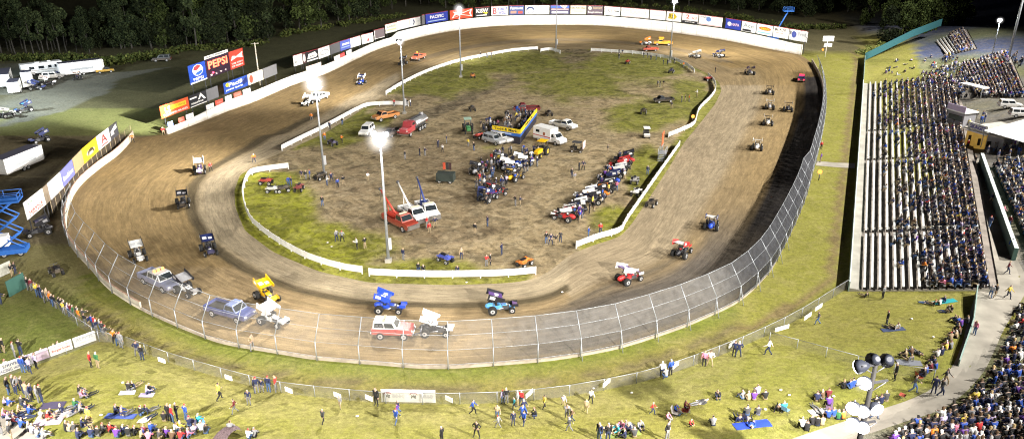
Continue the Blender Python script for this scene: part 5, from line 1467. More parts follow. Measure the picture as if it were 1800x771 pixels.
# tractors --------------------------------------------------------------------------
def tractor(lab, x, y, h, c):
    r = thing('tractor', lab, 'tractor')
    mb = MB(); mb.prism([(-.3, .7), (1.9, .75), (1.95, 1.35), (.3, 1.5), (-.3, 1.4)], -.4, .4, PAINT); mb.build('hood', r, bevel=.04)
    mb = MB(); mb.box((-.9, 0, 1.05), (1.2, .9, .5), DSTEEL); mb.box((-1.1, 0, 1.45), (.5, .55, .5), BLACK); mb.build('seat', r)
    mb = MB()
    for sx in (-1.5, -.2):
        for s in (-1, 1): mb.bar((sx, s * .6, 1.2), (sx, s * .6, 2.6), .05, DSTEEL, 5)
    mb.box((-.85, 0, 2.66), (1.7, 1.5, .1), PAINT2); mb.build('canopy', r)
    for s in (-1, 1): wheel(r, -.9, s * .85, .82, .45, M('yellow_rim', (.6, .42, .05), .5), .5); wheel(r, 1.4, s * .7, .45, .28, M('yellow_rim', (.6, .42, .05), .5), .5)
    return put(r, x, y, h, lab, c, (.3, .45, .36) if c == 'green' else c)
tractor('green tractor with pale canopy left of the stage', 823, 233, (.3, 1), 'green')
tractor('yellow tractor with huge dark tyres at the edge of the infield crowd', 950, 274, (-.8, .5), 'yellow')
# quads, carts ----------------------------------------------------------------------
def quad_bike():
    r = thing('quad_bike', 'x', 'quad bike')
    mb = MB(); mb.prism([(-.75, .45), (.7, .45), (.8, .7), (.35, .95), (0, .8), (-.7, .85)], -.28, .28, PAINT, iny=[0, .05, .08, .1, .03, .03]); mb.build('body', r, bevel=.03)
    mb = MB()
    for sx in (-.62, .6):
        for s in (-1, 1): mb.box((sx, s * .42, .68), (.55, .3, .06), PAINT)
    mb.build('mudguard', r)
    mb = MB(); mb.box((-.25, 0, .92), (.7, .32, .14), BLACK); mb.build('seat', r)
    mb = MB(); mb.bar((.4, -.38, 1.1), (.4, .38, 1.1), .03, DSTEEL, 5); mb.bar((.5, 0, .8), (.4, 0, 1.1), .03, DSTEEL, 5); mb.build('handlebar', r)
    for sx in (-.62, .62):
        for s in (-1, 1): wheel(r, sx, s * .45, .28, .24)
    return r
qb = quad_bike()
QB = [(468, 324, 'red', 'red quad bike nearest the left white wall'), (480, 338, 'white', 'pale quad bike on the green left corner'), (498, 337, 'black', 'black quad bike between the pale and the dark red ones'), (526, 335, (.25, .03, .05), 'dark red quad bike below the standing group'), (783, 460, 'blue', 'blue quad bike behind the near white wall'), (922, 467, 'orange', 'orange quad bike at the end of the near white wall'),
      (585, 255, 'navy', 'navy quad bike beside people in orange'), (564, 315, 'black', 'black quad bike at the foot of the left light pole'), (1048, 337, 'yellow', 'yellow quad bike in the front row of parked cars'), (1115, 322, 'grey', 'grey quad bike on the grass by the long white wall'), (1145, 362, 'black', 'black quad bike near the long white wall'), (1118, 343, 'white', 'white quad bike close to the long white wall'), (1131, 200, 'black', 'black quad bike alone on the far right grass'), (831, 137, 'orange', 'orange quad bike beside the back straight pole'),
      (830, 195, 'black', 'dark quad bike behind the green tractor'), (965, 203, 'black', 'dark quad bike right of the stage'), (1103, 112, 'red', 'dark red quad bike near the far white wall'), (1180, 128, 'navy', 'navy quad bike in the crowd at the far turn'), (100, 482, 'black', 'black quad bike alone on the grass left of the catch fence'), (842, 243, 'red', 'red quad bike left of the estate cars'), (740, 268, 'grey', 'grey quad bike in the open infield'), (1112, 126, 'red', 'small red quad bike by the far people'), (1245, 142, 'red', 'red quad bike at the top of the curved white wall')]
for x, y, c, lab in QB[:-3] + [QB[-1]]:
    r = put(qb, x, y, (random.uniform(-1, 1), random.uniform(-.6, .6)), lab, c, sc=1.15)
def cart(lab, x, y, h, roofc, hasroof=True):
    r = thing('golf_cart', lab, 'cart')
    mb = MB(); mb.prism([(-1.2, .35), (1.2, .35), (1.25, .8), (.75, .95), (.55, .45), (-.4, .45), (-.45, .95), (-1.2, .95)], -.58, .58, PAINT); mb.build('body', r, bevel=.03)
    mb = MB(); mb.box((-.35, 0, .72), (.5, 1.05, .5), DARKIN); mb.box((-.6, 0, 1.1), (.12, 1.05, .5), DARKIN); mb.build('seat', r)
    if hasroof:
        mb = MB()
        for sx in (-.75, .8):
            for s in (-1, 1): mb.bar((sx, s * .52, .9), (sx * .85, s * .52, 1.85), .03, DSTEEL, 5)
        mb.build('roof_post', r); mb = MB(); mb.box((0, 0, 1.9), (1.7, 1.25, .08), roofc); mb.build('roof', r)
    for sx in (-.8, .8):
        for s in (-1, 1): wheel(r, sx, s * .5, .25, .2)
    return put(r, x, y, h, lab, 'white' if roofc == WHITE else 'black')
cart('white golf cart alone on the far right infield', 1136, 241, (.4, 1), WHITE)
g2 = cart('dark cart carrying a white banner beside the ambulance', 1014, 267, (1, .1), DSTEEL)
mb = MB(); mb.box((1.3, 0, 1.5), (.06, 1.9, 1.3), M('pale_pink_banner', (.75, .6, .6), .6)); mb.build('banner', g2)
cart('dark utility buggy at the left of the middle crowd', 836, 306, (1, .1), DSTEEL)
# dark box cart with flags
r = thing('equipment_cart', 'dark box cart with red and black flags standing in the infield', 'cart')
mb = MB(); mb.box((0, 0, 1.0), (2.9, 1.7, 1.3), M('dark_green_canvas', (.03, .04, .035), .8)); mb.build('box', r, bevel=.05)
for s in (-.7, .7):
    for sx in (-.9, .9): wheel(r, sx, s, .33, .2)
for k, c in ((-.3, (.5, .07, .03)), (.25, (.02, .02, .02)), (.7, (.05, .02, .02))):
    mb = MB(); mb.bar((k, .2, 1.6), (k, .2, 3.4), .03, DSTEEL, 4); mb.box((k + .02, .2, 2.7), (.42, .04, 1.2), M('flag_%d' % int(c[0] * 99), c, .8)); mb.build('flag', r)
put(r, 784, 320, (1, .06), 'dark box cart with red and black flags standing in the infield')
# start platform with orange sign
p = flat(1164, 277); r = thing('starter_platform', 'grey starter platform with stairs and a tall orange sign', 'platform', p, heading(1164, 277, .5, -1))
mb = MB(); mb.box((0, 0, 1.0), (2.4, 1.4, .12), STEEL)
for x in (-1.1, 1.1):
    for y in (-.6, .6): mb.bar((x, y, 0), (x, y, 1.9), .05, STEEL, 5)
mb.bar((-1.1, .6, 1.9), (1.1, .6, 1.9), .04, STEEL, 5); mb.bar((-1.1, -.6, 1.9), (1.1, -.6, 1.9), .04, STEEL, 5); mb.build('frame', r)
mb = MB()
for k in range(4): mb.box((-1.5 - .3 * k, 0, .8 - .22 * k), (.32, 1.0, .08), STEEL)
mb.build('stairs', r)
mb = MB(); mb.box((1.4, .3, 3.2), (2.1, .1, 2.3), M('orange_sign', (.62, .15, .06), .6)); mb.bar((.8, .3, 1), (.8, .3, 2.2), .06, STEEL, 5); mb.bar((2, .3, 0), (2, .3, 2.2), .06, STEEL, 5); mb.build('sign', r)
# beacons at wall ends
for x, y, c, lab in [(1217, 217, ORL, 'glowing orange beacon on the curved white wall'), (1439, 317, ORL, 'glowing orange lamp on the grass beside the right fence')]:
    p = flat(x, y); r = thing('beacon', lab, 'beacon', p)
    mb = MB(); mb.bar((0, 0, 0), (0, 0, 1.2), .08, DSTEEL, 6); mb.build('post', r); mb = MB(); mb.ball((0, 0, 1.5), .36, c, 10, 8); mb.build('lamp', r)
# pits on the left ------------------------------------------------------------------
def box_trailer(lab, x, y, h, L, W, Hh, roofc=(.06, .06, .09), two=True):
    r = thing('box_trailer', lab, 'trailer')
    mb = MB(); mb.box((0, 0, .55 + Hh / 2), (L, W, Hh), PAINT); mb.prism([(L / 2, .55), (L / 2 + .7, .7), (L / 2 + .7, .4 + Hh), (L / 2, .55 + Hh)], -W / 2 + .02, W / 2 - .02, PAINT, iny=[0, .5, .5, 0]); mb.build('body', r, bevel=.03)
    mb = MB(); mb.box((0, 0, .57 + Hh), (L - .1, W - .1, .06), M('dark_trailer_roof', roofc, .7)); mb.build('roof', r)
    mb = MB(); mb.box((.2, -W / 2 - .01, .55 + Hh * .38), (L * .55, .02, Hh * .2), SM((.35, .37, .4))); mb.build('side_stripe', r)
    mb = MB(); mb.box((-L / 2 + 1.1, -W / 2 - .012, 1.5), (.8, .02, 1.7), SM((.6, .6, .62))); mb.build('door', r)
    for sx in (-.5, .4):
        for s in (-1, 1): wheel(r, sx, s * (W / 2 - .05), .38, .22)
    mb = MB(); mb.bar((L / 2 + .6, .4, .5), (L / 2 + 2, 0, .5), .06, DSTEEL, 5); mb.bar((L / 2 + .6, -.4, .5), (L / 2 + 2, 0, .5), .06, DSTEEL, 5); mb.build('drawbar', r)
    return put(r, x, y, h, lab, 'white')
box_trailer('white enclosed trailer with dark roof at the left edge', 36, 298, (1, -.42), 8.4, 2.6, 2.6)
box_trailer('long white box trailer parked before the dark woods', 143, 131, (1, -.12), 10, 2.7, 3.0)
box_trailer('white trailer cut by the left picture edge in the pits', 12, 150, (.3, -1), 9, 2.6, 2.9).children[0]
def put_rv(lab, x, y, h, L=8.5):
    r = thing('motorhome', lab, 'motorhome')
    mb = MB(); mb.prism([(-L / 2, .5), (L / 2, .5), (L / 2 + .3, 1.2), (L / 2 + .1, 2.2), (L / 2 - .5, 3.1), (-L / 2, 3.1)], -1.2, 1.2, PAINT, iny=[0, 0, .05, .05, 0, 0]); mb.build('body', r, bevel=.06)
    for k, w_ in ((-2.6, 1.2), (-.4, 1.3), (1.6, .8), (3.2, 1.0)):
        for s in (-1, 1):
            mb = MB(); mb.box((k, s * 1.203, 2.0), (w_, .02, .7), GLASS); mb.build('window', r)
    mb = MB(); mb.box((-1, 0, 3.2), (1.0, .8, .2), WHITE); mb.box((1.8, .2, 3.2), (.7, .6, .2), WHITE); mb.build('roof_vent', r)
    mb = MB(); mb.box((0, -1.206, 1.3), (L - .6, .02, .14), SM((.3, .25, .22))); mb.build('stripe', r)
    for sx in (-2.4, 2.6):
        for s in (-1, 1): wheel(r, sx, s * 1.05, .42, .28)
    return put(r, x, y, h, lab, 'white')
put_rv('white motorhome with dark windows in front of the woods', 77, 130, (1, -.12), 10)
put(su, 94, 139, (1, -.08), 'white van parked below the motorhome', 'white')
put(su, 285, 108, (-1, .04), 'dark car alone at the edge of the woods', (.04, .04, .05), (.1, .11, .12))
box_trailer('short white trailer among the left pits', 28, 163, (.5, -.9), 5, 2.4, 2.4)
box_trailer('tall white trailer end beside the dark truck', 52, 155, (.2, -1), 3, 2.3, 3.6)
put(pk, 185, 128, (1, -.1), 'small yellow pickup at the right of the white box trailer', (.5, .3, .03), (.05, .05, .05), sc=.75)
put(pk, 105, 134, (1, -.1), 'dark pickup between the motorhome and the gravel', 'navy', 'black', sc=.9)
for x, y, lab in [(1775, 190, 'white car parked on the gravel above the announcer building'), (1795, 206, 'white van at the right edge above the announcer building')]:
    put(su, x, y, (1, .05), lab, 'white', sc=.85)
# scissor lift ------------------------------------------------------------------------
LB_ = M('lift_blue', (.03, .14, .5), .45)
def scissor(lab, x, y, rz, z_top=7.2, L=2.9, W=1.5):
    p = flat(x, y); r = thing('scissor_lift', lab, 'scissor lift', p, rz)
    mb = MB(); mb.box((0, 0, .75), (L, W, .6), LB_); mb.build('chassis', r, bevel=.04)
    for sx in (-.95, .95):
        for s in (-1, 1): wheel(r, sx, s * .7, .42, .3)
    n = 3; z = 1.1; st_ = (z_top - 1.1) / n
    for k in range(n):
        for s in (-.62, .62):
            mb = MB(); a = (L / 2 - .2)
            mb.bar((-a, s, z + k * st_), (a, s, z + (k + 1) * st_), .09, LB_, 5); mb.bar((a, s + .1, z + k * st_), (-a, s + .1, z + (k + 1) * st_), .09, LB_, 5); mb.build('scissor_arm', r)
        mb = MB(); mb.bar((-a, -.62, z + k * st_ + st_), (-a, .62, z + k * st_ + st_), .07, LB_, 5); mb.bar((a, -.62, z + k * st_ + st_), (a, .62, z + k * st_ + st_), .07, LB_, 5); mb.build('cross_tube', r)
    mb = MB(); mb.box((.2, 0, z_top + .1), (L + .8, W + .3, .16), LB_); mb.build('platform', r)
    mb = MB(); hx, hy = (L + .8) / 2, (W + .3) / 2
    cs = [V((.2 - hx, -hy, z_top)), V((.2 + hx, -hy, z_top)), V((.2 + hx, hy, z_top)), V((.2 - hx, hy, z_top))]
    for i in range(4):
        a, b_ = cs[i], cs[(i + 1) % 4]
        for zz in (.6, 1.1): mb.bar(a + V((0, 0, zz)), b_ + V((0, 0, zz)), .04, LB_, 5)
        for t in (0, .5): q_ = a.lerp(b_, t); mb.bar(q_, q_ + V((0, 0, 1.1)), .04, LB_, 5)
    mb.build('railing', r)
    mb = MB(); mb.box((-1.0, 0, 2.2), (1.6, 1.2, 1.4), WHITE); mb.build('cover', r)
    return r
scissor('tall blue scissor lift at the left edge with raised platform', 26, 447, R(18), 7.4, 3.4, 2.0)
# boom lift behind the far wall end
p = flat(1358, 72); r = thing('boom_lift', 'bright blue boom lift raised behind the far wall end', 'boom lift', p, 0)
mb = MB(); mb.box((0, 0, .9), (3.2, 2.2, 1.0), LB_); mb.build('chassis', r, bevel=.05)
for sx in (-1.1, 1.1):
    for s in (-1, 1): wheel(r, sx, s * 1.0, .45, .3)
mb = MB(); mb.bar((0, 0, 1.3), (3.8, 0, 9.3), .3, LB_, 6, .22); mb.build('boom', r)
mb = MB(); mb.box((3.9, 0, 9.5), (3.2, 1.6, .35), LB_)
for a, b_ in (((2.4, -.8), (5.4, -.8)), ((5.4, -.8), (5.4, .8)), ((5.4, .8), (2.4, .8)), ((2.4, .8), (2.4, -.8))):
    for zz in (10.1, 10.7): mb.bar((*a, zz), (*b_, zz), .05, LB_, 5)
    mb.bar((*a, 9.5), (*a, 10.7), .05, LB_, 5)
mb.build('basket', r)
# dark green screen and barriers at the lower left
board(flat(17, 523), flat(47, 506), .1, 2.1, (.05, .13, .11), 'dark green screen panel beside the spectator line', [], name='screen_panel', cat='screen')
board(flat(-4, 490), flat(22, 478), .1, 1.6, (.5, .5, .45), 'pale wooden barrier at the left picture edge', [], name='barrier', cat='barrier')
# ------------------------------------------------------------------ people
import numpy as np
PSHIRT = MA('shirt', .85, .2, 9); PPANT = MA('pants', .85, .2, 9); PHAIR = MA('hair', .8, .15, 9); PSKIN = MA('skin', .6, .05, 9); PSHOE = M('dark_shoe', (.03, .03, .035), .7)
PM = [PSHIRT, PPANT, PHAIR, PSKIN, PSHOE]
def body(name, J, sub=1):
    """J: dict of joints -> Vector. One skinned surface; faces coloured by the nearest limb."""
    names = ['pelvis', 'spine', 'chest', 'neck', 'headb', 'headt', 'nose']
    rad = dict(pelvis=(.15, .11), spine=(.14, .105), chest=(.165, .115), neck=(.06, .06), headb=(.085, .09), headt=(.075, .085), nose=(.025, .025))
    E = [('pelvis', 'spine'), ('spine', 'chest'), ('chest', 'neck'), ('neck', 'headb'), ('headb', 'headt'), ('headb', 'nose')]
    for s in 'LR':
        for n_, r_ in (('sh', .075), ('el', .052), ('wr', .038), ('ha', .042), ('fi', .022), ('th', .02)): names.append(n_ + s); rad[n_ + s] = (r_, r_)
        E += [('chest', 'sh' + s), ('sh' + s, 'el' + s), ('el' + s, 'wr' + s), ('wr' + s, 'ha' + s), ('ha' + s, 'fi' + s), ('ha' + s, 'th' + s)]
        for n_, r_ in (('hi', .1), ('kn', .07), ('an', .048), ('to', .045)): names.append(n_ + s); rad[n_ + s] = (r_, r_)
        E += [('pelvis', 'hi' + s), ('hi' + s, 'kn' + s), ('kn' + s, 'an' + s), ('an' + s, 'to' + s)]
    me = bpy.data.meshes.new('b'); me.from_pydata([J[n] for n in names], [(names.index(a), names.index(b)) for a, b in E], [])
    o = bpy.data.objects.new('b', me); COL.objects.link(o)
    o.modifiers.new('s', 'SKIN')
    if sub: m2 = o.modifiers.new('u', 'SUBSURF'); m2.levels = sub; m2.render_levels = sub
    sv = me.skin_vertices[0].data
    for i, n in enumerate(names): sv[i].radius = rad[n]; sv[i].use_root = (n == 'pelvis')
    dg = bpy.context.evaluated_depsgraph_get(); out = bpy.data.meshes.new_from_object(o.evaluated_get(dg))
    bpy.data.objects.remove(o)
    out.name = name
    SL = {'pelvis': 1, 'spine': 0, 'chest': 0, 'neck': 3, 'headb': 3, 'headt': 3, 'nose': 3, 'sh': 0, 'el': 0, 'wr': 0, 'ha': 3, 'fi': 3, 'th': 3, 'hi': 1, 'kn': 1, 'an': 1, 'to': 4}
    segs = []
    for a, b in E:
        k = SL.get(b, SL.get(b[:-1])); 
        if (a, b) == ('pelvis', 'spine'): k = 0
        if b in ('headb',): k = 3
        segs.append((J[a], J[b], k))
    out.materials.clear()
    for m_ in PM: out.materials.append(m_)
    hd = J['headb']; ht = J['headt']; up = (ht - hd).normalized(); fw = (J['nose'] - hd); fw = (fw - up * fw.dot(up)).normalized()
    for f in out.polygons:
        c = f.center; best = 9; k = 0
        for a, b, kk in segs:
            ab = b - a; t = max(0, min(1, (c - a).dot(ab) / ab.length_squared)); dd = (c - a - ab * t).length
            if dd < best: best = dd; k = kk
        if k == 3 and (c - hd).length < .24:
            q = c - hd
            if q.dot(up) > .10 or (q.dot(fw) < .02 and q.dot(up) > -.02): k = 2
        f.material_index = k; f.use_smooth = True
    return out
def J_(pel=(0, 0, .95), lean=0.0, arms='down', legs='stand', yaw=0.0):
    """joints of a figure facing +X"""
    p = V(pel); d = {}
    up = V((math.sin(lean), 0, math.cos(lean))); fw = V((math.cos(lean), 0, -math.sin(lean)))
    d['pelvis'] = p; d['spine'] = p + up * .2; d['chest'] = p + up * .43; d['neck'] = p + up * .56 + fw * .01
    hu = V((0, 0, 1)) if abs(lean) < 1.0 else up; hf = V((1, 0, 0)) if abs(lean) < 1.0 else fw
    d['headb'] = d['neck'] + hu * .1 + hf * .02; d['headt'] = d['headb'] + hu * .13; d['nose'] = d['headb'] + hf * .115 + hu * .03
    for s, sg in (('L', 1), ('R', -1)):
        sh = d['chest'] + up * .03 + V((0, sg * .2, 0)); d['sh' + s] = sh
        dn = -up
        if arms == 'down': el = sh + dn * .28 + V((0, sg * .06, 0)) - fw * .03; wr = el + dn * .25 + fw * .07
        elif arms == 'cross': el = sh + dn * .25 + V((0, sg * .08, 0)) + fw * .06; wr = el + fw * .16 + V((0, -sg * .2, .06))
        elif arms == 'hips': el = sh + dn * .22 + V((0, sg * .18, 0)) - fw * .04; wr = el + dn * .18 + V((0, -sg * .12, 0)) + fw * .08
        elif arms == 'point': el = sh + (fw * .27 + V((0, sg * .05, .05)) if sg > 0 else dn * .27 + V((0, sg * .06, 0))); wr = el + (fw * .25 + V((0, 0, .06)) if sg > 0 else dn * .24 + fw * .05)
        elif arms == 'fwd': el = sh + dn * .2 + fw * .16 + V((0, sg * .05, 0)); wr = el + fw * .24 + V((0, -sg * .06, -.02))
        elif arms == 'back': el = sh + dn * .25 - fw * .12 + V((0, sg * .08, 0)); wr = el + dn * .22 - fw * .14
        elif arms == 'swing': el = sh + dn * .25 + fw * (.13 * sg) + V((0, sg * .05, 0)); wr = el + dn * .14 + fw * (.16 * sg + .08)
        elif arms == 'up': el = sh + V((.03, sg * .16, .2)); wr = el + V((.04, sg * .03, .26))
        elif arms == 'knees': el = sh + dn * .16 + fw * .2 + V((0, sg * .04, 0)); wr = el + fw * .2 + V((0, -sg * .1, -.05))
        d['el' + s] = el; d['wr' + s] = wr; h = (wr - el).normalized(); d['ha' + s] = wr + h * .08; d['fi' + s] = wr + h * .17; d['th' + s] = wr + h * .11 + V((.03, -sg * .05, 0))
        hi = p + V((0, sg * .1, -.04)); d['hi' + s] = hi
        if legs == 'stand': kn = V((p.x + .02, sg * .12, .5)); an = V((p.x - .02, sg * .14, .08))
        elif legs == 'walk': kn = V((p.x + .12 + .12 * sg, sg * .1, .52)); an = V((p.x + .3 * sg - .03, sg * .1, .09 if sg > 0 else .16))
        elif legs == 'wide': kn = V((p.x, sg * .2, .5)); an = V((p.x - .02, sg * .27, .08))
        elif legs == 'bench': kn = hi + V((.43, sg * .05, .02)); an = kn + V((.02, 0, -.42))
        elif legs == 'knees': kn = hi + V((.33, sg * .06, .34)); an = V((hi.x + .52, sg * .12, .07))
        elif legs == 'out': kn = hi + V((.42, sg * .08, .07)); an = V((hi.x + .82, sg * .12, .07))
        elif legs == 'cross': kn = hi + V((.3, sg * .26, .06)); an = V((hi.x + .26, -sg * .12, .08))
        elif legs == 'lie': kn = hi + V((.42, sg * .04, .02)); an = V((hi.x + .84, sg * .08, .08))
        elif legs == 'crouch': kn = hi + V((.38, sg * .1, .12)); an = V((hi.x + .12, sg * .13, .08))
        d['kn' + s] = kn; d['an' + s] = an
        d['to' + s] = an + (V((.17, sg * .02, -.035)) if legs not in ('lie', 'out') else V((.06, sg * .05, .15)))
    return d
POSES = {
 'stand': J_(), 'hips': J_(arms='hips', legs='wide'), 'cross': J_(arms='cross'), 'walk': J_(pel=(0, 0, .93), lean=.06, arms='swing', legs='walk'), 'point': J_(arms='point', legs='wide'), 'film': J_(arms='fwd'), 'cheer': J_(arms='up', legs='wide'),
 'sit': J_((0, 0, .13), .12, 'knees', 'knees'), 'sitback': J_((0, 0, .13), -.45, 'back', 'out'), 'sitx': J_((0, 0, .13), .15, 'knees', 'cross'), 'lie': J_((0, 0, .13), -1.45, 'down', 'lie'), 'crouch': J_((0, 0, .36), .3, 'knees', 'crouch'),
 'bench': J_((0, 0, .56), .1, 'knees', 'bench'), 'bench2': J_((0, 0, .56), .28, 'fwd', 'bench'), 'bench3': J_((0, 0, .56), -.05, 'down', 'bench')}
MESHES = {k: body('person_' + k, v, 1) for k, v in POSES.items()}
TOPS = dict(navy=(.016, .022, .07), black=(.012, .012, .014), charcoal=(.05, .05, .055), grey=(.24, .24, .26), white=(.72, .72, .72), blue=(.02, .07, .36), turquoise=(.03, .35, .45), red=(.5, .03, .03), maroon=(.14, .015, .025), orange=(.7, .2, .02), yellow=(.72, .55, .08), pink=(.65, .2, .32), purple=(.12, .04, .28), green=(.03, .14, .05), brown=(.12, .07, .04), tan=(.4, .3, .19), lavender=(.45, .38, .6))
TOPW = ['navy'] * 9 + ['black'] * 11 + ['charcoal'] * 7 + ['grey'] * 3 + ['white'] * 3 + ['blue'] * 3 + ['red', 'maroon', 'orange', 'pink', 'purple', 'green', 'brown', 'brown', 'tan', 'tan', 'lavender', 'yellow', 'turquoise']
PANTS = {'blue jeans': (.06, .11, .24), 'dark jeans': (.02, .03, .075), 'black trousers': (.012, .012, .015), 'grey trousers': (.17, .17, .18), 'tan trousers': (.3, .23, .14)}
HAIRS = {'dark hair': (.02, .014, .01), 'brown hair': (.1, .055, .025), 'fair hair': (.42, .3, .14), 'a white cap': (.75, .75, .75), 'a black cap': (.012, .012, .015), 'a red cap': (.45, .03, .03), 'grey hair': (.4, .4, .4)}
SKINS = [(.42, .28, .21), (.48, .34, .27), (.33, .21, .16), (.52, .38, .3)]
PW = {'stand': 'standing', 'hips': 'hands on hips', 'cross': 'arms folded', 'walk': 'walking', 'point': 'pointing', 'film': 'hands raised', 'cheer': 'arms up', 'sit': 'sitting knees up', 'sitback': 'leaning back', 'sitx': 'sitting cross legged', 'lie': 'lying', 'crouch': 'crouching', 'bench': 'seated', 'bench2': 'leaning forward', 'bench3': 'seated upright'}
SEEN = set(); prnd = random.Random(21); NP = [0]
def person(x, y, pose, place_, top=None, pants=None, face=None, group=None, sc=1.0, at=None, hair=None):
    p = at if at is not None else G(x, y)
    for tr in range(400):
        t = top if top and tr < 60 else prnd.choice(TOPW); pa = pants or prnd.choice(list(PANTS)); h = hair or prnd.choice(list(HAIRS))
        lab = 'person %s in %s top, %s, %s, %s' % (PW[pose], t, pa, h, place_)
        if lab not in SEEN: break
    SEEN.add(lab)
    if len(lab.split()) > 16: print('LONG', lab)
    o = bpy.data.objects.new('person', MESHES[pose]); COL.objects.link(o)
    o.location = p; rz = face if face is not None else prnd.uniform(0, 6.28); o.rotation_euler = (0, 0, rz)
    s = sc * prnd.uniform(.95, 1.05) * (1.1 if y > 600 else 1.0); o.scale = (s, s, s)
    tag(o, lab, 'person', group)
    o['shirt'] = TOPS[t]; o['pants'] = PANTS[pa]; o['hair'] = HAIRS[h]; o['skin'] = prnd.choice(SKINS); NP[0] += 1
    return o
def face_to(x, y, tx, ty):
    a, b = flat(x, y), flat(tx, ty); return math.atan2(b.y - a.y, b.x - a.x)
ST = ['stand', 'hips', 'cross', 'film', 'stand']
SI = ['sit', 'sitback', 'sitx', 'sit']
# line of spectators along the lower left fence
g = 'spectators along the lower left fence'
for i in range(30):
    t = i / 29; x = 52 + 138 * t + prnd.uniform(-2.5, 2.5); y = 512 + 86 * t ** .92 + prnd.uniform(-3, 4) - 4
    person(x, y, prnd.choice(ST), 'along the left fence', top='red' if i == 24 else ('orange' if i == 8 else None), face=face_to(x, y, 420, 480) + prnd.uniform(-.4, .4), group=g)
for x, y, t in [(203, 605, 'orange'), (209, 609, 'black'), (214, 612, 'grey'), (243, 627, 'navy'), (251, 633, 'black'), (22, 486, 'black'), (28, 482, 'black'), (3, 535, 'navy'), (40, 500, 'navy')]:
    person(x, y, prnd.choice(ST), 'at the fence corner', t, face=face_to(x, y, 420, 480), group=g)
g = 'people beside the lower left banners'
for x, y, t, po in [(8, 620, 'black', 'stand'), (3, 617, 'navy', 'hips'), (27, 628, 'grey', 'stand'), (38, 625, 'black', 'cross'), (72, 626, 'grey', 'sit'), (94, 618, 'brown', 'sit'), (102, 614, 'charcoal', 'sit'), (42, 655, 'blue', 'stand'), (54, 656, 'lavender', 'hips'), (65, 648, 'lavender', 'stand'), (47, 650, 'black', 'film'), (8, 646, 'white', 'sit')]:
    person(x, y, po, 'beside the banners', t, face=face_to(x, y, 420, 480) + prnd.uniform(-.5, .5), group=g)
person(161, 645, 'stand', 'below the banners', 'red', face=R(20)); person(173, 647, 'stand', 'below the banners', 'green', face=R(60))
g = 'people on the left lawn'
pl = 'on the left lawn'
LAWN = [(17, 693, 'black', 'stand'), (27, 690, 'charcoal', 'stand'), (33, 690, 'grey', 'hips'), (42, 692, 'black', 'stand'), (68, 707, 'grey', 'stand'), (75, 708, 'black', 'stand'), (50, 703, 'tan', 'cross'), (58, 704, 'navy', 'stand'), (38, 712, 'charcoal', 'sit'), (33, 727, 'tan', 'sit'), (45, 722, 'navy', 'sit'), (8, 712, 'lavender', 'sit'), (16, 714, 'blue', 'sit'), (30, 733, 'navy', 'sitback'), (42, 735, 'navy', 'lie'), (52, 728, 'blue', 'sit'),
        (139, 692, 'black', 'sit'), (143, 699, 'pink', 'sit'), (154, 697, 'navy', 'sitback'), (226, 686, 'black', 'sitx'), (237, 681, 'navy', 'sitback'), (258, 692, 'lavender', 'sit'), (262, 690, 'black', 'sit'),
        (113, 722, 'navy', 'sitback'), (131, 716, 'green', 'sit'), (141, 725, 'grey', 'sit'), (126, 727, 'grey', 'lie'), (148, 723, 'charcoal', 'sitback'), (84, 738, 'red', 'sit'), (88, 733, 'navy', 'sit'), (73, 736, 'grey', 'sit'), (203, 727, 'navy', 'sit'), (213, 729, 'blue', 'sitx'), (220, 730, 'navy', 'sitback'), (247, 730, 'black', 'sit'), (262, 724, 'navy', 'sitback'), (258, 738, 'white', 'lie'), (289, 740, 'black', 'sit'),
        (299, 741, 'black', 'stand'), (304, 742, 'red', 'stand'), (312, 738, 'black', 'cross'), (329, 741, 'blue', 'hips'), (146, 757, 'navy', 'bench'), (152, 756, 'black', 'bench2'), (160, 748, 'yellow', 'stand'), (116, 757, 'black', 'sit'), (122, 758, 'tan', 'sit'), (130, 758, 'charcoal', 'sit'), (172, 766, 'black', 'sit'), (180, 760, 'charcoal', 'sit'), (193, 759, 'red', 'sit'), (137, 770, 'navy', 'sit'), (216, 763, 'navy', 'sit'), (226, 766, 'black', 'sit'), (236, 764, 'black', 'sit'), (253, 763, 'maroon', 'sit'), (267, 765, 'blue', 'bench'), (249, 771, 'tan', 'sit'), (262, 774, 'pink', 'sit'), (280, 771, 'charcoal', 'sit'), (292, 768, 'purple', 'sit'), (309, 759, 'white', 'sit'), (316, 757, 'yellow', 'sit'), (335, 756, 'navy', 'bench'), (350, 752, 'turquoise', 'bench'), (342, 762, 'lavender', 'sit'), (356, 765, 'white', 'bench'), (362, 762, 'charcoal', 'sit'), (330, 769, 'pink', 'sit'), (318, 772, 'red', 'sit'), (303, 773, 'brown', 'sit'), (437, 770, 'white', 'sit'), (447, 768, 'grey', 'sit'), (406, 766, 'grey', 'bench2'),
        (6, 734, 'pink', 'sit'), (14, 740, 'lavender', 'sit'), (24, 745, 'maroon', 'sit'), (38, 752, 'blue', 'sit'), (50, 757, 'grey', 'sit'), (57, 762, 'lavender', 'sit'), (66, 768, 'grey', 'sit'), (76, 770, 'white', 'sit'), (4, 764, 'black', 'stand'), (22, 776, 'charcoal', 'stand'), (205, 768, 'purple', 'sit'), (160, 768, 'navy', 'sit')]
for x, y, t, po in LAWN:
    sit = po not in ('stand', 'hips', 'cross', 'film', 'walk')
    person(x, y, po, pl, t, face=face_to(x, y, 600, 520) + prnd.uniform(-.6, .6), group=g)
g = 'children and adults on the middle lawn'; pl = 'on the middle lawn'
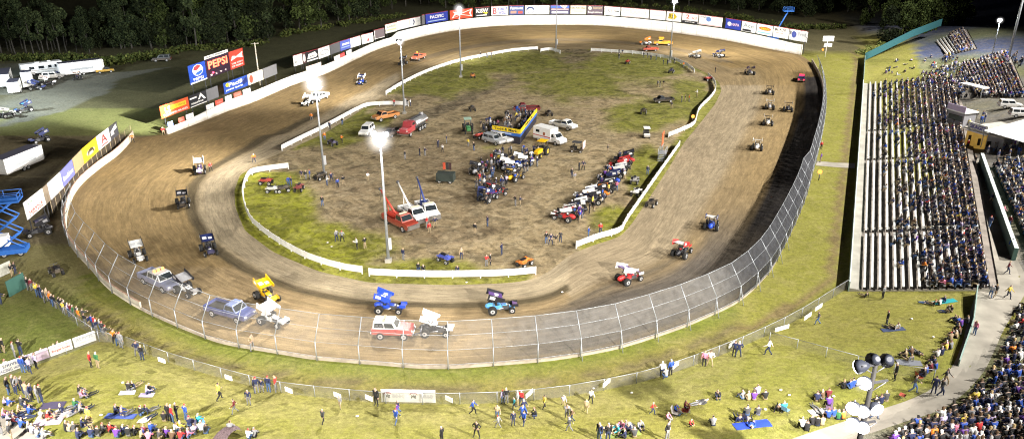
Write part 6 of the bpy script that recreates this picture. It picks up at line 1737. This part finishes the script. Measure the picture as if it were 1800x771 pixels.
for x, y, t, po, s in [(386, 703, 'yellow', 'walk', 1), (414, 726, 'maroon', 'walk', .85), (438, 711, 'navy', 'stand', .9), (448, 690, 'black', 'stand', .9), (452, 691, 'navy', 'stand', 1), (461, 689, 'navy', 'stand', .8), (473, 689, 'navy', 'stand', 1), (486, 688, 'red', 'hips', 1), (568, 744, 'charcoal', 'walk', .8), (598, 716, 'grey', 'walk', .7), (662, 712, 'black', 'stand', 1), (696, 745, 'blue', 'walk', .85), (699, 733, 'purple', 'walk', .85), (701, 727, 'navy', 'walk', .8), (831, 728, 'blue', 'walk', .9), (874, 736, 'tan', 'walk', .85), (876, 752, 'grey', 'walk', .7), (838, 768, 'black', 'hips', .9), (777, 776, 'black', 'stand', .8), (890, 709, 'black', 'stand', .9), (884, 708, 'lavender', 'stand', .8), (910, 712, 'white', 'stand', .9), (916, 712, 'red', 'stand', .9), (904, 718, 'turquoise', 'walk', .7), (918, 737, 'blue', 'walk', .9), (921, 728, 'navy', 'walk', .9), (920, 747, 'blue', 'walk', .8), (902, 747, 'navy', 'stand', .8), (943, 734, 'black', 'crouch', 1),
                      (956, 718, 'yellow', 'walk', .8), (990, 714, 'lavender', 'walk', .7), (996, 738, 'grey', 'walk', .9), (1005, 742, 'brown', 'walk', .85), (1001, 758, 'charcoal', 'walk', .8), (1038, 707, 'white', 'walk', .8), (1030, 725, 'tan', 'walk', .8), (1146, 728, 'red', 'walk', .7), (1172, 736, 'pink', 'sit', .8), (1186, 727, 'blue', 'bench', .8), (1202, 723, 'maroon', 'bench', .9), (1192, 730, 'grey', 'sit', .8), (1212, 748, 'red', 'crouch', .7), (1253, 748, 'grey', 'sit', 1), (1260, 698, 'black', 'sit', 1), (1230, 709, 'charcoal', 'lie', 1), (1172, 776, 'black', 'hips', 1.1), (1053, 776, 'navy', 'stand', 1), (1068, 776, 'black', 'stand', 1.05), (1093, 752, 'pink', 'sit', 1), (1085, 760, 'turquoise', 'sit', 1), (1110, 752, 'grey', 'lie', 1), (1124, 752, 'grey', 'sit', 1), (1103, 757, 'navy', 'sit', 1), (1076, 754, 'black', 'lie', 1), (1099, 769, 'navy', 'sit', 1), (1115, 768, 'charcoal', 'sit', 1)]:
    person(x, y, po, pl, t, group=g, sc=s)
g = 'people on the right lawn'; pl = 'on the right lawn'
for x, y, t, po in [(1237, 644, 'pink', 'stand'), (1247, 644, 'white', 'hips'), (1163, 664, 'white', 'walk'), (1171, 666, 'grey', 'crouch'), (1178, 660, 'blue', 'stand'), (1290, 627, 'navy', 'stand'), (1297, 627, 'navy', 'hips'), (1350, 624, 'white', 'walk'), (1437, 570, 'charcoal', 'walk'), (1520, 522, 'black', 'sitback'), (1551, 525, 'grey', 'stand'), (1558, 570, 'black', 'stand'), (1566, 577, 'black', 'lie'), (1574, 577, 'white', 'sitback'),
                    (1306, 701, 'grey', 'sit'), (1316, 703, 'tan', 'sit'), (1325, 703, 'purple', 'sit'), (1331, 700, 'lavender', 'bench'), (1345, 702, 'black', 'sit'), (1298, 740, 'navy', 'sitback'), (1312, 738, 'charcoal', 'bench'), (1331, 737, 'charcoal', 'bench'), (1320, 745, 'blue', 'lie'), (1368, 722, 'black', 'sitback'), (1378, 722, 'turquoise', 'sit'), (1436, 705, 'navy', 'sit'), (1446, 701, 'brown', 'sit'), (1456, 699, 'maroon', 'sit'), (1440, 723, 'white', 'lie'), (1455, 720, 'purple', 'bench'), (1484, 683, 'black', 'sit'), (1495, 683, 'blue', 'sit'), (1500, 681, 'blue', 'sit'),
                    (1628, 533, 'navy', 'lie'), (1640, 536, 'black', 'sitback'), (1652, 536, 'white', 'sit'), (1661, 531, 'navy', 'sit'), (1662, 548, 'grey', 'sitback'), (1672, 548, 'black', 'sit'), (1684, 569, 'blue', 'sit'), (1679, 566, 'black', 'sit'), (1592, 628, 'tan', 'sit'), (1602, 624, 'brown', 'sit'), (1611, 620, 'black', 'lie'), (1597, 634, 'grey', 'sitback')]:
    person(x, y, po, pl, t, group=g, face=face_to(x, y, 1100, 420) + prnd.uniform(-.7, .7))
for i in range(17):       # row sitting on the lawn edge beside the walkway
    t = i / 16; x = 1408 + 148 * t; y = 764 - 44 * t + prnd.uniform(-2, 2)
    person(x, y - 6, prnd.choice(['bench', 'sit', 'bench2']), 'beside the lower walkway', ['tan', 'blue', 'blue', 'green', 'orange', 'red', 'red', 'navy'][i - 4] if 4 <= i < 12 else None, face=face_to(x, y, 1200, 420) + prnd.uniform(-.4, .4), group='people lining the lower walkway')
for i in range(18):
    t = i / 17; x = 1700 - 70 * t + prnd.uniform(-5, 5); y = 575 + 95 * t + prnd.uniform(-3, 3)
    person(x - 4, y, prnd.choice(['bench', 'sit', 'bench2']), 'beside the green wall', face=face_to(x, y, 1200, 420) + prnd.uniform(-.4, .4), group='people lining the narrow green wall')
g = 'people walking on the right walkway'; pl = 'on the right walkway'
for x, y, t, po in [(1604, 690, 'charcoal', 'walk'), (1572, 668, 'black', 'stand'), (1640, 692, 'navy', 'stand'), (1652, 696, 'charcoal', 'walk'), (1659, 676, 'charcoal', 'walk'), (1712, 588, 'pink', 'stand'), (1769, 482, 'maroon', 'walk'), (1740, 523, 'grey', 'walk'), (1747, 523, 'charcoal', 'walk'), (1775, 442, 'blue', 'stand'), (1742, 358, 'navy', 'walk'), (1738, 400, 'navy', 'walk'), (1713, 290, 'black', 'walk'), (1536, 736, 'blue', 'walk'), (1770, 525, 'yellow', 'walk'), (1760, 380, 'pink', 'walk'), (1772, 400, 'maroon', 'stand'), (1700, 262, 'red', 'stand'), (1735, 272, 'navy', 'stand')]:
    person(x, y, po, pl, t, group=g)
# infield and track individuals
g = 'people scattered over the infield'; pl = 'in the infield'
INF = [(531, 316, 'navy'), (538, 316, 'black'), (545, 315, 'blue'), (508, 328, 'blue'), (513, 328, 'navy'), (575, 326, 'white'), (583, 320, 'navy'), (594, 330, 'blue'), (604, 326, 'black'), (647, 319, 'white'), (567, 362, 'black'), (592, 424, 'grey'), (602, 425, 'grey'), (628, 438, 'white'), (642, 437, 'black'), (709, 457, 'navy'), (735, 476, 'black'), (744, 477, 'black'), (805, 478, 'navy'), (811, 455, 'tan'), (855, 468, 'red'), (862, 466, 'black'), (882, 448, 'navy'), (835, 412, 'black'), (857, 398, 'navy'), (751, 400, 'red'), (755, 410, 'red'), (765, 400, 'navy'), (906, 362, 'black'), (914, 362, 'navy'), (960, 428, 'black'), (968, 430, 'navy'), (977, 431, 'black'), (985, 426, 'charcoal'), (1055, 412, 'red'), (1034, 418, 'blue'), (1005, 312, 'black'), (1010, 320, 'grey'), (1018, 300, 'black'), (1025, 299, 'navy'), (1068, 269, 'charcoal'), (1138, 307, 'navy'), (712, 280, 'black'), (738, 274, 'black'), (747, 274, 'navy'), (770, 260, 'navy'), (778, 268, 'white'), (785, 252, 'navy'), (833, 265, 'black'), (823, 258, 'yellow'), (693, 187, 'red'), (716, 187, 'black'), (722, 187, 'white'), (948, 242, 'white'), (580, 228, 'navy'), (602, 220, 'black'), (601, 252, 'orange'), (571, 247, 'orange')]
for x, y, t in INF:
    sit = (x in (735, 744, 805))
    person(x, y, 'crouch' if sit else prnd.choice(ST), pl, t, group=g)
for x, y, t, w_ in [(548, 212, 'orange', 'on the back straight'), (447, 286, 'orange', 'at the infield gap'), (371, 301, 'red', 'beside a sprint car'), (234, 251, 'orange', 'at the wall end'), (288, 238, 'red', 'by the back wall'), (444, 615, 'tan', 'under the catch fence'), (1443, 263, 'red', 'at the right fence'), (1442, 285, 'purple', 'by the footpath')]:
    person(x, y, 'hips' if x < 1000 else 'stand', w_, t)
g = 'people at the far end of the infield'; pl = 'at the far turn'
for x, y, t in [(845, 102, 'black'), (856, 102, 'black'), (864, 101, 'navy'), (1088, 96, 'black'), (1094, 97, 'navy'), (1088, 104, 'charcoal'), (1131, 102, 'navy'), (1138, 102, 'black'), (1144, 106, 'navy'), (1153, 106, 'charcoal'), (1166, 114, 'navy'), (1173, 114, 'black'), (1185, 112, 'navy'), (1201, 120, 'orange'), (1156, 153, 'grey'), (1160, 153, 'black'), (1166, 152, 'black'), (1198, 180, 'navy'), (1204, 179, 'black'), (1211, 179, 'orange'), (1180, 192, 'charcoal'), (1257, 128, 'black'), (1225, 170, 'white')]:
    person(x, y, prnd.choice(ST), pl, t, group=g)
# nearest seats at the lower right
CROWD = []      # (position, yaw, pose) for the mass
def track_yaw(p): 
    q = flat(1150, 420) - p; return math.atan2(q.y, q.x)
BRP = [(1565, 785), (1600, 758), (1660, 740), (1705, 712), (1745, 668), (1775, 610), (1782, 560), (1812, 530), (1812, 800), (1560, 800)]
cells = []
y = 545
while y < 800:
    x = 1560
    while x < 1815:
        xx, yy = x + prnd.uniform(-3, 3), y + prnd.uniform(-2, 2)
        if pix_in(BRP, xx, yy) and prnd.random() < .8: cells.append((yy, xx))
        x += 13.5 - (800 - y) * .008
    y += 10.5
cells.sort(reverse=True)
nfree = 322 - NP[0]
for i, (yy, xx) in enumerate(cells):
    p = G(xx, yy); a = track_yaw(p) + prnd.uniform(-.3, .3)
    if i < nfree and yy < 775: person(xx, yy, prnd.choice(['bench', 'bench2', 'bench3']), 'in lower right seats', face=a, group='spectators in the lower right seats', at=p)
    else: CROWD.append((p, a, prnd.choice(['bench', 'bench2', 'bench3'])))
# grandstand crowd --------------------------------------------------------------
back = math.atan2(-NV.y, -NV.x)
for k in range(NROW):
    for a, b_ in SECTS:
        t = a + .3
        while t < b_ - .2:
            d = row_d(k, t) + .35; p = S(d, t, row_z(k) - .06); px, py = project(p)
            left = 1505 if py > 300 else 1512; fr = k / NROW
            cl = mnoise.noise(V((t * .16, k * .55, 2))) * .5 + mnoise.noise(V((t * .5, k * .9, 9))) * .3
            s0 = .58 if t < 17 else (.55 if t < 52 else (.48 if t < 72 else .36))
            pr = max(smooth(s0 - .24, s0 + .2, fr + cl * .8), .05 * smooth(.1, .3, fr))
            if t > 112: pr *= .8
            if prnd.random() < pr * .93: CROWD.append((p, back + prnd.uniform(-.45, .45), prnd.choice(['bench', 'bench2', 'bench3'])))
            t += .58
def fill_rows(rows, dens, nmax):
    for (a, b_, st_) in rows[:nmax]:
        L_ = (b_ - a).length; n = int(L_ / .6); w = st_.normalized()
        for i in range(n):
            if prnd.random() < dens: CROWD.append((a.lerp(b_, (i + .5) / n) + w * .35 + V((0, 0, -.06)), math.atan2(-w.y, -w.x) + prnd.uniform(-.4, .4), prnd.choice(['bench', 'bench2', 'bench3'])))
fill_rows(ROWS_A, .82, 12); fill_rows(ROWS_B, .72, 13)
for (a, b_, st_) in ROWS_C[4:9]: fill_rows([(a, b_, st_)], .8, 1)
def scatter(poly, n, poses, z=0.0, yaw=None, top=None):
    xs_ = [p[0] for p in poly]; ys_ = [p[1] for p in poly]; c = 0
    while c < n:
        x, y = prnd.uniform(min(xs_), max(xs_)), prnd.uniform(min(ys_), max(ys_))
        if not pix_in(poly, x, y): continue
        p = G(x, y); p.z += z; CROWD.append((p, prnd.uniform(0, 6.28) if yaw is None else yaw + prnd.uniform(-.5, .5), prnd.choice(poses))); c += 1
scatter([(828, 300), (880, 272), (945, 262), (952, 290), (900, 325), (888, 345), (846, 362), (832, 340)], 85, ST)
scatter([(988, 382), (1030, 345), (1080, 285), (1103, 272), (1118, 300), (1090, 330), (1060, 358), (1020, 390)], 85, ST)
scatter([(826, 232), (868, 214), (880, 224), (866, 240)], 12, ST)
for _ in range(26):
    u, v = prnd.uniform(.06, .94), prnd.uniform(.08, .94); p = q[0].lerp(q[1], u).lerp(q[3].lerp(q[2], u), v) if False else None
ST4 = [flat(866, 246), flat(914, 254), flat(943, 214), flat(895, 205)]
for _ in range(28):
    u, v = prnd.uniform(.06, .94), prnd.uniform(.08, .92); p = ST4[0].lerp(ST4[1], u).lerp(ST4[3].lerp(ST4[2], u), v); p.z = 1.5; CROWD.append((p, prnd.uniform(0, 6.28), prnd.choice(ST)))
scatter([(1655, 105), (1672, 98), (1700, 130), (1700, 175), (1670, 178), (1650, 150)], 120, ['bench', 'bench2', 'stand'])
scatter([(1690, 215), (1725, 205), (1735, 215), (1700, 240)], 8, ST)
scatter([(1600, 160), (1640, 110), (1662, 120), (1662, 158)], 50, ['bench', 'bench2'], yaw=math.pi)
scatter([(1535, 140), (1560, 110), (1640, 90), (1640, 120), (1560, 140)], 16, SI + ['lie'])
scatter([(1730, 250), (1800, 262), (1800, 290), (1745, 285)], 18, ['bench', 'stand'])
scatter([(1755, 90), (1795, 100), (1800, 130), (1765, 118)], 14, ['stand', 'bench'])
CROWDW = ['navy'] * 24 + ['black'] * 16 + ['charcoal'] * 12 + ['grey'] * 6 + ['white'] * 6 + ['blue'] * 8 + ['lavender'] * 2 + ['red', 'orange', 'pink', 'purple', 'purple', 'brown', 'tan', 'yellow', 'maroon']
# build the mass as one mesh
LOW = {}
def lowmesh(k):
    if k not in LOW:
        me = body('low_' + k, POSES[k], 0)
        v = np.zeros(len(me.vertices) * 3); me.vertices.foreach_get('co', v); fs_ = [tuple(f.vertices) for f in me.polygons]; mi = [f.material_index for f in me.polygons]
        LOW[k] = (v.reshape(-1, 3), fs_, mi)
    return LOW[k]
VV, FF, CC = [], [], []; off = 0
DIRT = {'shoe': (.03, .03, .035)}
for p, a, k in CROWD:
    v, fs_, mi = lowmesh(k); s = prnd.uniform(.92, 1.06) * (1.12 if p.y < 78 else 1.0); ca, sa = math.cos(a) * s, math.sin(a) * s
    m_ = np.array([[ca, sa, 0], [-sa, ca, 0], [0, 0, s]]); VV.append(v @ m_ + np.array(p))
    cols5 = [TOPS[prnd.choice(CROWDW)], PANTS[prnd.choice(list(PANTS))], HAIRS[prnd.choice(['dark hair', 'dark hair', 'brown hair', 'brown hair', 'fair hair', 'a white cap', 'a black cap', 'a black cap', 'grey hair'])], tuple(c * .72 for c in prnd.choice(SKINS)), (.03, .03, .035)]
    for f, m2 in zip(fs_, mi):
        FF.append(tuple(i + off for i in f)); c = cols5[m2]; CC.extend([(*c, 1.0)] * len(f))
    off += len(v)
VV = np.concatenate(VV)
me = bpy.data.meshes.new('crowd'); me.from_pydata(VV.tolist(), [], FF); me.update()
ca_ = me.color_attributes.new('Col', 'FLOAT_COLOR', 'CORNER'); ca_.data.foreach_set('color', np.array(CC, dtype=np.float32).ravel())
cm = bpy.data.materials.new('crowd_clothes'); nt, N, L = nodes(cm)
out_ = N.new('ShaderNodeOutputMaterial'); b_ = N.new('ShaderNodeBsdfPrincipled'); at = N.new('ShaderNodeAttribute'); at.attribute_name = 'Col'
L.new(at.outputs['Color'], b_.inputs['Base Color']); L.new(b_.outputs[0], out_.inputs[0]); b_.inputs['Roughness'].default_value = .85
me.materials.append(cm); me.polygons.foreach_set('use_smooth', [True] * len(me.polygons))
co = bpy.data.objects.new('crowd', me); COL.objects.link(co); stuff(co)
print('PEOPLE', NP[0], 'CROWD', len(CROWD))
# rugs, chairs and other things on the lawns ------------------------------------------
def rug(x, y, w_, d_, rot, c, lab):
    p = G(x, y, .02); mb = MB(); n = 5; vs = []; fs_ = []
    for j in range(n + 1):
        for i in range(n + 1):
            lx, ly = (i / n - .5) * w_, (j / n - .5) * d_; a = R(rot); X, Y = p.x + lx * math.cos(a) - ly * math.sin(a), p.y + lx * math.sin(a) + ly * math.cos(a)
            vs.append((X - p.x, Y - p.y, hgt(X, Y) - p.z + .04 + .02 * mnoise.noise(V((X * 3, Y * 3, 0)))))
    for j in range(n):
        for i in range(n): fs_.append((j * (n + 1) + i, j * (n + 1) + i + 1, (j + 1) * (n + 1) + i + 1, (j + 1) * (n + 1) + i))
    mb.grp(vs, fs_, SM(c, .9)); o = mb.build('picnic_rug', weld=False); o.location = p; tag(o, lab, 'rug')
rug(92, 712, 1.9, 1.4, 15, (.06, .05, .1), 'dark purple rug with nobody on it on the left lawn')
rug(86, 738, 2.2, 1.5, 10, (.4, .33, .42), 'pale pinkish rug under a person in red'); rug(113, 725, 1.8, 1.2, -15, (.65, .6, .6), 'white rug under people sitting on the left lawn')
rug(224, 690, 1.3, .9, 15, (.7, .7, .75), 'small white rug under two dark dressed people'); rug(258, 694, 1.2, .9, 10, (.5, .42, .62), 'lavender rug on the left lawn')
rug(1322, 746, 3.0, 1.2, 5, (.02, .06, .5), 'bright blue sheet on the right lawn'); rug(1660, 530, 2.4, 1.0, 0, (.02, .3, .33), 'teal sheet at the top of the right lawn'); rug(1097, 760, 2.6, 1.4, 5, (.25, .33, .08), 'green rug under the bottom group'); rug(212, 731, 2.4, 1.0, 5, (.06, .1, .35), 'blue rug under three navy dressed people'); rug(1440, 724, 1.7, .9, 10, (.5, .5, .52), 'grey rug under a person in white'); rug(1570, 579, 2.2, .9, -5, (.05, .07, .15), 'dark rug on the upper right lawn'); rug(1598, 637, 2.2, 1.0, -10, (.16, .17, .2), 'grey rug low on the upper right lawn')
def camp_chair(c):
    r = thing('camp_chair', 'x', 'chair'); mb = MB(); mb.face([(-.25, -.28, .4), (.25, -.28, .42), (.25, .28, .42), (-.25, .28, .4)], PAINT); mb.build('seat', r)
    mb = MB(); mb.face([(-.25, -.28, .4), (-.25, .28, .4), (-.42, .28, .95), (-.42, -.28, .95)], PAINT); mb.build('backrest', r)
    for x, y, x2 in ((-.28, -.28, .28), (.28, -.28, -.28), (-.28, .28, .28), (.28, .28, -.28)):
        mb = MB(); mb.bar((x, y, 0), (x2 * .9, y, .42), .018, DSTEEL, 5); mb.build('leg', r)
    return r
cc = camp_chair(0)
CH = [(262, 768, 'blue', 'blue folding chair among the sitters at the bottom left'), (338, 758, 'navy', 'navy folding chair near the bottom left group'), (352, 756, 'ltblue', 'light blue folding chair at the bottom left'), (1380, 726, 'ltblue', 'light blue folding chair on the right lawn'), (1312, 740, 'grey', 'grey folding chair by the blue sheet'), (1457, 723, 'purple', 'purple folding chair on the right lawn'), (1187, 731, 'grey', 'grey folding chair of the middle family'), (1203, 727, 'red', 'red folding chair of the middle family'), (1585, 700, 'red', 'red folding chair beside the lower walkway'), (1615, 668, 'red', 'red folding chair at the lawn corner by the green wall')]
for x, y, c, lab in CH: place(cc, tuple(G(x, y)), prnd.uniform(0, 6.28), lab, None, paint=C_[c])
# half open pop-up tent, bottom left
p = G(404, 768); r = thing('shade_tent', 'small dark pop up shade tent on the left lawn', 'tent', p, R(150))
mb = MB(); n = 10; vs = []
for i in range(n + 1):
    a = math.pi * i / n
    for j in range(5):
        b_ = R(10 + 28 * j); vs.append((math.cos(b_) * 1.0 * 1.0, math.cos(a) * 1.1 * (1 if j < 4 else .8), math.sin(a) * math.sin(b_) * .95))
mb.grp(vs, [(i * 5 + j, i * 5 + j + 1, (i + 1) * 5 + j + 1, (i + 1) * 5 + j) for i in range(n) for j in range(4)], M('striped_canvas', (.13, .09, .1), .8, var=.6, scale=9)); mb.build('canopy', r)
# litter on the lawn
for i, (x, y) in enumerate([(216, 673), (628, 732), (1372, 686), (1387, 695), (1465, 697), (1345, 720), (1640, 593), (1602, 561), (583, 434), (576, 427), (820, 497), (988, 514), (1043, 683), (1110, 691), (178, 730)]):
    p = G(x, y, .02); mb = MB(); mb.ball((0, 0, .08), .15, SM((.72, .7, .68), .8), 7, 5, (1, .8, .5)); o = mb.build('paper_scrap'); o.location = p; o['kind'] = 'thing'
    tag(o, 'crumpled white paper litter lying on the grass', 'litter', 'scraps of white litter on the grass')
# ------------------------------------------------------------------ camera, night sky, lamps
cd = bpy.data.cameras.new('camera'); cam = bpy.data.objects.new('camera', cd); COL.objects.link(cam)
cam.location = CAM; cam.rotation_euler = (math.pi / 2 - PITCH, 0, 0)
cd.sensor_width = 36; cd.lens = 36 * F / 1800; cd.clip_end = 12000; cd.clip_start = .5
scene.camera = cam
w = bpy.data.worlds.new('World'); scene.world = w; w.use_nodes = True
nt = w.node_tree; bg = nt.nodes['Background']
sky = nt.nodes.new('ShaderNodeTexSky'); sky.sky_type = 'NISHITA'; sky.sun_disc = False
sky.sun_elevation = R(-3.5); sky.sun_rotation = R(200)
nt.links.new(sky.outputs[0], bg.inputs[0]); bg.inputs[1].default_value = .15
scene.view_settings.view_transform = 'Standard'; scene.view_settings.look = 'None'; scene.view_settings.exposure = 0
scene.cycles.use_denoising = True
scene.cycles.max_bounces = 5; scene.cycles.transparent_max_bounces = 16
scene.cycles.sample_clamp_indirect = 4; scene.cycles.use_light_tree = True

def spot(name, loc, target, watts, ang=100, blend=.6, col=(1, .95, .86), soft=.7):
    ld = bpy.data.lights.new(name, 'SPOT'); ld.energy = watts; ld.spot_size = R(ang); ld.spot_blend = blend
    ld.color = col; ld.shadow_soft_size = soft
    o = bpy.data.objects.new(name, ld); COL.objects.link(o); o.location = loc
    o.rotation_euler = (V(target) - V(loc)).to_track_quat('-Z', 'Y').to_euler()
    return o
KW = 1000
# unseen floodlights behind the grandstand, higher and farther back than its real masts
for t in (-22, 22, 66, 110, 150):
    b_ = FRONT0 + NV * 62 + U * t
    spot('unseen_stand_floodlight', (b_.x, b_.y, 64), tuple(FRONT0 - NV * 56 + U * (t + 4)), 520 * KW, 100, .9, (1, .96, .88), .5)
spot('lawn_floodlight', (-44, 28, 24), tuple(flat(260, 640)), 210 * KW, 110, 1.0, soft=.4)
spot('lawn_floodlight', (31, 22, 31), tuple(flat(960, 620)), 400 * KW, 76, 1.0, soft=.4)
for px, py, h, tx, ty, kw, an, mul in [(570, 307, 16, 150, 330, 190, 105, 1.3), (683, 460, 17, 500, 640, 105, 120, 1.35), (711, 200, 17, 430, 130, 170, 95, 1.5), (810, 135, 18, 760, 40, 170, 100, 1.35),
                              (977, 88, 18, 1000, 22, 150, 110, 1.25), (1177, 110, 18, 1330, 62, 160, 110, 1.25)]:
    q = flat(px, py); tg = flat(tx, ty); tg = q + (tg - q) * mul
    spot('infield_or_added_floodlight', (q.x, q.y, h + 1.0), tuple(tg), kw * KW, an, 1.0, soft=.4)
q = flat(570, 307); spot('infield_or_added_floodlight', (q.x, q.y, 17), tuple(flat(178, 205)), 1500 * KW, 15, 1.0, (.97, 1, .9), .4)  # added narrow beam that makes the light pool beyond the back wall
spot('pit_floodlight', (-128, 150, 16), tuple(flat(60, 170)), 150 * KW, 125, .9, (.85, .95, 1), .4)
q = G(1742, 104); spot('corner_floodlight', (q.x - .6, q.y - .6, q.z + 9.6), tuple(flat(1745, 40)), 12 * KW, 140, 1.0, (.55, .7, 1), .4)

# glow balls added round the brightest lamp clusters in place of lens glare
def glow_mat(name, strength):
    m = bpy.data.materials.new(name); nt, N, L = nodes(m)
    out = N.new('ShaderNodeOutputMaterial'); em = N.new('ShaderNodeEmission'); tc = N.new('ShaderNodeTexCoord')
    ln = N.new('ShaderNodeVectorMath'); ln.operation = 'LENGTH'; L.new(tc.outputs['Object'], ln.inputs[0])
    mr = N.new('ShaderNodeMapRange'); mr.inputs[1].default_value = 0; mr.inputs[2].default_value = 1; mr.inputs[3].default_value = 1; mr.inputs[4].default_value = 0
    L.new(ln.outputs['Value'], mr.inputs[0])
    pw = N.new('ShaderNodeMath'); pw.operation = 'POWER'; pw.inputs[1].default_value = 2.6; L.new(mr.outputs[0], pw.inputs[0])
    mu = N.new('ShaderNodeMath'); mu.operation = 'MULTIPLY'; mu.inputs[1].default_value = strength; L.new(pw.outputs[0], mu.inputs[0])
    em.inputs[0].default_value = (1, .98, .95, 1); L.new(mu.outputs[0], em.inputs[1]); L.new(em.outputs[0], out.inputs['Volume'])
    return m
GLOW = glow_mat('added_lamp_glow', 1.6)
HOSTS = [o for o in bpy.data.objects if o.get('category') == 'light pole']
for key, dz, rad, off in (('round glaring', 15.6, 2.7, (0, -.7)), ('heart shaped', 16.4, 2.3, (0, -.5)), ('by the back straight', 17.3, 1.9, (0, -.5)), ('beside the tanker', 15.4, 1.3, (0, 0)), ('behind the people', 16.7, 1.2, (0, -.5)), ('small lit lamp', 9.4, 1.1, (-.3, -.4))):
    host = [o for o in HOSTS if key in o['label']][0]
    mb = MB(); mb.ball((0, 0, 0), 1.0, GLOW, 20, 12); hz = mb.build('added_lamp_glow', host)
    hz.location = (off[0], off[1], dz); hz.scale = (rad, rad, rad)
host = [o for o in HOSTS if 'big bowl' in o['label']][0]
for off, rad in (((-.85, -.3, -1.4), .5), ((-1.3, -.35, -3.25), .55), ((-.85, -.45, -4.2), .6)):
    mb = MB(); mb.ball((0, 0, 0), 1.0, GLOW, 20, 12); hz = mb.build('added_lamp_glow', host)
    hz.location = (off[0], off[1], 16.6 - host.location.z + off[2]); hz.scale = (rad, rad, rad)
b_ = FRONT0 + NV * 45 + U * 120; spot('unseen_stand_floodlight', (b_.x, b_.y, 45), tuple(FRONT0 + NV * 8 + U * 146), 170 * KW, 55, 1.0, (1, .96, .88), .5)  # added light to brighten the small far lawn, no lamp stands here
scene.cycles.volume_bounces = 0

scene.cycles.filter_width = 1.15
